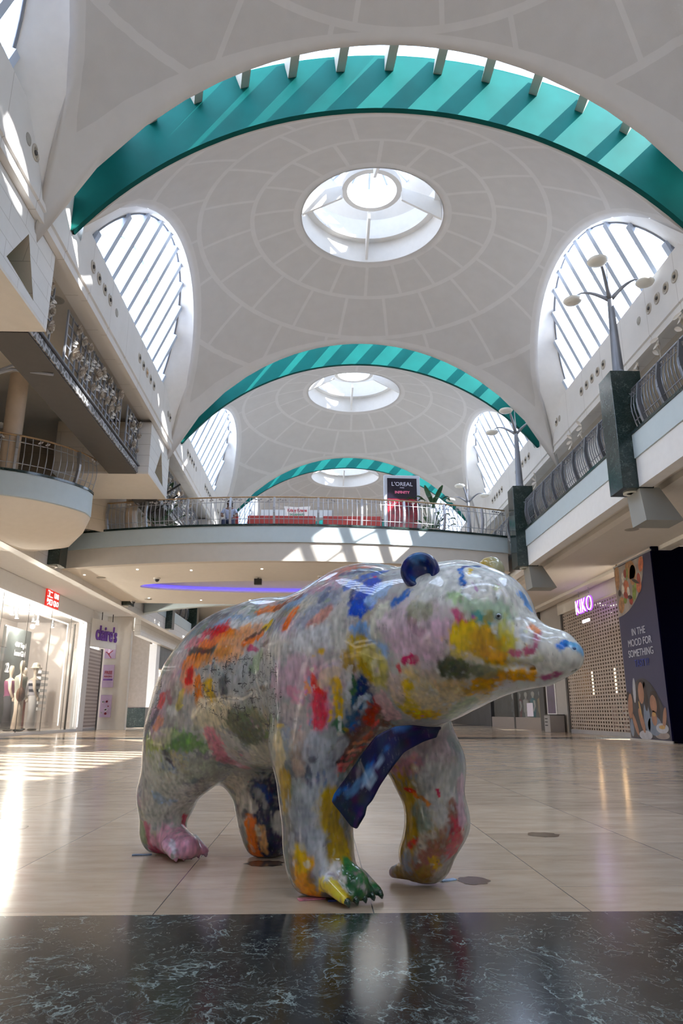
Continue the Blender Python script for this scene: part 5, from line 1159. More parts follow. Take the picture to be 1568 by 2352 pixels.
# paint strokes on the bear: two end points and radius in the bear's own space, colour, strength
PAINT = [(-0.022,-0.332,0.977,0.265,-0.404,0.902,0.1247,0.5,0.52,0.54,0.9),(0.505,-0.411,1.046,0.619,-0.360,0.967,0.1130,0.56,0.52,0.55,0.9),(-0.460,-0.359,0.835,-0.337,-0.330,0.746,0.1395,0.5,0.47,0.44,0.8),
(1.083,-0.203,1.295,1.348,-0.021,1.267,0.1072,0.66,0.68,0.66,0.9),(1.379,-0.088,1.149,1.547,-0.078,0.969,0.0854,0.66,0.66,0.62,0.9),(1.258,-0.209,1.054,1.333,-0.146,0.977,0.0615,0.46,0.36,0.06,0.8),
(1.167,-0.246,0.998,1.236,-0.145,0.880,0.0552,0.4,0.33,0.2,0.55),(1.075,-0.218,0.874,1.179,-0.066,0.806,0.0426,0.58,0.46,0.16,0.5),(0.966,-0.250,0.885,1.005,-0.130,0.764,0.0540,0.62,0.48,0.22,0.55),
(0.905,-0.280,1.157,1.067,-0.274,0.984,0.0778,0.47,0.38,0.44,0.6),(1.104,-0.269,1.149,1.193,-0.237,1.014,0.0448,0.52,0.4,0.47,0.55),(1.233,-0.225,1.150,1.360,-0.123,1.139,0.0343,0.42,0.5,0.4,0.5),
(-0.017,-0.333,0.913,0.349,-0.422,0.822,0.0534,0.3,0.33,0.34,0.5),(0.409,-0.429,1.012,0.539,-0.388,0.894,0.0344,0.45,0.47,0.5,0.6),(0.476,-0.406,0.820,0.491,-0.391,0.673,0.0343,0.58,0.52,0.5,0.5),
(0.548,-0.340,0.655,0.603,-0.261,0.655,0.0343,0.36,0.38,0.4,0.6),(-0.584,-0.330,0.433,-0.425,-0.250,0.480,0.0480,0.4,0.44,0.34,0.5),(0.358,-0.306,1.278,-0.349,-0.264,1.215,0.0349,0.25,0.42,0.66,0.7),
(0.486,-0.286,1.318,-0.083,-0.152,1.324,0.0191,0.45,0.2,0.25,0.5),(-0.198,-0.289,1.178,0.163,-0.272,1.237,0.0437,0.7,0.7,0.68,0.9),(-0.585,-0.319,1.073,-0.690,-0.354,0.933,0.0489,0.66,0.55,0.55,0.7),
(-0.415,-0.299,1.147,-0.290,-0.291,1.173,0.0466,0.62,0.05,0.05,0.95),(-0.527,-0.304,1.118,-0.409,-0.302,1.139,0.0381,0.62,0.2,0.24,0.8),(-0.399,-0.321,1.093,-0.177,-0.303,1.146,0.0275,0.78,0.2,0.02,0.95),
(-0.226,-0.332,1.063,-0.079,-0.295,1.146,0.0446,0.75,0.34,0.16,0.85),(-0.160,-0.338,1.026,0.022,-0.291,1.150,0.0438,0.7,0.38,0.22,0.8),(-0.487,-0.328,1.060,-0.313,-0.333,1.057,0.0257,0.03,0.02,0.03,0.9),
(-0.527,-0.340,1.017,-0.409,-0.338,1.027,0.0260,0.78,0.22,0.04,0.9),(-0.042,-0.214,1.269,0.215,-0.247,1.289,0.0238,0.62,0.16,0.03,0.9),(0.107,-0.224,1.276,0.338,-0.287,1.293,0.0168,0.2,0.05,0.03,0.8),
(0.078,-0.296,1.151,0.134,-0.297,1.184,0.0191,0.75,0.5,0.02,0.95),(-0.049,-0.316,1.083,0.082,-0.305,1.133,0.0151,0.7,0.18,0.03,0.9),(-0.039,-0.311,1.098,0.100,-0.295,1.165,0.0086,0.03,0.02,0.02,0.8),
(0.359,-0.401,1.136,0.380,-0.353,1.223,0.0178,0.7,0.16,0.04,0.9),(0.390,-0.409,1.120,0.415,-0.374,1.194,0.0059,0.9,0.75,0.7,0.6),(-12.440,12.048,4.607,0.488,-0.164,1.427,0.0802,0.45,0.15,0.12,0.8),
(0.473,-0.185,1.413,0.652,-0.132,1.417,0.0161,0.5,0.18,0.14,0.8),(0.564,-0.220,1.383,0.721,-0.149,1.385,0.0118,0.05,0.06,0.14,0.7),(0.477,-0.387,1.157,0.585,-0.313,1.259,0.0385,0.28,0.31,0.38,0.7),
(0.520,-0.333,1.248,0.545,-0.288,1.311,0.0175,0.1,0.12,0.22,0.7),(0.520,-0.387,1.134,0.581,-0.345,1.197,0.0210,0.62,0.28,0.2,0.7),(0.480,-0.415,1.063,0.640,-0.354,1.088,0.0453,0.64,0.66,0.67,0.8),
(0.650,-0.337,1.156,0.675,-0.335,0.965,0.0373,0.55,0.55,0.5,0.7),(0.460,-0.420,0.952,0.593,-0.360,0.893,0.0492,0.62,0.46,0.54,0.7),(0.723,-0.302,1.207,0.744,-0.231,1.310,0.0376,0.015,0.08,0.45,0.95),
(0.637,-0.266,1.313,0.741,-0.142,1.383,0.0174,0.03,0.1,0.42,0.8),(0.686,-0.304,1.224,0.676,-0.265,1.298,0.0114,0.02,0.03,0.12,0.8),(0.774,-0.272,1.237,0.827,-0.229,1.285,0.0224,0.35,0.5,0.72,0.8),
(0.834,-0.300,1.097,0.854,-0.277,1.181,0.0328,0.66,0.68,0.58,0.9),(0.757,-0.318,1.101,0.752,-0.319,1.027,0.0275,0.18,0.36,0.68,0.85),(0.786,-0.311,1.044,0.852,-0.293,1.010,0.0236,0.28,0.45,0.7,0.8),
(0.903,-0.262,1.206,0.953,-0.242,1.246,0.0199,0.03,0.14,0.45,0.9),(-0.682,-0.415,0.610,-0.603,-0.355,0.953,0.0292,0.62,0.42,0.44,0.6),(-0.762,-0.403,0.562,-0.825,-0.353,0.264,0.0251,0.62,0.52,0.52,0.5),
(-0.470,-0.357,0.908,-0.481,-0.347,0.984,0.0472,0.74,0.32,0.2,0.85),(-0.464,-0.356,0.914,-0.473,-0.347,0.984,0.0212,0.62,0.03,0.03,0.95),(-0.374,-0.351,0.923,-0.361,-0.343,0.801,0.0277,0.75,0.22,0.02,0.95),
(-0.284,-0.349,0.894,-0.268,-0.340,0.806,0.0317,0.68,0.44,0.02,0.95),(-0.242,-0.344,0.832,-0.229,-0.338,0.799,0.0180,0.3,0.2,0.02,0.8),(-0.169,-0.348,0.917,-0.156,-0.342,0.841,0.0199,0.04,0.05,0.06,0.75),
(-0.214,-0.349,0.951,-0.117,-0.341,0.980,0.0222,0.25,0.3,0.32,0.6),(-0.586,-0.372,0.837,-0.539,-0.375,0.723,0.0575,0.3,0.27,0.23,0.7),(-0.685,-0.386,0.780,-0.684,-0.372,0.838,0.0221,0.6,0.06,0.06,0.8),
(-0.705,-0.404,0.711,-0.696,-0.396,0.745,0.0172,0.03,0.03,0.05,0.7),(-0.655,-0.406,0.689,-0.641,-0.400,0.711,0.0194,0.68,0.3,0.18,0.7),(-0.515,-0.365,0.858,-0.517,-0.367,0.786,0.0166,0.62,0.5,0.12,0.6),
(-0.634,-0.370,0.861,-0.591,-0.375,0.814,0.0169,0.3,0.08,0.12,0.6),(-0.689,-0.406,0.553,-0.648,-0.389,0.510,0.0635,0.36,0.44,0.14,0.9),(-0.537,-0.373,0.601,-0.456,-0.334,0.613,0.0427,0.12,0.26,0.06,0.8),
(-0.630,-0.408,0.611,-0.588,-0.396,0.634,0.0337,0.62,0.58,0.42,0.7),(-0.597,-0.383,0.533,-0.577,-0.348,0.474,0.0217,0.03,0.03,0.06,0.9),(-0.636,-0.375,0.481,-0.584,-0.345,0.460,0.0218,0.08,0.2,0.48,0.7),
(-0.404,-0.316,0.636,-0.389,-0.282,0.570,0.0234,0.1,0.24,0.06,0.6),(-0.337,-0.330,0.746,-0.146,-0.320,0.746,0.0632,0.66,0.6,0.44,0.9),(-0.109,-0.306,0.714,-0.014,-0.255,0.642,0.0548,0.07,0.09,0.05,0.9),
(-0.039,-0.308,0.746,0.066,-0.283,0.725,0.0301,0.14,0.18,0.1,0.7),(-0.335,-0.292,0.636,-0.311,-0.220,0.544,0.0348,0.62,0.26,0.32,0.9),(-0.316,-0.216,0.537,-0.279,-0.105,0.476,0.0258,0.48,0.22,0.27,0.8),
(-0.076,-0.157,0.523,0.310,-0.419,0.596,0.0591,0.5,0.5,0.42,0.8),(0.056,-0.239,0.643,0.268,-0.396,0.727,0.0208,0.14,0.25,0.08,0.6),(0.062,-0.331,0.963,0.127,-0.346,1.022,0.0273,0.3,0.42,0.26,0.7),
(-0.081,-0.334,0.830,0.260,-0.398,0.824,0.0502,0.36,0.38,0.38,0.7),(0.109,-0.330,0.864,0.303,-0.415,0.869,0.0081,0.03,0.02,0.02,0.9),(-0.001,-0.320,1.058,0.077,-0.327,1.044,0.0128,0.45,0.04,0.16,0.8),
(0.103,-0.328,1.077,0.205,-0.373,1.078,0.0125,0.05,0.05,0.08,0.8),(0.276,-0.408,0.911,0.304,-0.416,0.885,0.0159,0.08,0.16,0.26,0.8),(0.349,-0.424,0.889,0.499,-0.403,0.876,0.0539,0.6,0.45,0.53,0.8),
(0.447,-0.416,0.839,0.476,-0.406,0.820,0.0229,0.66,0.3,0.4,0.7),(0.406,-0.419,0.765,0.451,-0.408,0.746,0.0346,0.56,0.48,0.46,0.6),(0.549,-0.384,0.894,0.548,-0.349,0.719,0.0378,0.68,0.34,0.44,0.8),
(0.546,-0.384,0.890,0.560,-0.364,0.820,0.0170,0.65,0.02,0.02,0.98),(0.545,-0.371,0.811,0.544,-0.351,0.710,0.0227,0.7,0.09,0.13,0.98),(0.515,-0.397,0.879,0.512,-0.393,0.839,0.0114,0.76,0.3,0.14,0.9),
(0.526,-0.394,0.898,0.514,-0.374,0.706,0.0047,0.2,0.36,0.62,0.8),(0.621,-0.340,0.874,0.609,-0.306,0.746,0.0169,0.7,0.46,0.04,0.85),(0.589,-0.343,0.810,0.578,-0.326,0.728,0.0076,0.72,0.5,0.05,0.8),
(0.583,-0.364,0.884,0.618,-0.353,0.920,0.0225,0.66,0.56,0.42,0.7),(0.550,-0.395,0.996,0.582,-0.383,1.020,0.0113,0.7,0.46,0.05,0.85),(0.678,-0.339,0.993,0.693,-0.322,0.937,0.0241,0.32,0.2,0.03,0.9),
(0.744,-0.321,1.027,0.786,-0.290,0.926,0.0440,0.42,0.3,0.03,0.95),(0.798,-0.303,0.998,0.845,-0.268,0.885,0.0327,0.5,0.46,0.16,0.85),(0.814,-0.293,0.961,0.818,-0.282,0.916,0.0146,0.62,0.6,0.42,0.8),
(0.691,-0.304,0.877,0.690,-0.276,0.810,0.0224,0.06,0.17,0.06,0.95),(0.732,-0.281,0.864,0.714,-0.246,0.783,0.0373,0.012,0.03,0.12,0.97),(0.691,-0.266,0.792,0.637,-0.255,0.701,0.0245,0.04,0.1,0.2,0.9),
(0.668,-0.323,0.901,0.653,-0.294,0.797,0.0112,0.6,0.63,0.66,0.9),(0.691,-0.325,0.946,0.663,-0.323,0.892,0.0093,0.62,0.6,0.58,0.8),(0.675,-0.267,0.774,0.717,-0.265,0.819,0.0094,0.55,0.62,0.7,0.8),
(0.741,-0.256,0.819,0.685,-0.231,0.728,0.0131,0.5,0.6,0.7,0.7),(0.648,-0.248,0.706,0.692,-0.222,0.724,0.0171,0.03,0.16,0.48,0.9),(0.594,-0.306,0.713,0.609,-0.281,0.695,0.0152,0.03,0.12,0.05,0.9),
(0.609,-0.300,0.732,0.600,-0.288,0.691,0.0076,0.6,0.65,0.62,0.9),(0.615,-0.274,0.695,0.627,-0.259,0.691,0.0076,0.55,0.4,0.05,0.8),(0.739,-0.190,0.728,0.591,-0.221,0.580,0.0536,0.17,0.08,0.055,0.92),
(0.761,-0.236,0.797,0.714,-0.207,0.728,0.0188,0.4,0.06,0.04,0.9),(0.579,-0.237,0.554,0.558,-0.290,0.519,0.0231,0.04,0.025,0.02,0.9),(0.656,-0.192,0.654,0.686,-0.182,0.673,0.0115,0.55,0.15,0.1,0.8),
(0.619,-0.209,0.626,0.649,-0.176,0.636,0.0077,0.68,0.26,0.16,0.8),(0.613,-0.175,0.598,0.639,-0.154,0.613,0.0078,0.6,0.12,0.1,0.8),(0.581,-0.238,0.559,0.591,-0.187,0.568,0.0078,0.66,0.14,0.14,0.8),
(0.570,-0.254,0.527,0.578,-0.191,0.539,0.0078,0.7,0.2,0.18,0.8),(0.592,-0.222,0.584,0.614,-0.166,0.594,0.0078,0.72,0.3,0.22,0.8),(0.561,-0.273,0.501,0.570,-0.227,0.508,0.0077,0.62,0.1,0.1,0.8),
(0.652,-0.159,0.626,0.691,-0.153,0.654,0.0077,0.7,0.42,0.36,0.7),(0.706,-0.190,0.701,0.740,-0.180,0.719,0.0076,0.66,0.12,0.1,0.8),(0.364,-0.430,0.635,0.344,-0.402,0.478,0.0255,0.68,0.58,0.36,0.9),
(0.372,-0.406,0.480,0.381,-0.396,0.373,0.0274,0.42,0.28,0.05,0.9),(0.466,-0.406,0.637,0.469,-0.393,0.529,0.0345,0.52,0.4,0.32,0.7),(0.523,-0.363,0.601,0.537,-0.323,0.484,0.0497,0.44,0.46,0.5,0.8),
(0.598,-0.256,0.636,0.570,-0.281,0.564,0.0192,0.4,0.42,0.46,0.7),(0.492,-0.376,0.515,0.493,-0.368,0.420,0.0115,0.07,0.09,0.13,0.85),(0.518,-0.349,0.497,0.514,-0.351,0.402,0.0058,0.1,0.14,0.24,0.8),
(0.536,-0.327,0.502,0.535,-0.326,0.432,0.0058,0.14,0.2,0.32,0.7),(0.481,-0.375,0.371,0.484,-0.376,0.243,0.0657,0.42,0.44,0.46,0.85),(0.433,-0.389,0.264,0.456,-0.387,0.232,0.0234,0.12,0.11,0.1,0.7),
(0.555,-0.292,0.370,0.587,-0.266,0.174,0.0504,0.45,0.3,0.03,0.95),(0.563,-0.268,0.351,0.567,-0.261,0.281,0.0117,0.12,0.08,0.02,0.7),(0.575,-0.259,0.214,0.628,-0.262,0.137,0.0272,0.4,0.34,0.05,0.9),
(0.517,-0.357,0.235,0.623,-0.346,0.083,0.0230,0.66,0.68,0.7,0.9),(0.467,-0.383,0.141,0.468,-0.353,0.037,0.0392,0.78,0.36,0.02,0.95),(0.453,-0.389,0.190,0.471,-0.382,0.141,0.0273,0.74,0.5,0.06,0.9),
(0.575,-0.361,0.062,0.676,-0.338,0.055,0.0344,0.8,0.62,0.14,0.95),(0.517,-0.360,0.103,-6.791,6.711,-2.239,0.0199,0.1,0.1,0.12,0.6),(0.390,-0.392,0.312,0.416,-0.380,0.092,0.0158,0.22,0.2,0.18,0.7),
(0.597,-0.295,0.137,0.662,-0.311,0.060,0.0173,0.72,0.7,0.66,0.9),(0.649,-0.271,0.125,0.691,-0.198,0.046,0.0290,0.05,0.2,0.07,0.97),(0.626,-0.265,0.137,0.626,-0.228,0.141,0.0097,0.62,0.36,0.28,0.8),
(0.691,-0.291,0.045,0.688,-0.146,0.022,0.0233,0.01,0.05,0.03,0.97),(0.692,-0.330,0.040,0.691,-0.252,0.021,0.0076,0.4,0.22,0.02,0.9),(0.700,0.006,0.557,0.824,0.102,0.586,0.0678,0.52,0.44,0.47,0.9),
(0.646,0.023,0.508,0.750,0.037,0.536,0.0321,0.58,0.3,0.35,0.8),(-15.244,18.452,-1.714,0.699,0.075,0.318,0.1279,0.42,0.27,0.04,0.95),(0.821,0.097,0.449,0.828,0.114,0.340,0.0681,0.62,0.62,0.6,0.9),
(0.738,0.072,0.322,0.763,0.076,0.275,0.0283,0.22,0.28,0.24,0.85),(0.696,0.077,0.278,0.713,0.084,0.207,0.0184,0.45,0.3,0.06,0.8),(0.690,0.051,0.421,0.729,0.057,0.413,0.0101,0.6,0.05,0.04,0.9),
(0.730,0.062,0.400,0.744,0.069,0.387,0.0081,0.66,0.2,0.05,0.9),(0.805,0.081,0.449,0.820,0.104,0.426,0.0060,0.5,0.03,0.1,0.9),(0.820,0.104,0.426,0.821,0.113,0.390,0.0060,0.5,0.03,0.1,0.9),
(0.760,0.073,0.388,0.790,0.089,0.353,0.0080,0.7,0.26,0.06,0.9),(0.669,0.092,0.187,0.713,0.084,0.203,0.0123,0.58,0.04,0.03,0.9),(0.762,0.092,0.203,0.769,0.091,0.212,0.0081,0.58,0.04,0.03,0.9),
(0.615,0.124,0.265,0.550,0.155,0.052,0.0276,0.38,0.24,0.05,0.95),(0.778,0.094,0.213,0.733,0.102,0.154,0.0285,0.62,0.6,0.56,0.8),(0.876,0.191,0.310,0.728,0.121,0.090,0.0451,0.24,0.09,0.06,0.92),
(0.873,0.170,0.276,0.831,0.201,0.163,0.0286,0.48,0.07,0.1,0.85),(0.865,0.242,0.461,0.882,0.211,0.282,0.0225,0.6,0.46,0.52,0.8),(0.777,0.174,0.098,0.777,0.144,0.128,0.0165,0.55,0.36,0.04,0.8),
(0.545,0.160,0.029,0.726,0.138,0.057,0.0339,0.24,0.15,0.05,0.92),(0.756,0.200,0.047,0.780,0.235,0.086,0.0336,0.36,0.34,0.31,0.8),(-0.414,-0.037,0.381,-0.349,0.011,0.153,0.0490,0.55,0.52,0.45,0.9),
(-0.271,0.081,0.327,-0.276,0.105,0.033,0.0881,0.008,0.012,0.05,0.97),(-0.304,0.040,0.356,-0.274,0.072,0.312,0.0219,0.02,0.05,0.2,0.9),(-0.322,0.026,0.339,-0.279,0.053,0.274,0.0146,0.4,0.4,0.4,0.7),
(-0.375,-0.002,0.311,-0.327,0.015,0.269,0.0220,0.55,0.52,0.46,0.8),(-0.345,0.005,0.197,-0.369,0.063,0.017,0.0296,0.7,0.19,0.03,0.95),(-0.297,0.033,0.167,-0.300,0.067,0.046,0.0171,0.7,0.42,0.22,0.9),
(-0.310,0.022,0.184,-0.303,0.037,0.123,0.0073,0.75,0.68,0.55,0.8),(-0.706,-0.355,0.383,-0.718,-0.223,0.184,0.1204,0.54,0.56,0.52,0.85),(-0.717,-0.327,0.319,-0.711,-0.313,0.301,0.0225,0.24,0.34,0.48,0.6),
(-0.686,-0.279,0.287,-0.672,-0.276,0.296,0.0175,0.28,0.38,0.5,0.5),(-0.719,-0.161,0.185,-0.698,-0.161,0.147,0.0204,0.52,0.02,0.09,0.9),(-0.759,-0.284,0.067,-0.541,-0.212,0.087,0.0652,0.64,0.36,0.46,0.9),
(-0.806,-0.270,0.027,-0.778,-0.260,0.023,0.0283,0.28,0.01,0.06,0.9),(-0.636,-0.271,0.100,-0.571,-0.305,0.045,0.0099,0.66,0.66,0.72,0.8),(-0.899,-0.319,0.166,-0.864,-0.315,0.091,0.0233,0.24,0.3,0.18,0.9),
(-0.839,-0.321,0.172,-0.819,-0.290,0.050,0.0154,0.45,0.14,0.2,0.85),(-0.546,-0.189,0.090,-0.580,-0.124,0.051,0.0400,0.6,0.32,0.42,0.9),(0.911,-0.289,1.110,1.059,-0.287,1.080,0.0600,0.52,0.44,0.49,0.9),
(0.956,-0.289,1.034,1.091,-0.275,1.009,0.0490,0.58,0.45,0.54,0.85),(1.021,-0.279,1.156,1.074,-0.273,1.157,0.0350,0.26,0.28,0.18,0.75),(1.004,-0.288,1.111,1.048,-0.288,1.063,0.0175,0.34,0.22,0.26,0.6),
(1.203,-0.240,1.130,1.227,-0.230,1.094,0.0154,0.5,0.08,0.2,0.85),(1.133,-0.269,1.076,1.191,-0.242,1.039,0.0309,0.62,0.44,0.54,0.7),(1.175,-0.229,1.212,1.214,-0.224,1.190,0.0207,0.26,0.42,0.18,0.7),
(1.168,-0.139,1.334,1.212,-0.188,1.263,0.0124,0.02,0.12,0.42,0.95),(1.167,-0.119,1.348,1.206,-0.073,1.353,0.0108,0.02,0.04,0.2,0.9),(1.222,-0.191,1.252,1.237,-0.207,1.211,0.0069,0.02,0.03,0.16,0.9),
(1.210,-0.114,1.331,1.214,-0.136,1.315,0.0071,0.7,0.48,0.05,0.9),(1.244,-0.166,1.271,1.272,-0.188,1.211,0.0035,0.3,0.1,0.3,0.7),(1.264,-0.210,1.140,1.349,-0.139,1.133,0.0308,0.32,0.48,0.34,0.6),
(1.271,-0.207,1.113,1.314,-0.175,1.109,0.0222,0.04,0.22,0.22,0.85),(1.204,-0.233,1.022,1.254,-0.212,1.059,0.0376,0.56,0.4,0.03,0.9),(1.267,-0.201,1.042,1.336,-0.148,1.007,0.0478,0.48,0.31,0.02,0.95),
(1.354,-0.137,1.075,1.361,-0.134,1.001,0.0308,0.5,0.5,0.16,0.7),(1.298,-0.168,0.986,1.340,-0.137,0.957,0.0256,0.6,0.32,0.02,0.9),(1.249,-0.201,0.995,1.268,-0.184,0.978,0.0154,0.34,0.2,0.02,0.6),
(1.149,-0.227,0.928,1.193,-0.195,0.910,0.0345,0.09,0.1,0.06,0.85),(1.237,-0.169,0.910,1.277,-0.137,0.899,0.0276,0.24,0.24,0.16,0.8),(1.179,-0.236,0.980,1.206,-0.215,0.963,0.0137,0.62,0.5,0.16,0.7),
(1.225,-0.130,0.861,1.431,-0.073,0.890,0.0208,0.6,0.3,0.02,0.95),(1.146,-0.139,0.828,1.252,-0.094,0.847,0.0211,0.56,0.33,0.05,0.85),(1.080,-0.196,0.849,1.169,-0.170,0.864,0.0210,0.5,0.36,0.2,0.7),
(0.899,-0.227,0.817,0.919,-0.190,0.778,0.0363,0.64,0.5,0.1,0.9),(0.919,-0.144,0.743,0.977,-0.118,0.746,0.0294,0.76,0.48,0.02,0.95),(0.936,-0.248,0.868,0.944,-0.238,0.851,0.0143,0.7,0.5,0.06,0.8),
(0.999,-0.194,0.812,1.104,-0.142,0.812,0.0357,0.66,0.56,0.38,0.85),(1.028,-0.201,0.833,1.053,-0.190,0.832,0.0142,0.7,0.66,0.55,0.8),(1.030,-0.043,0.743,1.144,-0.072,0.795,0.0292,0.42,0.5,0.34,0.9),
(0.953,-0.274,0.952,1.001,-0.273,0.963,0.0159,0.56,0.04,0.15,0.9),(0.922,-0.274,0.939,0.925,-0.269,0.921,0.0089,0.56,0.1,0.12,0.9),(0.809,-0.179,0.746,0.803,-0.227,0.797,0.0334,0.66,0.46,0.5,0.9),
(0.895,-0.262,0.887,0.889,-0.229,0.817,0.0253,0.62,0.52,0.52,0.8),(0.762,-0.110,0.682,0.792,-0.087,0.688,0.0096,0.5,0.02,0.08,0.9),(1.386,-0.122,0.972,1.441,-0.109,0.993,0.0136,0.38,0.1,0.18,0.9),
(1.441,-0.109,0.993,1.463,-0.081,1.049,0.0136,0.4,0.12,0.2,0.9),(1.457,-0.073,1.062,1.431,-0.068,1.084,0.0103,0.74,0.32,0.18,0.9),(1.421,-0.111,1.011,1.433,-0.102,1.033,0.0051,0.08,0.05,0.08,0.8),
(1.408,-0.097,1.069,1.419,-0.103,1.042,0.0137,0.5,0.55,0.6,0.6),(1.348,-0.126,0.944,1.483,-0.097,0.952,0.0102,0.42,0.42,0.26,0.5),(1.554,-0.071,0.992,1.571,-0.048,1.009,0.0135,0.02,0.16,0.52,0.97),
(1.571,-0.048,1.009,1.591,-0.027,1.002,0.0102,0.03,0.18,0.5,0.95),(1.593,-0.032,0.995,1.606,0.004,0.984,0.0170,0.2,0.42,0.64,0.9),(1.476,-0.055,0.882,1.542,-0.039,0.897,0.0119,0.36,0.06,0.18,0.85),
(1.377,-0.022,1.217,1.397,0.011,1.161,0.0178,0.1,0.3,0.64,0.85),(1.325,-0.127,1.235,1.331,-0.110,1.244,0.0122,0.55,0.62,0.32,0.6),(1.206,-0.234,1.030,1.259,-0.209,1.062,0.0273,0.62,0.46,0.03,0.9),
(1.277,-0.193,1.037,1.330,-0.153,1.011,0.0307,0.5,0.3,0.02,0.9),(1.149,-0.227,0.928,1.193,-0.195,0.910,0.0276,0.07,0.08,0.05,0.85),(1.237,-0.169,0.910,1.277,-0.137,0.899,0.0207,0.2,0.2,0.13,0.8),
(1.298,-0.168,0.986,1.340,-0.137,0.957,0.0205,0.62,0.33,0.02,0.9),(-0.425,-0.340,1.017,-0.167,-0.334,1.049,0.0228,0.7,0.3,0.1,0.6),(0.551,-0.301,0.370,0.576,-0.273,0.199,0.0349,0.44,0.29,0.02,0.9),
(0.481,-0.375,0.353,0.492,-0.371,0.251,0.0425,0.36,0.38,0.41,0.7),(0.621,-0.254,0.143,0.695,-0.215,0.074,0.0252,0.04,0.19,0.06,0.97),(0.676,-0.282,0.097,0.682,-0.155,0.037,0.0233,0.03,0.15,0.05,0.97),
(0.695,-0.216,0.042,0.687,-0.145,0.020,0.0157,0.01,0.05,0.03,0.97),(0.672,-0.293,0.082,0.695,-0.260,0.036,0.0230,0.02,0.12,0.04,0.97)]
SCARF_ROWS = [((0.952, -0.02, 0.696), (0.937, -0.04, 0.65)), ((0.888, -0.1, 0.703), (0.913, -0.1, 0.633)), ((0.854, -0.22, 0.697), (0.889, -0.2, 0.594)), ((0.802, -0.28, 0.659), (0.867, -0.26, 0.528)), ((0.754, -0.32, 0.581), (0.84, -0.3, 0.465)), ((0.691, -0.34, 0.494), (0.817, -0.32, 0.412)), ((0.633, -0.35, 0.428), (0.804, -0.34, 0.39)), ((0.627, -0.36, 0.395), (0.803, -0.35, 0.359)), ((0.692, -0.36, 0.35), (0.789, -0.36, 0.333)), ((0.746, -0.36, 0.309), (0.765, -0.36, 0.305))]
SCARF_PAINT = [(0.942, -0.05, 0.689, 0.88, -0.18, 0.676, 0.02, 0.02, 0.02, 0.05, 0.8), (0.841, -0.22, 0.641, 0.789, -0.3, 0.539, 0.012, 0.05, 0.12, 0.35, 0.8), (0.835, -0.27, 0.574, 0.767, -0.33, 0.473, 0.01, 0.35, 0.45, 0.6, 0.8), (0.789, -0.3, 0.522, 0.703, -0.34, 0.419, 0.012, 0.1, 0.2, 0.35, 0.7), (0.663, -0.35, 0.417, 0.758, -0.36, 0.326, 0.018, 0.01, 0.02, 0.035, 0.9), (0.638, -0.35, 0.406, 0.703, -0.34, 0.452, 0.008, 0.05, 0.15, 0.45, 0.8), (0.773, -0.35, 0.376, 0.758, -0.36, 0.318, 0.012, 0.05, 0.02, 0.09, 0.8), (0.846, -0.21, 0.685, 0.88, -0.15, 0.69, 0.01, 0.1, 0.2, 0.5, 0.6), (0.819, -0.28, 0.54, 0.794, -0.32, 0.474, 0.007, 0.4, 0.5, 0.6, 0.7)]
EYE = (1.3432, -0.1466, 1.1193)
# ================================================================ painted bear sculpture
def sd_round_cone(P, a, b, r1, r2):
    a = np.array(a, dtype=np.float32); b = np.array(b, dtype=np.float32); ba = b - a; L2 = float(ba @ ba)
    t = np.clip(((P - a) @ ba) / L2, 0, 1); d = P - (a + t[..., None] * ba)
    return np.sqrt((d * d).sum(-1)) - (r1 + (r2 - r1) * t)
def sd_ellipsoid(P, c, r, rot=0.0):
    q = P - np.array(c, dtype=np.float32)
    if rot:
        cs, sn = math.cos(rot), math.sin(rot); q = np.stack([q[..., 0] * cs + q[..., 2] * sn, q[..., 1], -q[..., 0] * sn + q[..., 2] * cs], -1)
    r = np.array(r, dtype=np.float32); k0 = np.sqrt(((q / r) ** 2).sum(-1)); k1 = np.sqrt(((q / (r * r)) ** 2).sum(-1))
    return k0 * (k0 - 1) / np.maximum(k1, 1e-6)
def smin(a, b, k):
    h = np.maximum(k - np.abs(a - b), 0) / k; return np.minimum(a, b) - h * h * k * 0.25
def smax(a, b, k): return -smin(-a, -b, k)
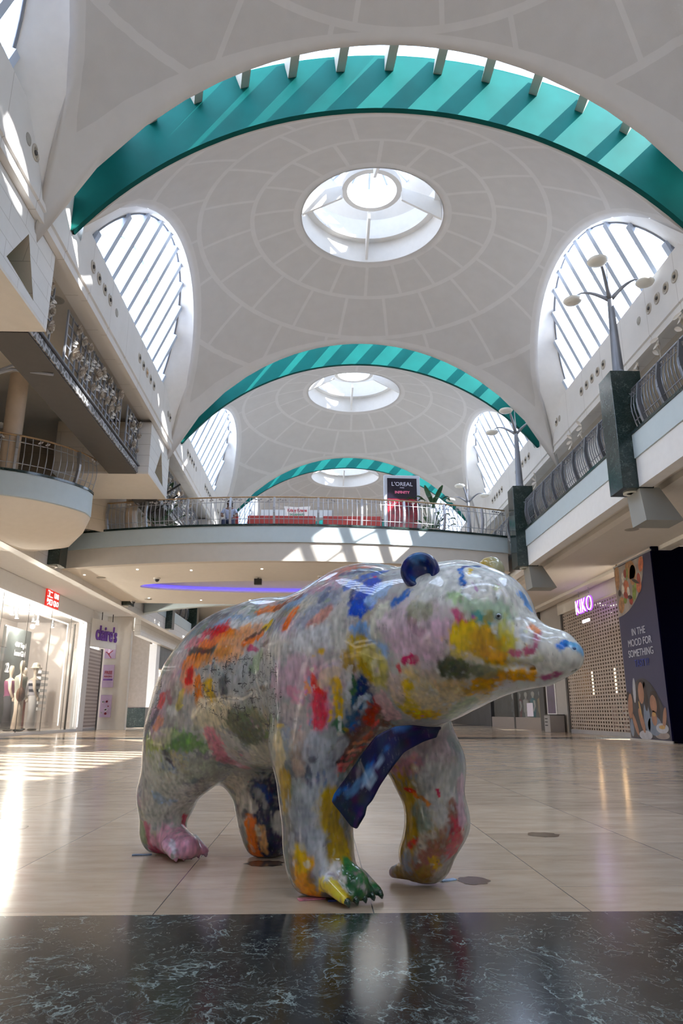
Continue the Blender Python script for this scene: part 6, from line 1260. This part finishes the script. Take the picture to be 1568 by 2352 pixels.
# (kind, data..., blend)
BEAR = [
    ('e', (-0.24, 0, 0.92), (0.70, 0.35, 0.46), 0.0, .1),
    ('e', (-0.60, 0, 0.85), (0.39, 0.31, 0.43), 0.0, .15),
    ('e', (0.46, 0, 1.06), (0.46, 0.34, 0.40), 0.0, .22),
    ('e', (0.50, 0, 0.88), (0.34, 0.29, 0.33), 0.0, .15),
    ('c', (0.55, 0, 1.10), (1.00, 0, 1.06), .32, .28, .12),
    ('e', (1.04, 0, 1.09), (0.33, 0.26, 0.29), 0.0, .08),
    ('e', (0.86, 0, 0.92), (0.26, 0.25, 0.22), 0.0, .08),
    ('c', (1.12, 0, 1.01), (1.495, 0, 0.965), .20, .088, .08),
    ('c', (1.10, 0, 0.96), (1.44, 0, 0.905), .14, .050, .05),
    ('c', (1.52, 0, 0.982), (1.545, 0, 0.965), .070, .064, .03),
    ('e', (1.19, 0, 1.155), (0.19, 0.20, 0.18), 0.0, .08),
    ('c', (1.30, 0, 1.06), (1.46, 0, 0.985), .105, .085, .05),
    ('c', (0.85, 0, 1.20), (1.05, 0, 1.20), .215, .20, .06),
    # near front leg
    ('c', (0.38, -.17, 1.00), (0.37, -.22, 0.62), .25, .20, .14),
    ('c', (0.37, -.22, 0.62), (0.42, -.235, 0.20), .195, .150, .05),
    ('c', (0.42, -.235, 0.20), (0.43, -.235, 0.13), .150, .150, .03),
    ('c', (0.46, -.24, 0.10), (0.63, -.24, 0.065), .10, .07, .06),
    # far front leg
    ('c', (0.48, .17, 0.92), (0.69, .21, 0.52), .24, .175, .12),
    ('c', (0.69, .21, 0.52), (0.735, .22, 0.28), .155, .132, .06),
    ('c', (0.735, .22, 0.28), (0.66, .22, 0.125), .132, .125, .06),
    # rear near leg
    ('e', (-0.68, -.17, 0.70), (0.32, 0.19, 0.38), 0.15, .12),
    ('c', (-0.71, -.18, 0.60), (-0.84, -.19, 0.32), .225, .165, .12),
    ('c', (-0.86, -.19, 0.32), (-0.88, -.19, 0.13), .150, .125, .06),
    ('c', (-0.86, -.19, 0.10), (-0.60, -.21, 0.06), .10, .065, .06),
    # rear far leg
    ('e', (-0.50, .16, 0.72), (0.30, 0.20, 0.38), 0.0, .12),
    ('c', (-0.50, .17, 0.55), (-0.40, .17, 0.22), .215, .165, .10),
    ('c', (-0.40, .17, 0.22), (-0.38, .17, 0.12), .160, .150, .05),
    ('c', (0.58, -0.330, 0.075), (0.675, -0.335, 0.032), .034, .020, .022),
    ('c', (0.58, -0.283, 0.075), (0.675, -0.285, 0.032), .034, .020, .022),
    ('c', (0.58, -0.236, 0.075), (0.675, -0.235, 0.032), .034, .020, .022),
    ('c', (0.58, -0.189, 0.075), (0.675, -0.185, 0.032), .034, .020, .022),
    ('c', (0.58, -0.142, 0.075), (0.675, -0.135, 0.032), .034, .020, .022),
    ('c', (-0.68, -0.280, 0.075), (-0.59, -0.295, 0.034), .036, .024, .022),
    ('c', (-0.68, -0.240, 0.075), (-0.59, -0.248, 0.034), .036, .024, .022),
    ('c', (-0.68, -0.200, 0.075), (-0.59, -0.201, 0.034), .036, .024, .022),
    ('c', (-0.68, -0.160, 0.075), (-0.59, -0.154, 0.034), .036, .024, .022),
    ('c', (-0.68, -0.120, 0.075), (-0.59, -0.107, 0.034), .036, .024, .022),
    ('c', (0.60, .20, 0.06), (0.50, .19, 0.035), .05, .03, .03),
]
def bear_sdf(P):
    D = np.full(P.shape[:-1], 10.0, dtype=np.float32)
    for q in BEAR:
        if q[0] == 'e': d = sd_ellipsoid(P, q[1], q[2], q[3]); k = q[4]
        else: d = sd_round_cone(P, q[1], q[2], q[3], q[4]); k = q[5]
        D = smin(D, d, k)
    D = smax(D, 0.004 - P[..., 2], 0.02)      # flat soles
    # mouth line: a shallow groove
    g = sd_round_cone(P, (1.30, -0.16, 0.925), (1.56, 0.0, 0.925), .010, .012); D = smax(D, -(g), 0.02)
    g = sd_round_cone(P, (1.30, 0.16, 0.925), (1.56, 0.0, 0.925), .010, .012); D = smax(D, -(g), 0.02)
    return D
#MESH
BO = Vector((-0.13, 3.9, 0.0)); BA = math.radians(-45.6)
def surface_net(f, lo, hi, h):
    n = [int(math.ceil((hi[i] - lo[i]) / h)) + 1 for i in range(3)]
    n = [((k + 3) // 4) * 4 + 1 for k in n]
    ax = [np.float32(lo[i]) + h * np.arange(n[i], dtype=np.float32) for i in range(3)]
    cx_ = [a[::4] for a in ax]; G = np.stack(np.meshgrid(*cx_, indexing='ij'), -1); C = f(G)
    near_ = np.abs(C) < 4 * h * 2.2
    V = C.repeat(4, 0).repeat(4, 1).repeat(4, 2); M = near_.repeat(4, 0).repeat(4, 1).repeat(4, 2)
    V = np.roll(V, (-2, -2, -2), (0, 1, 2)) * 1.0; M = M | np.roll(M, (-2, -2, -2), (0, 1, 2)) | np.roll(M, (-3, -3, -3), (0, 1, 2))
    V = V[:n[0], :n[1], :n[2]]; M = M[:n[0], :n[1], :n[2]]
    idx = np.nonzero(M); P = np.stack([ax[0][idx[0]], ax[1][idx[1]], ax[2][idx[2]]], -1)
    out = np.empty(len(P), np.float32)
    for s0 in range(0, len(P), 400000): out[s0:s0 + 400000] = f(P[s0:s0 + 400000])
    V = V.astype(np.float32); V[idx] = out
    S_ = V < 0
    c = [S_[i:n[0] - 1 + i, j:n[1] - 1 + j, k:n[2] - 1 + k] for i in (0, 1) for j in (0, 1) for k in (0, 1)]
    cnt = sum(x.astype(np.int8) for x in c); act = (cnt > 0) & (cnt < 8)
    ci = np.nonzero(act); vid = -np.ones(act.shape, np.int64); vid[ci] = np.arange(len(ci[0]))
    acc = np.zeros((len(ci[0]), 3), np.float32); num = np.zeros(len(ci[0]), np.float32)
    base = np.stack(ci, -1)
    corners = [(i, j, k) for i in (0, 1) for j in (0, 1) for k in (0, 1)]
    for a in corners:
        for d in range(3):
            if a[d]: continue
            b = list(a); b[d] = 1
            va = V[ci[0] + a[0], ci[1] + a[1], ci[2] + a[2]]; vb = V[ci[0] + b[0], ci[1] + b[1], ci[2] + b[2]]
            m = (va < 0) != (vb < 0); t = np.where(m, va / np.where(m, va - vb, 1), 0)
            p = np.array(a, np.float32) + t[:, None] * (np.array(b, np.float32) - np.array(a, np.float32))
            acc += np.where(m[:, None], p, 0); num += m
    vert = np.array(lo, np.float32) + h * (base + acc / num[:, None])
    faces = []
    for d in range(3):
        e1, e2 = [(1, 2), (2, 0), (0, 1)][d]
        sl0 = [slice(None)] * 3; sl1 = [slice(None)] * 3; sl0[d] = slice(0, n[d] - 1); sl1[d] = slice(1, n[d])
        a = S_[tuple(sl0)]; b = S_[tuple(sl1)]; x = np.stack(np.nonzero(a != b), -1)
        ok = (x[:, e1] > 0) & (x[:, e2] > 0) & (x[:, e1] < n[e1] - 1) & (x[:, e2] < n[e2] - 1); x = x[ok]
        inn = a[x[:, 0], x[:, 1], x[:, 2]]
        def vv_(o1, o2):
            q = x.copy(); q[:, e1] -= o1; q[:, e2] -= o2; return vid[q[:, 0], q[:, 1], q[:, 2]]
        F = np.stack([vv_(1, 1), vv_(0, 1), vv_(0, 0), vv_(1, 0)], -1)
        F = np.where(inn[:, None], F, F[:, ::-1]); faces.append(F)
    return vert, np.concatenate(faces)
def vnoise(P, sc, seed):
    """smooth value noise, three channels"""
    rs = np.random.RandomState(seed); T = rs.rand(32, 32, 32, 3).astype(np.float32); q = P * sc; i = np.floor(q).astype(int); f = q - i; f = f * f * (3 - 2 * f); r = 0
    for dx in (0, 1):
        for dy in (0, 1):
            for dz in (0, 1):
                w_ = (f[:, 0] if dx else 1 - f[:, 0]) * (f[:, 1] if dy else 1 - f[:, 1]) * (f[:, 2] if dz else 1 - f[:, 2])
                r = r + w_[:, None] * T[(i[:, 0] + dx) % 32, (i[:, 1] + dy) % 32, (i[:, 2] + dz) % 32]
    return r - 0.5
BODYMIX = 1.0
def paint(P, base=(0.47, 0.48, 0.46)):
    n1 = vnoise(P, 9, 1); n2 = vnoise(P, 27, 2); n3 = vnoise(P, 70, 3); n4 = vnoise(P * np.array([1, 1, .35]), 60, 4); n5 = vnoise(P, 150, 9)
    body_mix = BODYMIX * 0.75 * np.clip((0.95 - P[:, 0]) / 0.25, 0.12, 1)
    W_ = P + 0.030 * n1 + 0.016 * n2 + 0.006 * n3 + .004 * n5
    col = np.array(base, np.float32) * np.ones((len(P), 1))
    if BODYMIX > 0:
        hd = np.clip((P[:, :1] - 0.80) / 0.2, 0, 1); lowz = np.clip((0.75 - P[:, 2:3]) / 0.5, 0, 1); col = np.array([.37, .38, .37]) * (1 - 0.15 * lowz) * (1 - hd) + np.array([.72, .74, .72]) * hd
    pal = [(.48, .34, .42), (.27, .33, .40), (.50, .43, .27), (.20, .24, .19), (.56, .56, .56), (.14, .15, .17)]
    for i, c in enumerate(pal):
        nn_ = vnoise(P + .03 * n2, 7 + i, 20 + i)[:, 0] + 0.35 * n3[:, 0] + .25 * n4[:, 1]
        m = np.clip((nn_ - 0.10) / 0.10, 0, 1) * body_mix; col = col * (1 - m[:, None]) + np.array(c) * m[:, None]
    hs = 1 - 0.75 * np.clip((P[:, :1] - 0.80) / 0.2, 0, 1) * (BODYMIX > 0)
    col = col * (1 + (0.30 * n4[:, :1] + .2 * n3[:, :1]) * hs) + 0.05 * n2 * np.array([1, .7, 1.2])
    streak = vnoise(P * np.array([1.0, 1.0, 0.30]), 110, 14)[:, :1]
    for s_ in PAINT:
        a = np.array(s_[0:3]); b = np.array(s_[3:6]); r = s_[6] * 1.45; c = np.array(s_[7:10]); al = s_[10]; ba = b - a; L2 = max(1e-8, float(ba @ ba))
        mid = (a + b) / 2; rad = math.sqrt(L2) / 2 + r * 2.2 + 0.03; ix = np.nonzero(np.abs(W_ - mid).max(-1) < rad)[0]
        if len(ix) == 0: continue
        Q = W_[ix]; t = np.clip(((Q - a) @ ba) / L2, 0, 1); d = np.sqrt(((Q - (a + t[:, None] * ba)) ** 2).sum(-1))
        q3 = n3[ix]; q4 = n4[ix]; st_ = streak[ix]
        edge = r * (1 + 0.45 * q3[:, 1] + 0.55 * q4[:, 1] + .35 * st_[:, 0]); soft = max(0.004, r * 0.60)
        m = np.clip((edge + soft * .35 - d) / soft, 0, 1); m = m * m * (3 - 2 * m) * al * np.clip(1.15 + 0.6 * q3[:, 2] + .7 * q4[:, 2] + .7 * st_[:, 0], 0.2, 1)
        cc = c * (1 + 0.55 * q4[:, :1] + 0.3 * q3[:, :1] + .5 * st_) + 0.03 * q3
        col[ix] = col[ix] * (1 - m[:, None]) + cc * m[:, None]
    lum = col.mean(-1, keepdims=True); hb = np.clip((P[:, :1] - 0.80) / 0.2, 0, 1) if BODYMIX > 0 else 0.5
    col = (lum + (col - lum) * 1.30) * (0.98 + 0.08 * hb)
    return np.clip(col, 0.003, 0.9)
def paint_mesh(me, P, base=(0.47, 0.48, 0.46)):
    c = paint(P.astype(np.float64), base); at = me.color_attributes.new('paint', 'FLOAT_COLOR', 'POINT'); buf = np.ones((len(P), 4), np.float32); buf[:, :3] = c; at.data.foreach_set('color', buf.ravel())
g = NB('painted_fibreglass'); at = g.n('ShaderNodeAttribute'); at.attribute_name = 'paint'; t = g.n('ShaderNodeTexCoord')
mp = g.n('ShaderNodeMapping'); mp.inputs['Scale'].default_value = (1, 1, 0.28); g.l(t.outputs['Object'], mp.inputs[0])
na = g.n('ShaderNodeTexNoise', Scale=95.0, Detail=6.0, Roughness=0.7); g.l(mp.outputs[0], na.inputs['Vector'])
nb_ = g.n('ShaderNodeTexNoise', Scale=14.0, Detail=3.0); g.l(t.outputs['Object'], nb_.inputs['Vector'])
wsp = g.n('ShaderNodeVectorMath', _operation='MULTIPLY_ADD'); g.l(nb_.outputs['Color'], wsp.inputs[0]); wsp.inputs[1].default_value = (.06, .06, .06); g.l(t.outputs['Object'], wsp.inputs[2])
# dry-brush highlights and dark scratches
hi_ = g.math('MULTIPLY', g.ramp(na.outputs['Fac'], [(0.56, (0, 0, 0)), (0.70, (1, 1, 1))]), g.ramp(nb_.outputs['Fac'], [(0.45, (0, 0, 0)), (0.62, (1, 1, 1))]))
lo_ = g.math('MULTIPLY', g.ramp(na.outputs['Fac'], [(0.30, (1, 1, 1)), (0.42, (0, 0, 0))]), g.ramp(nb_.outputs['Fac'], [(0.42, (1, 1, 1)), (0.58, (0, 0, 0))]))
c1 = g.mix(g.math('MULTIPLY', hi_, 0.25), at.outputs['Color'], (0.66, 0.66, 0.63)); c2 = g.mix(g.math('MULTIPLY', lo_, 0.45), c1, (0.06, 0.055, 0.06))
# inked drawing lines of little houses and windows (brick grid + voronoi lines) in two zones
sp = g.n('ShaderNodeSeparateXYZ'); g.l(t.outputs['Object'], sp.inputs[0])
def zone(cx, cz, rx, rz, side=True):
    a = g.math('POWER', g.math('DIVIDE', g.math('SUBTRACT', sp.outputs[0], cx), rx), 2.0); b = g.math('POWER', g.math('DIVIDE', g.math('SUBTRACT', sp.outputs[2], cz), rz), 2.0)
    return g.math('MULTIPLY', g.math('LESS_THAN', g.math('ADD', a, b), 1.0), g.math('LESS_THAN', sp.outputs[1], -0.08))
z = g.math('MAXIMUM', zone(-0.12, 0.88, 0.30, 0.17), g.math('MAXIMUM', zone(0.20, 0.82, 0.17, 0.22), zone(-0.86, 0.80, 0.16, 0.20)))
vo = g.n('ShaderNodeTexVoronoi', _feature='DISTANCE_TO_EDGE', _distance='EUCLIDEAN', Scale=42.0); mp2 = g.n('ShaderNodeMapping'); mp2.inputs['Scale'].default_value = (1.3, 0.15, 1); g.l(wsp.outputs[0], mp2.inputs[0]); g.l(mp2.outputs[0], vo.inputs['Vector'])
ink = g.math('MULTIPLY', g.math('LESS_THAN', vo.outputs['Distance'], 0.055), g.math('GREATER_THAN', nb_.outputs['Fac'], 0.44))
bx_ = g.math('LESS_THAN', g.math('FRACT', g.math('MULTIPLY', sp.outputs[2], 32.0)), 0.13); bx2 = g.math('LESS_THAN', g.math('FRACT', g.math('MULTIPLY', sp.outputs[0], 21.0)), 0.10)
swp = g.n('ShaderNodeSeparateXYZ'); g.l(wsp.outputs[0], swp.inputs[0])
bx_ = g.math('LESS_THAN', g.math('FRACT', g.math('MULTIPLY', swp.outputs[2], 26.0)), 0.10); bx2 = g.math('LESS_THAN', g.math('FRACT', g.math('MULTIPLY', swp.outputs[0], 17.0)), 0.08)
nc = g.n('ShaderNodeTexNoise', Scale=30.0, Detail=2.0); g.l(t.outputs['Object'], nc.inputs['Vector'])
ink = g.math('MULTIPLY', g.math('MAXIMUM', g.math('MULTIPLY', ink, 0.7), g.math('MAXIMUM', bx_, bx2)), g.math('GREATER_THAN', nc.outputs['Fac'], 0.52))
c3 = g.mix(g.math('MULTIPLY', g.math('MULTIPLY', ink, z), 0.9), c2, (0.04, 0.04, 0.045))
g.l(c3, g.b.inputs['Base Color']); g.b.inputs['Roughness'].default_value = 0.45; g.b.inputs['Specular IOR Level'].default_value = 0.15; g.b.inputs['Coat Weight'].default_value = 1.0; g.b.inputs['Coat Roughness'].default_value = 0.045; g.b.inputs['Coat IOR'].default_value = 1.5
bp = g.n('ShaderNodeBump', Strength=0.22, Distance=0.002); g.l(na.outputs['Fac'], bp.inputs['Height']); g.l(bp.outputs[0], g.b.inputs['Normal'])
bearm = g.m
BEARO = empty('bear_sculpture', BO, BA); tag(BEARO, 'large glossy bear sculpture painted in many colours, walking on the stone floor', 'bear sculpture')
V_, F_ = surface_net(bear_sdf, (-1.32, -0.48, -0.03), (1.70, 0.48, 1.55), 0.0075)
# relax slightly
me = bpy.data.meshes.new('body'); me.from_pydata(V_.tolist(), [], F_.tolist()); me.update()
for p in me.polygons: p.use_smooth = True
rsd = np.random.RandomState(5); nv = len(V_); FL = []
fc = [(.62, .04, .04), (.70, .22, .04), (.70, .46, .04), (.03, .10, .38), (.06, .18, .07), (.03, .03, .05), (.62, .30, .40), (.66, .66, .62), (.28, .30, .34), (.40, .05, .14), (.62, .62, .60), (.42, .30, .08)]
for q in rsd.randint(0, nv, 420):
    p = V_[q]
    if p[0] > 0.85 and rsd.rand() < 0.85: continue
    if p[2] < 0.35 and rsd.rand() < 0.6: continue
    L_ = rsd.rand() * .05 + .01; d = np.array([rsd.randn() * .5, 0, rsd.randn() + .8]); d /= np.linalg.norm(d); r_ = .0035 + .007 * rsd.rand() ** 2
    FL.append((*p, *(p + d * L_), r_, *fc[rsd.randint(len(fc))], .35 + .45 * rsd.rand()))
SAT = []
for s_ in PAINT:
    SAT.append(s_)
    if s_[6] < 0.010: continue
    a = np.array(s_[0:3]); b = np.array(s_[3:6]); r = s_[6]
    for q in range(int(3 + 90 * r)):
        t_ = rsd.rand(); o_ = rsd.randn(3) * r * 1.1; p = a + (b - a) * t_ + o_; d = (b - a) / (np.linalg.norm(b - a) + 1e-6) + 0.8 * rsd.randn(3); d *= r * (.4 + .9 * rsd.rand()) / np.linalg.norm(d)
        mixc = [(.70, .70, .66), (.03, .03, .04), (.60, .58, .52), tuple(np.clip(np.array(s_[7:10]) * (0.5 + rsd.rand()), 0, .85)), tuple(np.clip(np.array(s_[7:10]) * 1.5 + .03, 0, .85)), tuple(np.clip(np.array(s_[7:10])[[1, 2, 0]], 0, .8))][rsd.choice(6, p=[.22, .08, .14, .26, .22, .08])]
        SAT.append((*p, *(p + d), r * (.10 + .28 * rsd.rand()), *mixc, .25 + .5 * rsd.rand()))
PAINT = FL + SAT
paint_mesh(me, V_); me.materials.append(bearm)
bo = bpy.data.objects.new('body', me); COL.objects.link(bo); bo.parent = BEARO
sm = bo.modifiers.new('smooth', 'SMOOTH'); sm.factor = 0.5; sm.iterations = 3
BODYMIX = 0.0
def np_mesh(name, mb, base, parent, strokes=None, m=None, sub=0):
    global PAINT
    me = mb.mesh(name); P = np.array([v.co[:] for v in me.vertices]); old = PAINT
    if strokes is not None: PAINT = strokes
    paint_mesh(me, P, base); PAINT = old
    me.materials.append(m or bearm)
    for p in me.polygons: p.use_smooth = True
    o = bpy.data.objects.new(name, me); COL.objects.link(o); o.parent = parent
    if sub: q = o.modifiers.new('s', 'SUBSURF'); q.levels = q.render_levels = sub
    return o
ESC = 1.0
def ear(c, nrm, base, strokes, label):
    n_ = Vector(nrm).normalized(); up = Vector((0, 0, 1)); a = up.cross(n_).normalized(); u = n_.cross(a); R_ = Matrix((a, u, n_)).transposed()
    prof = [(0.0, -.012), (0.030, -.010), (0.045, 0.004), (0.055, 0.026), (0.068, 0.036), (0.082, 0.028), (0.088, 0.004), (0.082, -.022), (0.062, -.045), (0.03, -.055), (0.0, -.058)]
    m = MB(); N_ = 40; vs = []
    for (r, z) in prof:
        for k in range(N_):
            an = 2 * PI * k / N_; low = max(0, -math.sin(an)); rr = ESC * r * (1 - 0.12 * low); zz = z - 0.035 * low * (r / .088)
            vs.append(tuple(Vector(c) + R_ @ Vector((rr * math.cos(an), rr * math.sin(an) * 1.03, zz))))
    fs = [(i * N_ + k, i * N_ + (k + 1) % N_, (i + 1) * N_ + (k + 1) % N_, (i + 1) * N_ + k) for i in range(len(prof) - 1) for k in range(N_)]
    m._add(vs, fs); o = np_mesh('ear', m, base, BEARO, strokes, sub=1); o['label'] = label; return o
ear((1.0, -.20, 1.335), (0.50, -.85, .10), (0.012, 0.03, 0.12), [(0.98, -.22, 1.41, 1.02, -.24, 1.40, .02, .12, .25, .55, .8), (.94, -.2, 1.36, .95, -.2, 1.30, .014, .05, .12, .4, .8), (1.0, -.23, 1.335, 1.0, -.23, 1.32, .025, .01, .015, .03, .9), (1.06, -.25, 1.32, 1.04, -.24, 1.27, .014, .55, .6, .66, .8)], 'ear painted dark blue and black')
ESC = 0.85
ear((1.10, .20, 1.375), (0.30, .94, .10), (0.42, 0.40, 0.26), [(1.08, .18, 1.44, 1.10, .15, 1.38, .03, .5, .34, .08, .8), (1.12, .2, 1.44, 1.14, .2, 1.36, .014, .3, .45, .5, .8)], 'ear painted ochre and pale green')
# scarf
scarfm = bearm.copy(); scarfm.name = 'scarf_paint'; scarfm.node_tree.nodes['Principled BSDF'].inputs['Coat Weight'].default_value = 0.35
SC = SCARF_ROWS
rows = []
for i, (a, b) in enumerate(SC):
    a = Vector(a); b = Vector(b); row = []
    for k in range(15):
        t_ = k / 14; p = a.lerp(b, t_); rp_ = 0.5 - 0.5 * math.cos(k * 2 * PI / 14 * 3.5); row.append((p, rp_))
    rows.append(row)
dense = []
for i in range(len(rows) - 1):
    for q in range(4):
        s_ = q / 4; dense.append([(rows[i][k][0].lerp(rows[i + 1][k][0], s_), rows[i][k][1]) for k in range(15)])
dense.append(rows[-1])
pts = np.array([[list(p) for p, _ in r] for r in dense], np.float32); amp = np.array([[r_ for _, r_ in r] for r in dense], np.float32) * np.linspace(0.012, 0.036, len(dense))[:, None]
for _ in range(12):
    d = bear_sdf(pts.reshape(-1, 3)).reshape(pts.shape[:2]); e = 0.004
    gr = np.stack([(bear_sdf((pts + np.eye(3, dtype=np.float32)[k] * e).reshape(-1, 3)).reshape(pts.shape[:2]) - d) / e for k in range(3)], -1)
    gr /= np.maximum(np.linalg.norm(gr, axis=-1, keepdims=True), 1e-5); need = np.maximum(0.016 + amp - d, 0); pts += gr * need[..., None] * 0.8
view = np.array([-0.55, -0.83, 0.0], np.float32) * 0
m = MB(); m.grid([[tuple(map(float, p)) for p in r] for r in pts])
sc_ = np_mesh('scarf', m, (0.008, 0.011, 0.045), BEARO, SCARF_PAINT, m=scarfm, sub=1); so_ = sc_.modifiers.new('solid', 'SOLIDIFY'); so_.thickness = 0.016; so_.offset = 0; sc_.modifiers.move(1, 0); sc_['label'] = 'sculpted dark blue pleated scarf'
# eye, nostril, claws
ec = Vector(EYE); eye = MB().ball(ec, 0.013, 16, 12).build('eye', mat('eye_paint', (0.35, 0.42, 0.46), 0.15, noise=0.3, nscale=60, coat=1), BEARO, smooth=True); eye['label'] = 'small grey-blue eye'
MB().ball(ec + Vector((0.006, -.011, 0.001)), 0.006, 10, 8).build('pupil', black, eye, smooth=True)
for s in (-1, 1): MB().ball((1.590, s * .030, .985), 0.014, 12, 8, (0.7, .8, .6)).build('nostril', mat('nostril_paint', (0.06, 0.14, 0.30), 0.3), BEARO, smooth=True)
clawg = mat('claw_dark_green', (0.008, 0.045, 0.025), 0.12, noise=0.3, nscale=30, coat=1); clawp = mat('claw_pink', (0.50, 0.26, 0.36), 0.15, noise=0.2, nscale=30, coat=1)
for i in range(5):
    w_ = -.335 + .05 * i
    MB().tube([(0.672, w_, 0.034), (0.688, w_, 0.027), (0.698, w_, 0.016), (0.700, w_, 0.006)], [0.015, 0.0145, 0.010, 0.003], 10).build('claw', clawg, BEARO, smooth=True)
    w_ = -.295 + .047 * i
    MB().tube([(-0.600, w_, 0.036), (-0.584, w_, 0.028), (-0.573, w_, 0.016), (-0.571, w_, 0.006)], [0.017, 0.016, 0.011, 0.003], 10).build('claw', clawp, BEARO, smooth=True)
# fixing plates and floor marks
for (p, sz, rz, c, lb) in (((-0.03, 3.33), (0.115, 0.035), 0.25, (0.60, 0.22, 0.30), "pink smeared flat plate under the bear's nearest front paw"), ((0.055, 3.295), (0.035, 0.018), 0.1, (0.05, 0.10, 0.45), "tiny blue plate beside the pink one under the nearest front paw"), ((-0.97, 4.33), (0.105, 0.03), 0.15, (0.16, 0.24, 0.36), "blue grey flat plate at the heel of the bear's hind paw"), ((0.60, 3.66), (0.08, 0.03), 0.5, (0.35, 0.52, 0.78), "light blue flat plate beside the bear's far front paw")):
    o = MB().box(-sz[0] / 2, -sz[1] / 2, 0.0005, sz[0] / 2, sz[1] / 2, 0.006).build('fixing_plate', mat('plate_' + lb[:9].replace(' ', '_'), c, 0.3, noise=0.35, nscale=40), None, bevel=.001, loc=(p[0], p[1], 0)); o.rotation_euler = (0, 0, rz); tag(o, lb, 'plate')
stain = mat('brown_residue', (0.13, 0.085, 0.06), 0.18, noise=0.2, nscale=12)
for i, (x, y, sx, sy, lb) in enumerate(((0.72, 3.66, .060, .07, "brown stain on the floor beside the bear's far front paw"), (-0.28, 4.08, .085, .07, "brown stain on the floor behind the nearest front leg"), (1.43, 4.95, .085, .08, "brown stain on the floor at the right, far from the bear"), (-2.10, 5.35, .10, .10, "brown stain on the floor at the left edge of the sunlit patch"), (-1.02, 5.6, .05, .10, "small brown stain on the floor behind the hind paw"))):
    m = MB(); rr = random.Random(i); m.poly([(sx * (1 + .35 * rr.random()) * math.cos(a), sy * (1 + .35 * rr.random()) * math.sin(a), 0) for a in [2 * PI * k / 22 for k in range(22)]])
    tag(m.build('floor_stain', stain, None, loc=(x, y, 0.0012)), lb, 'stain')
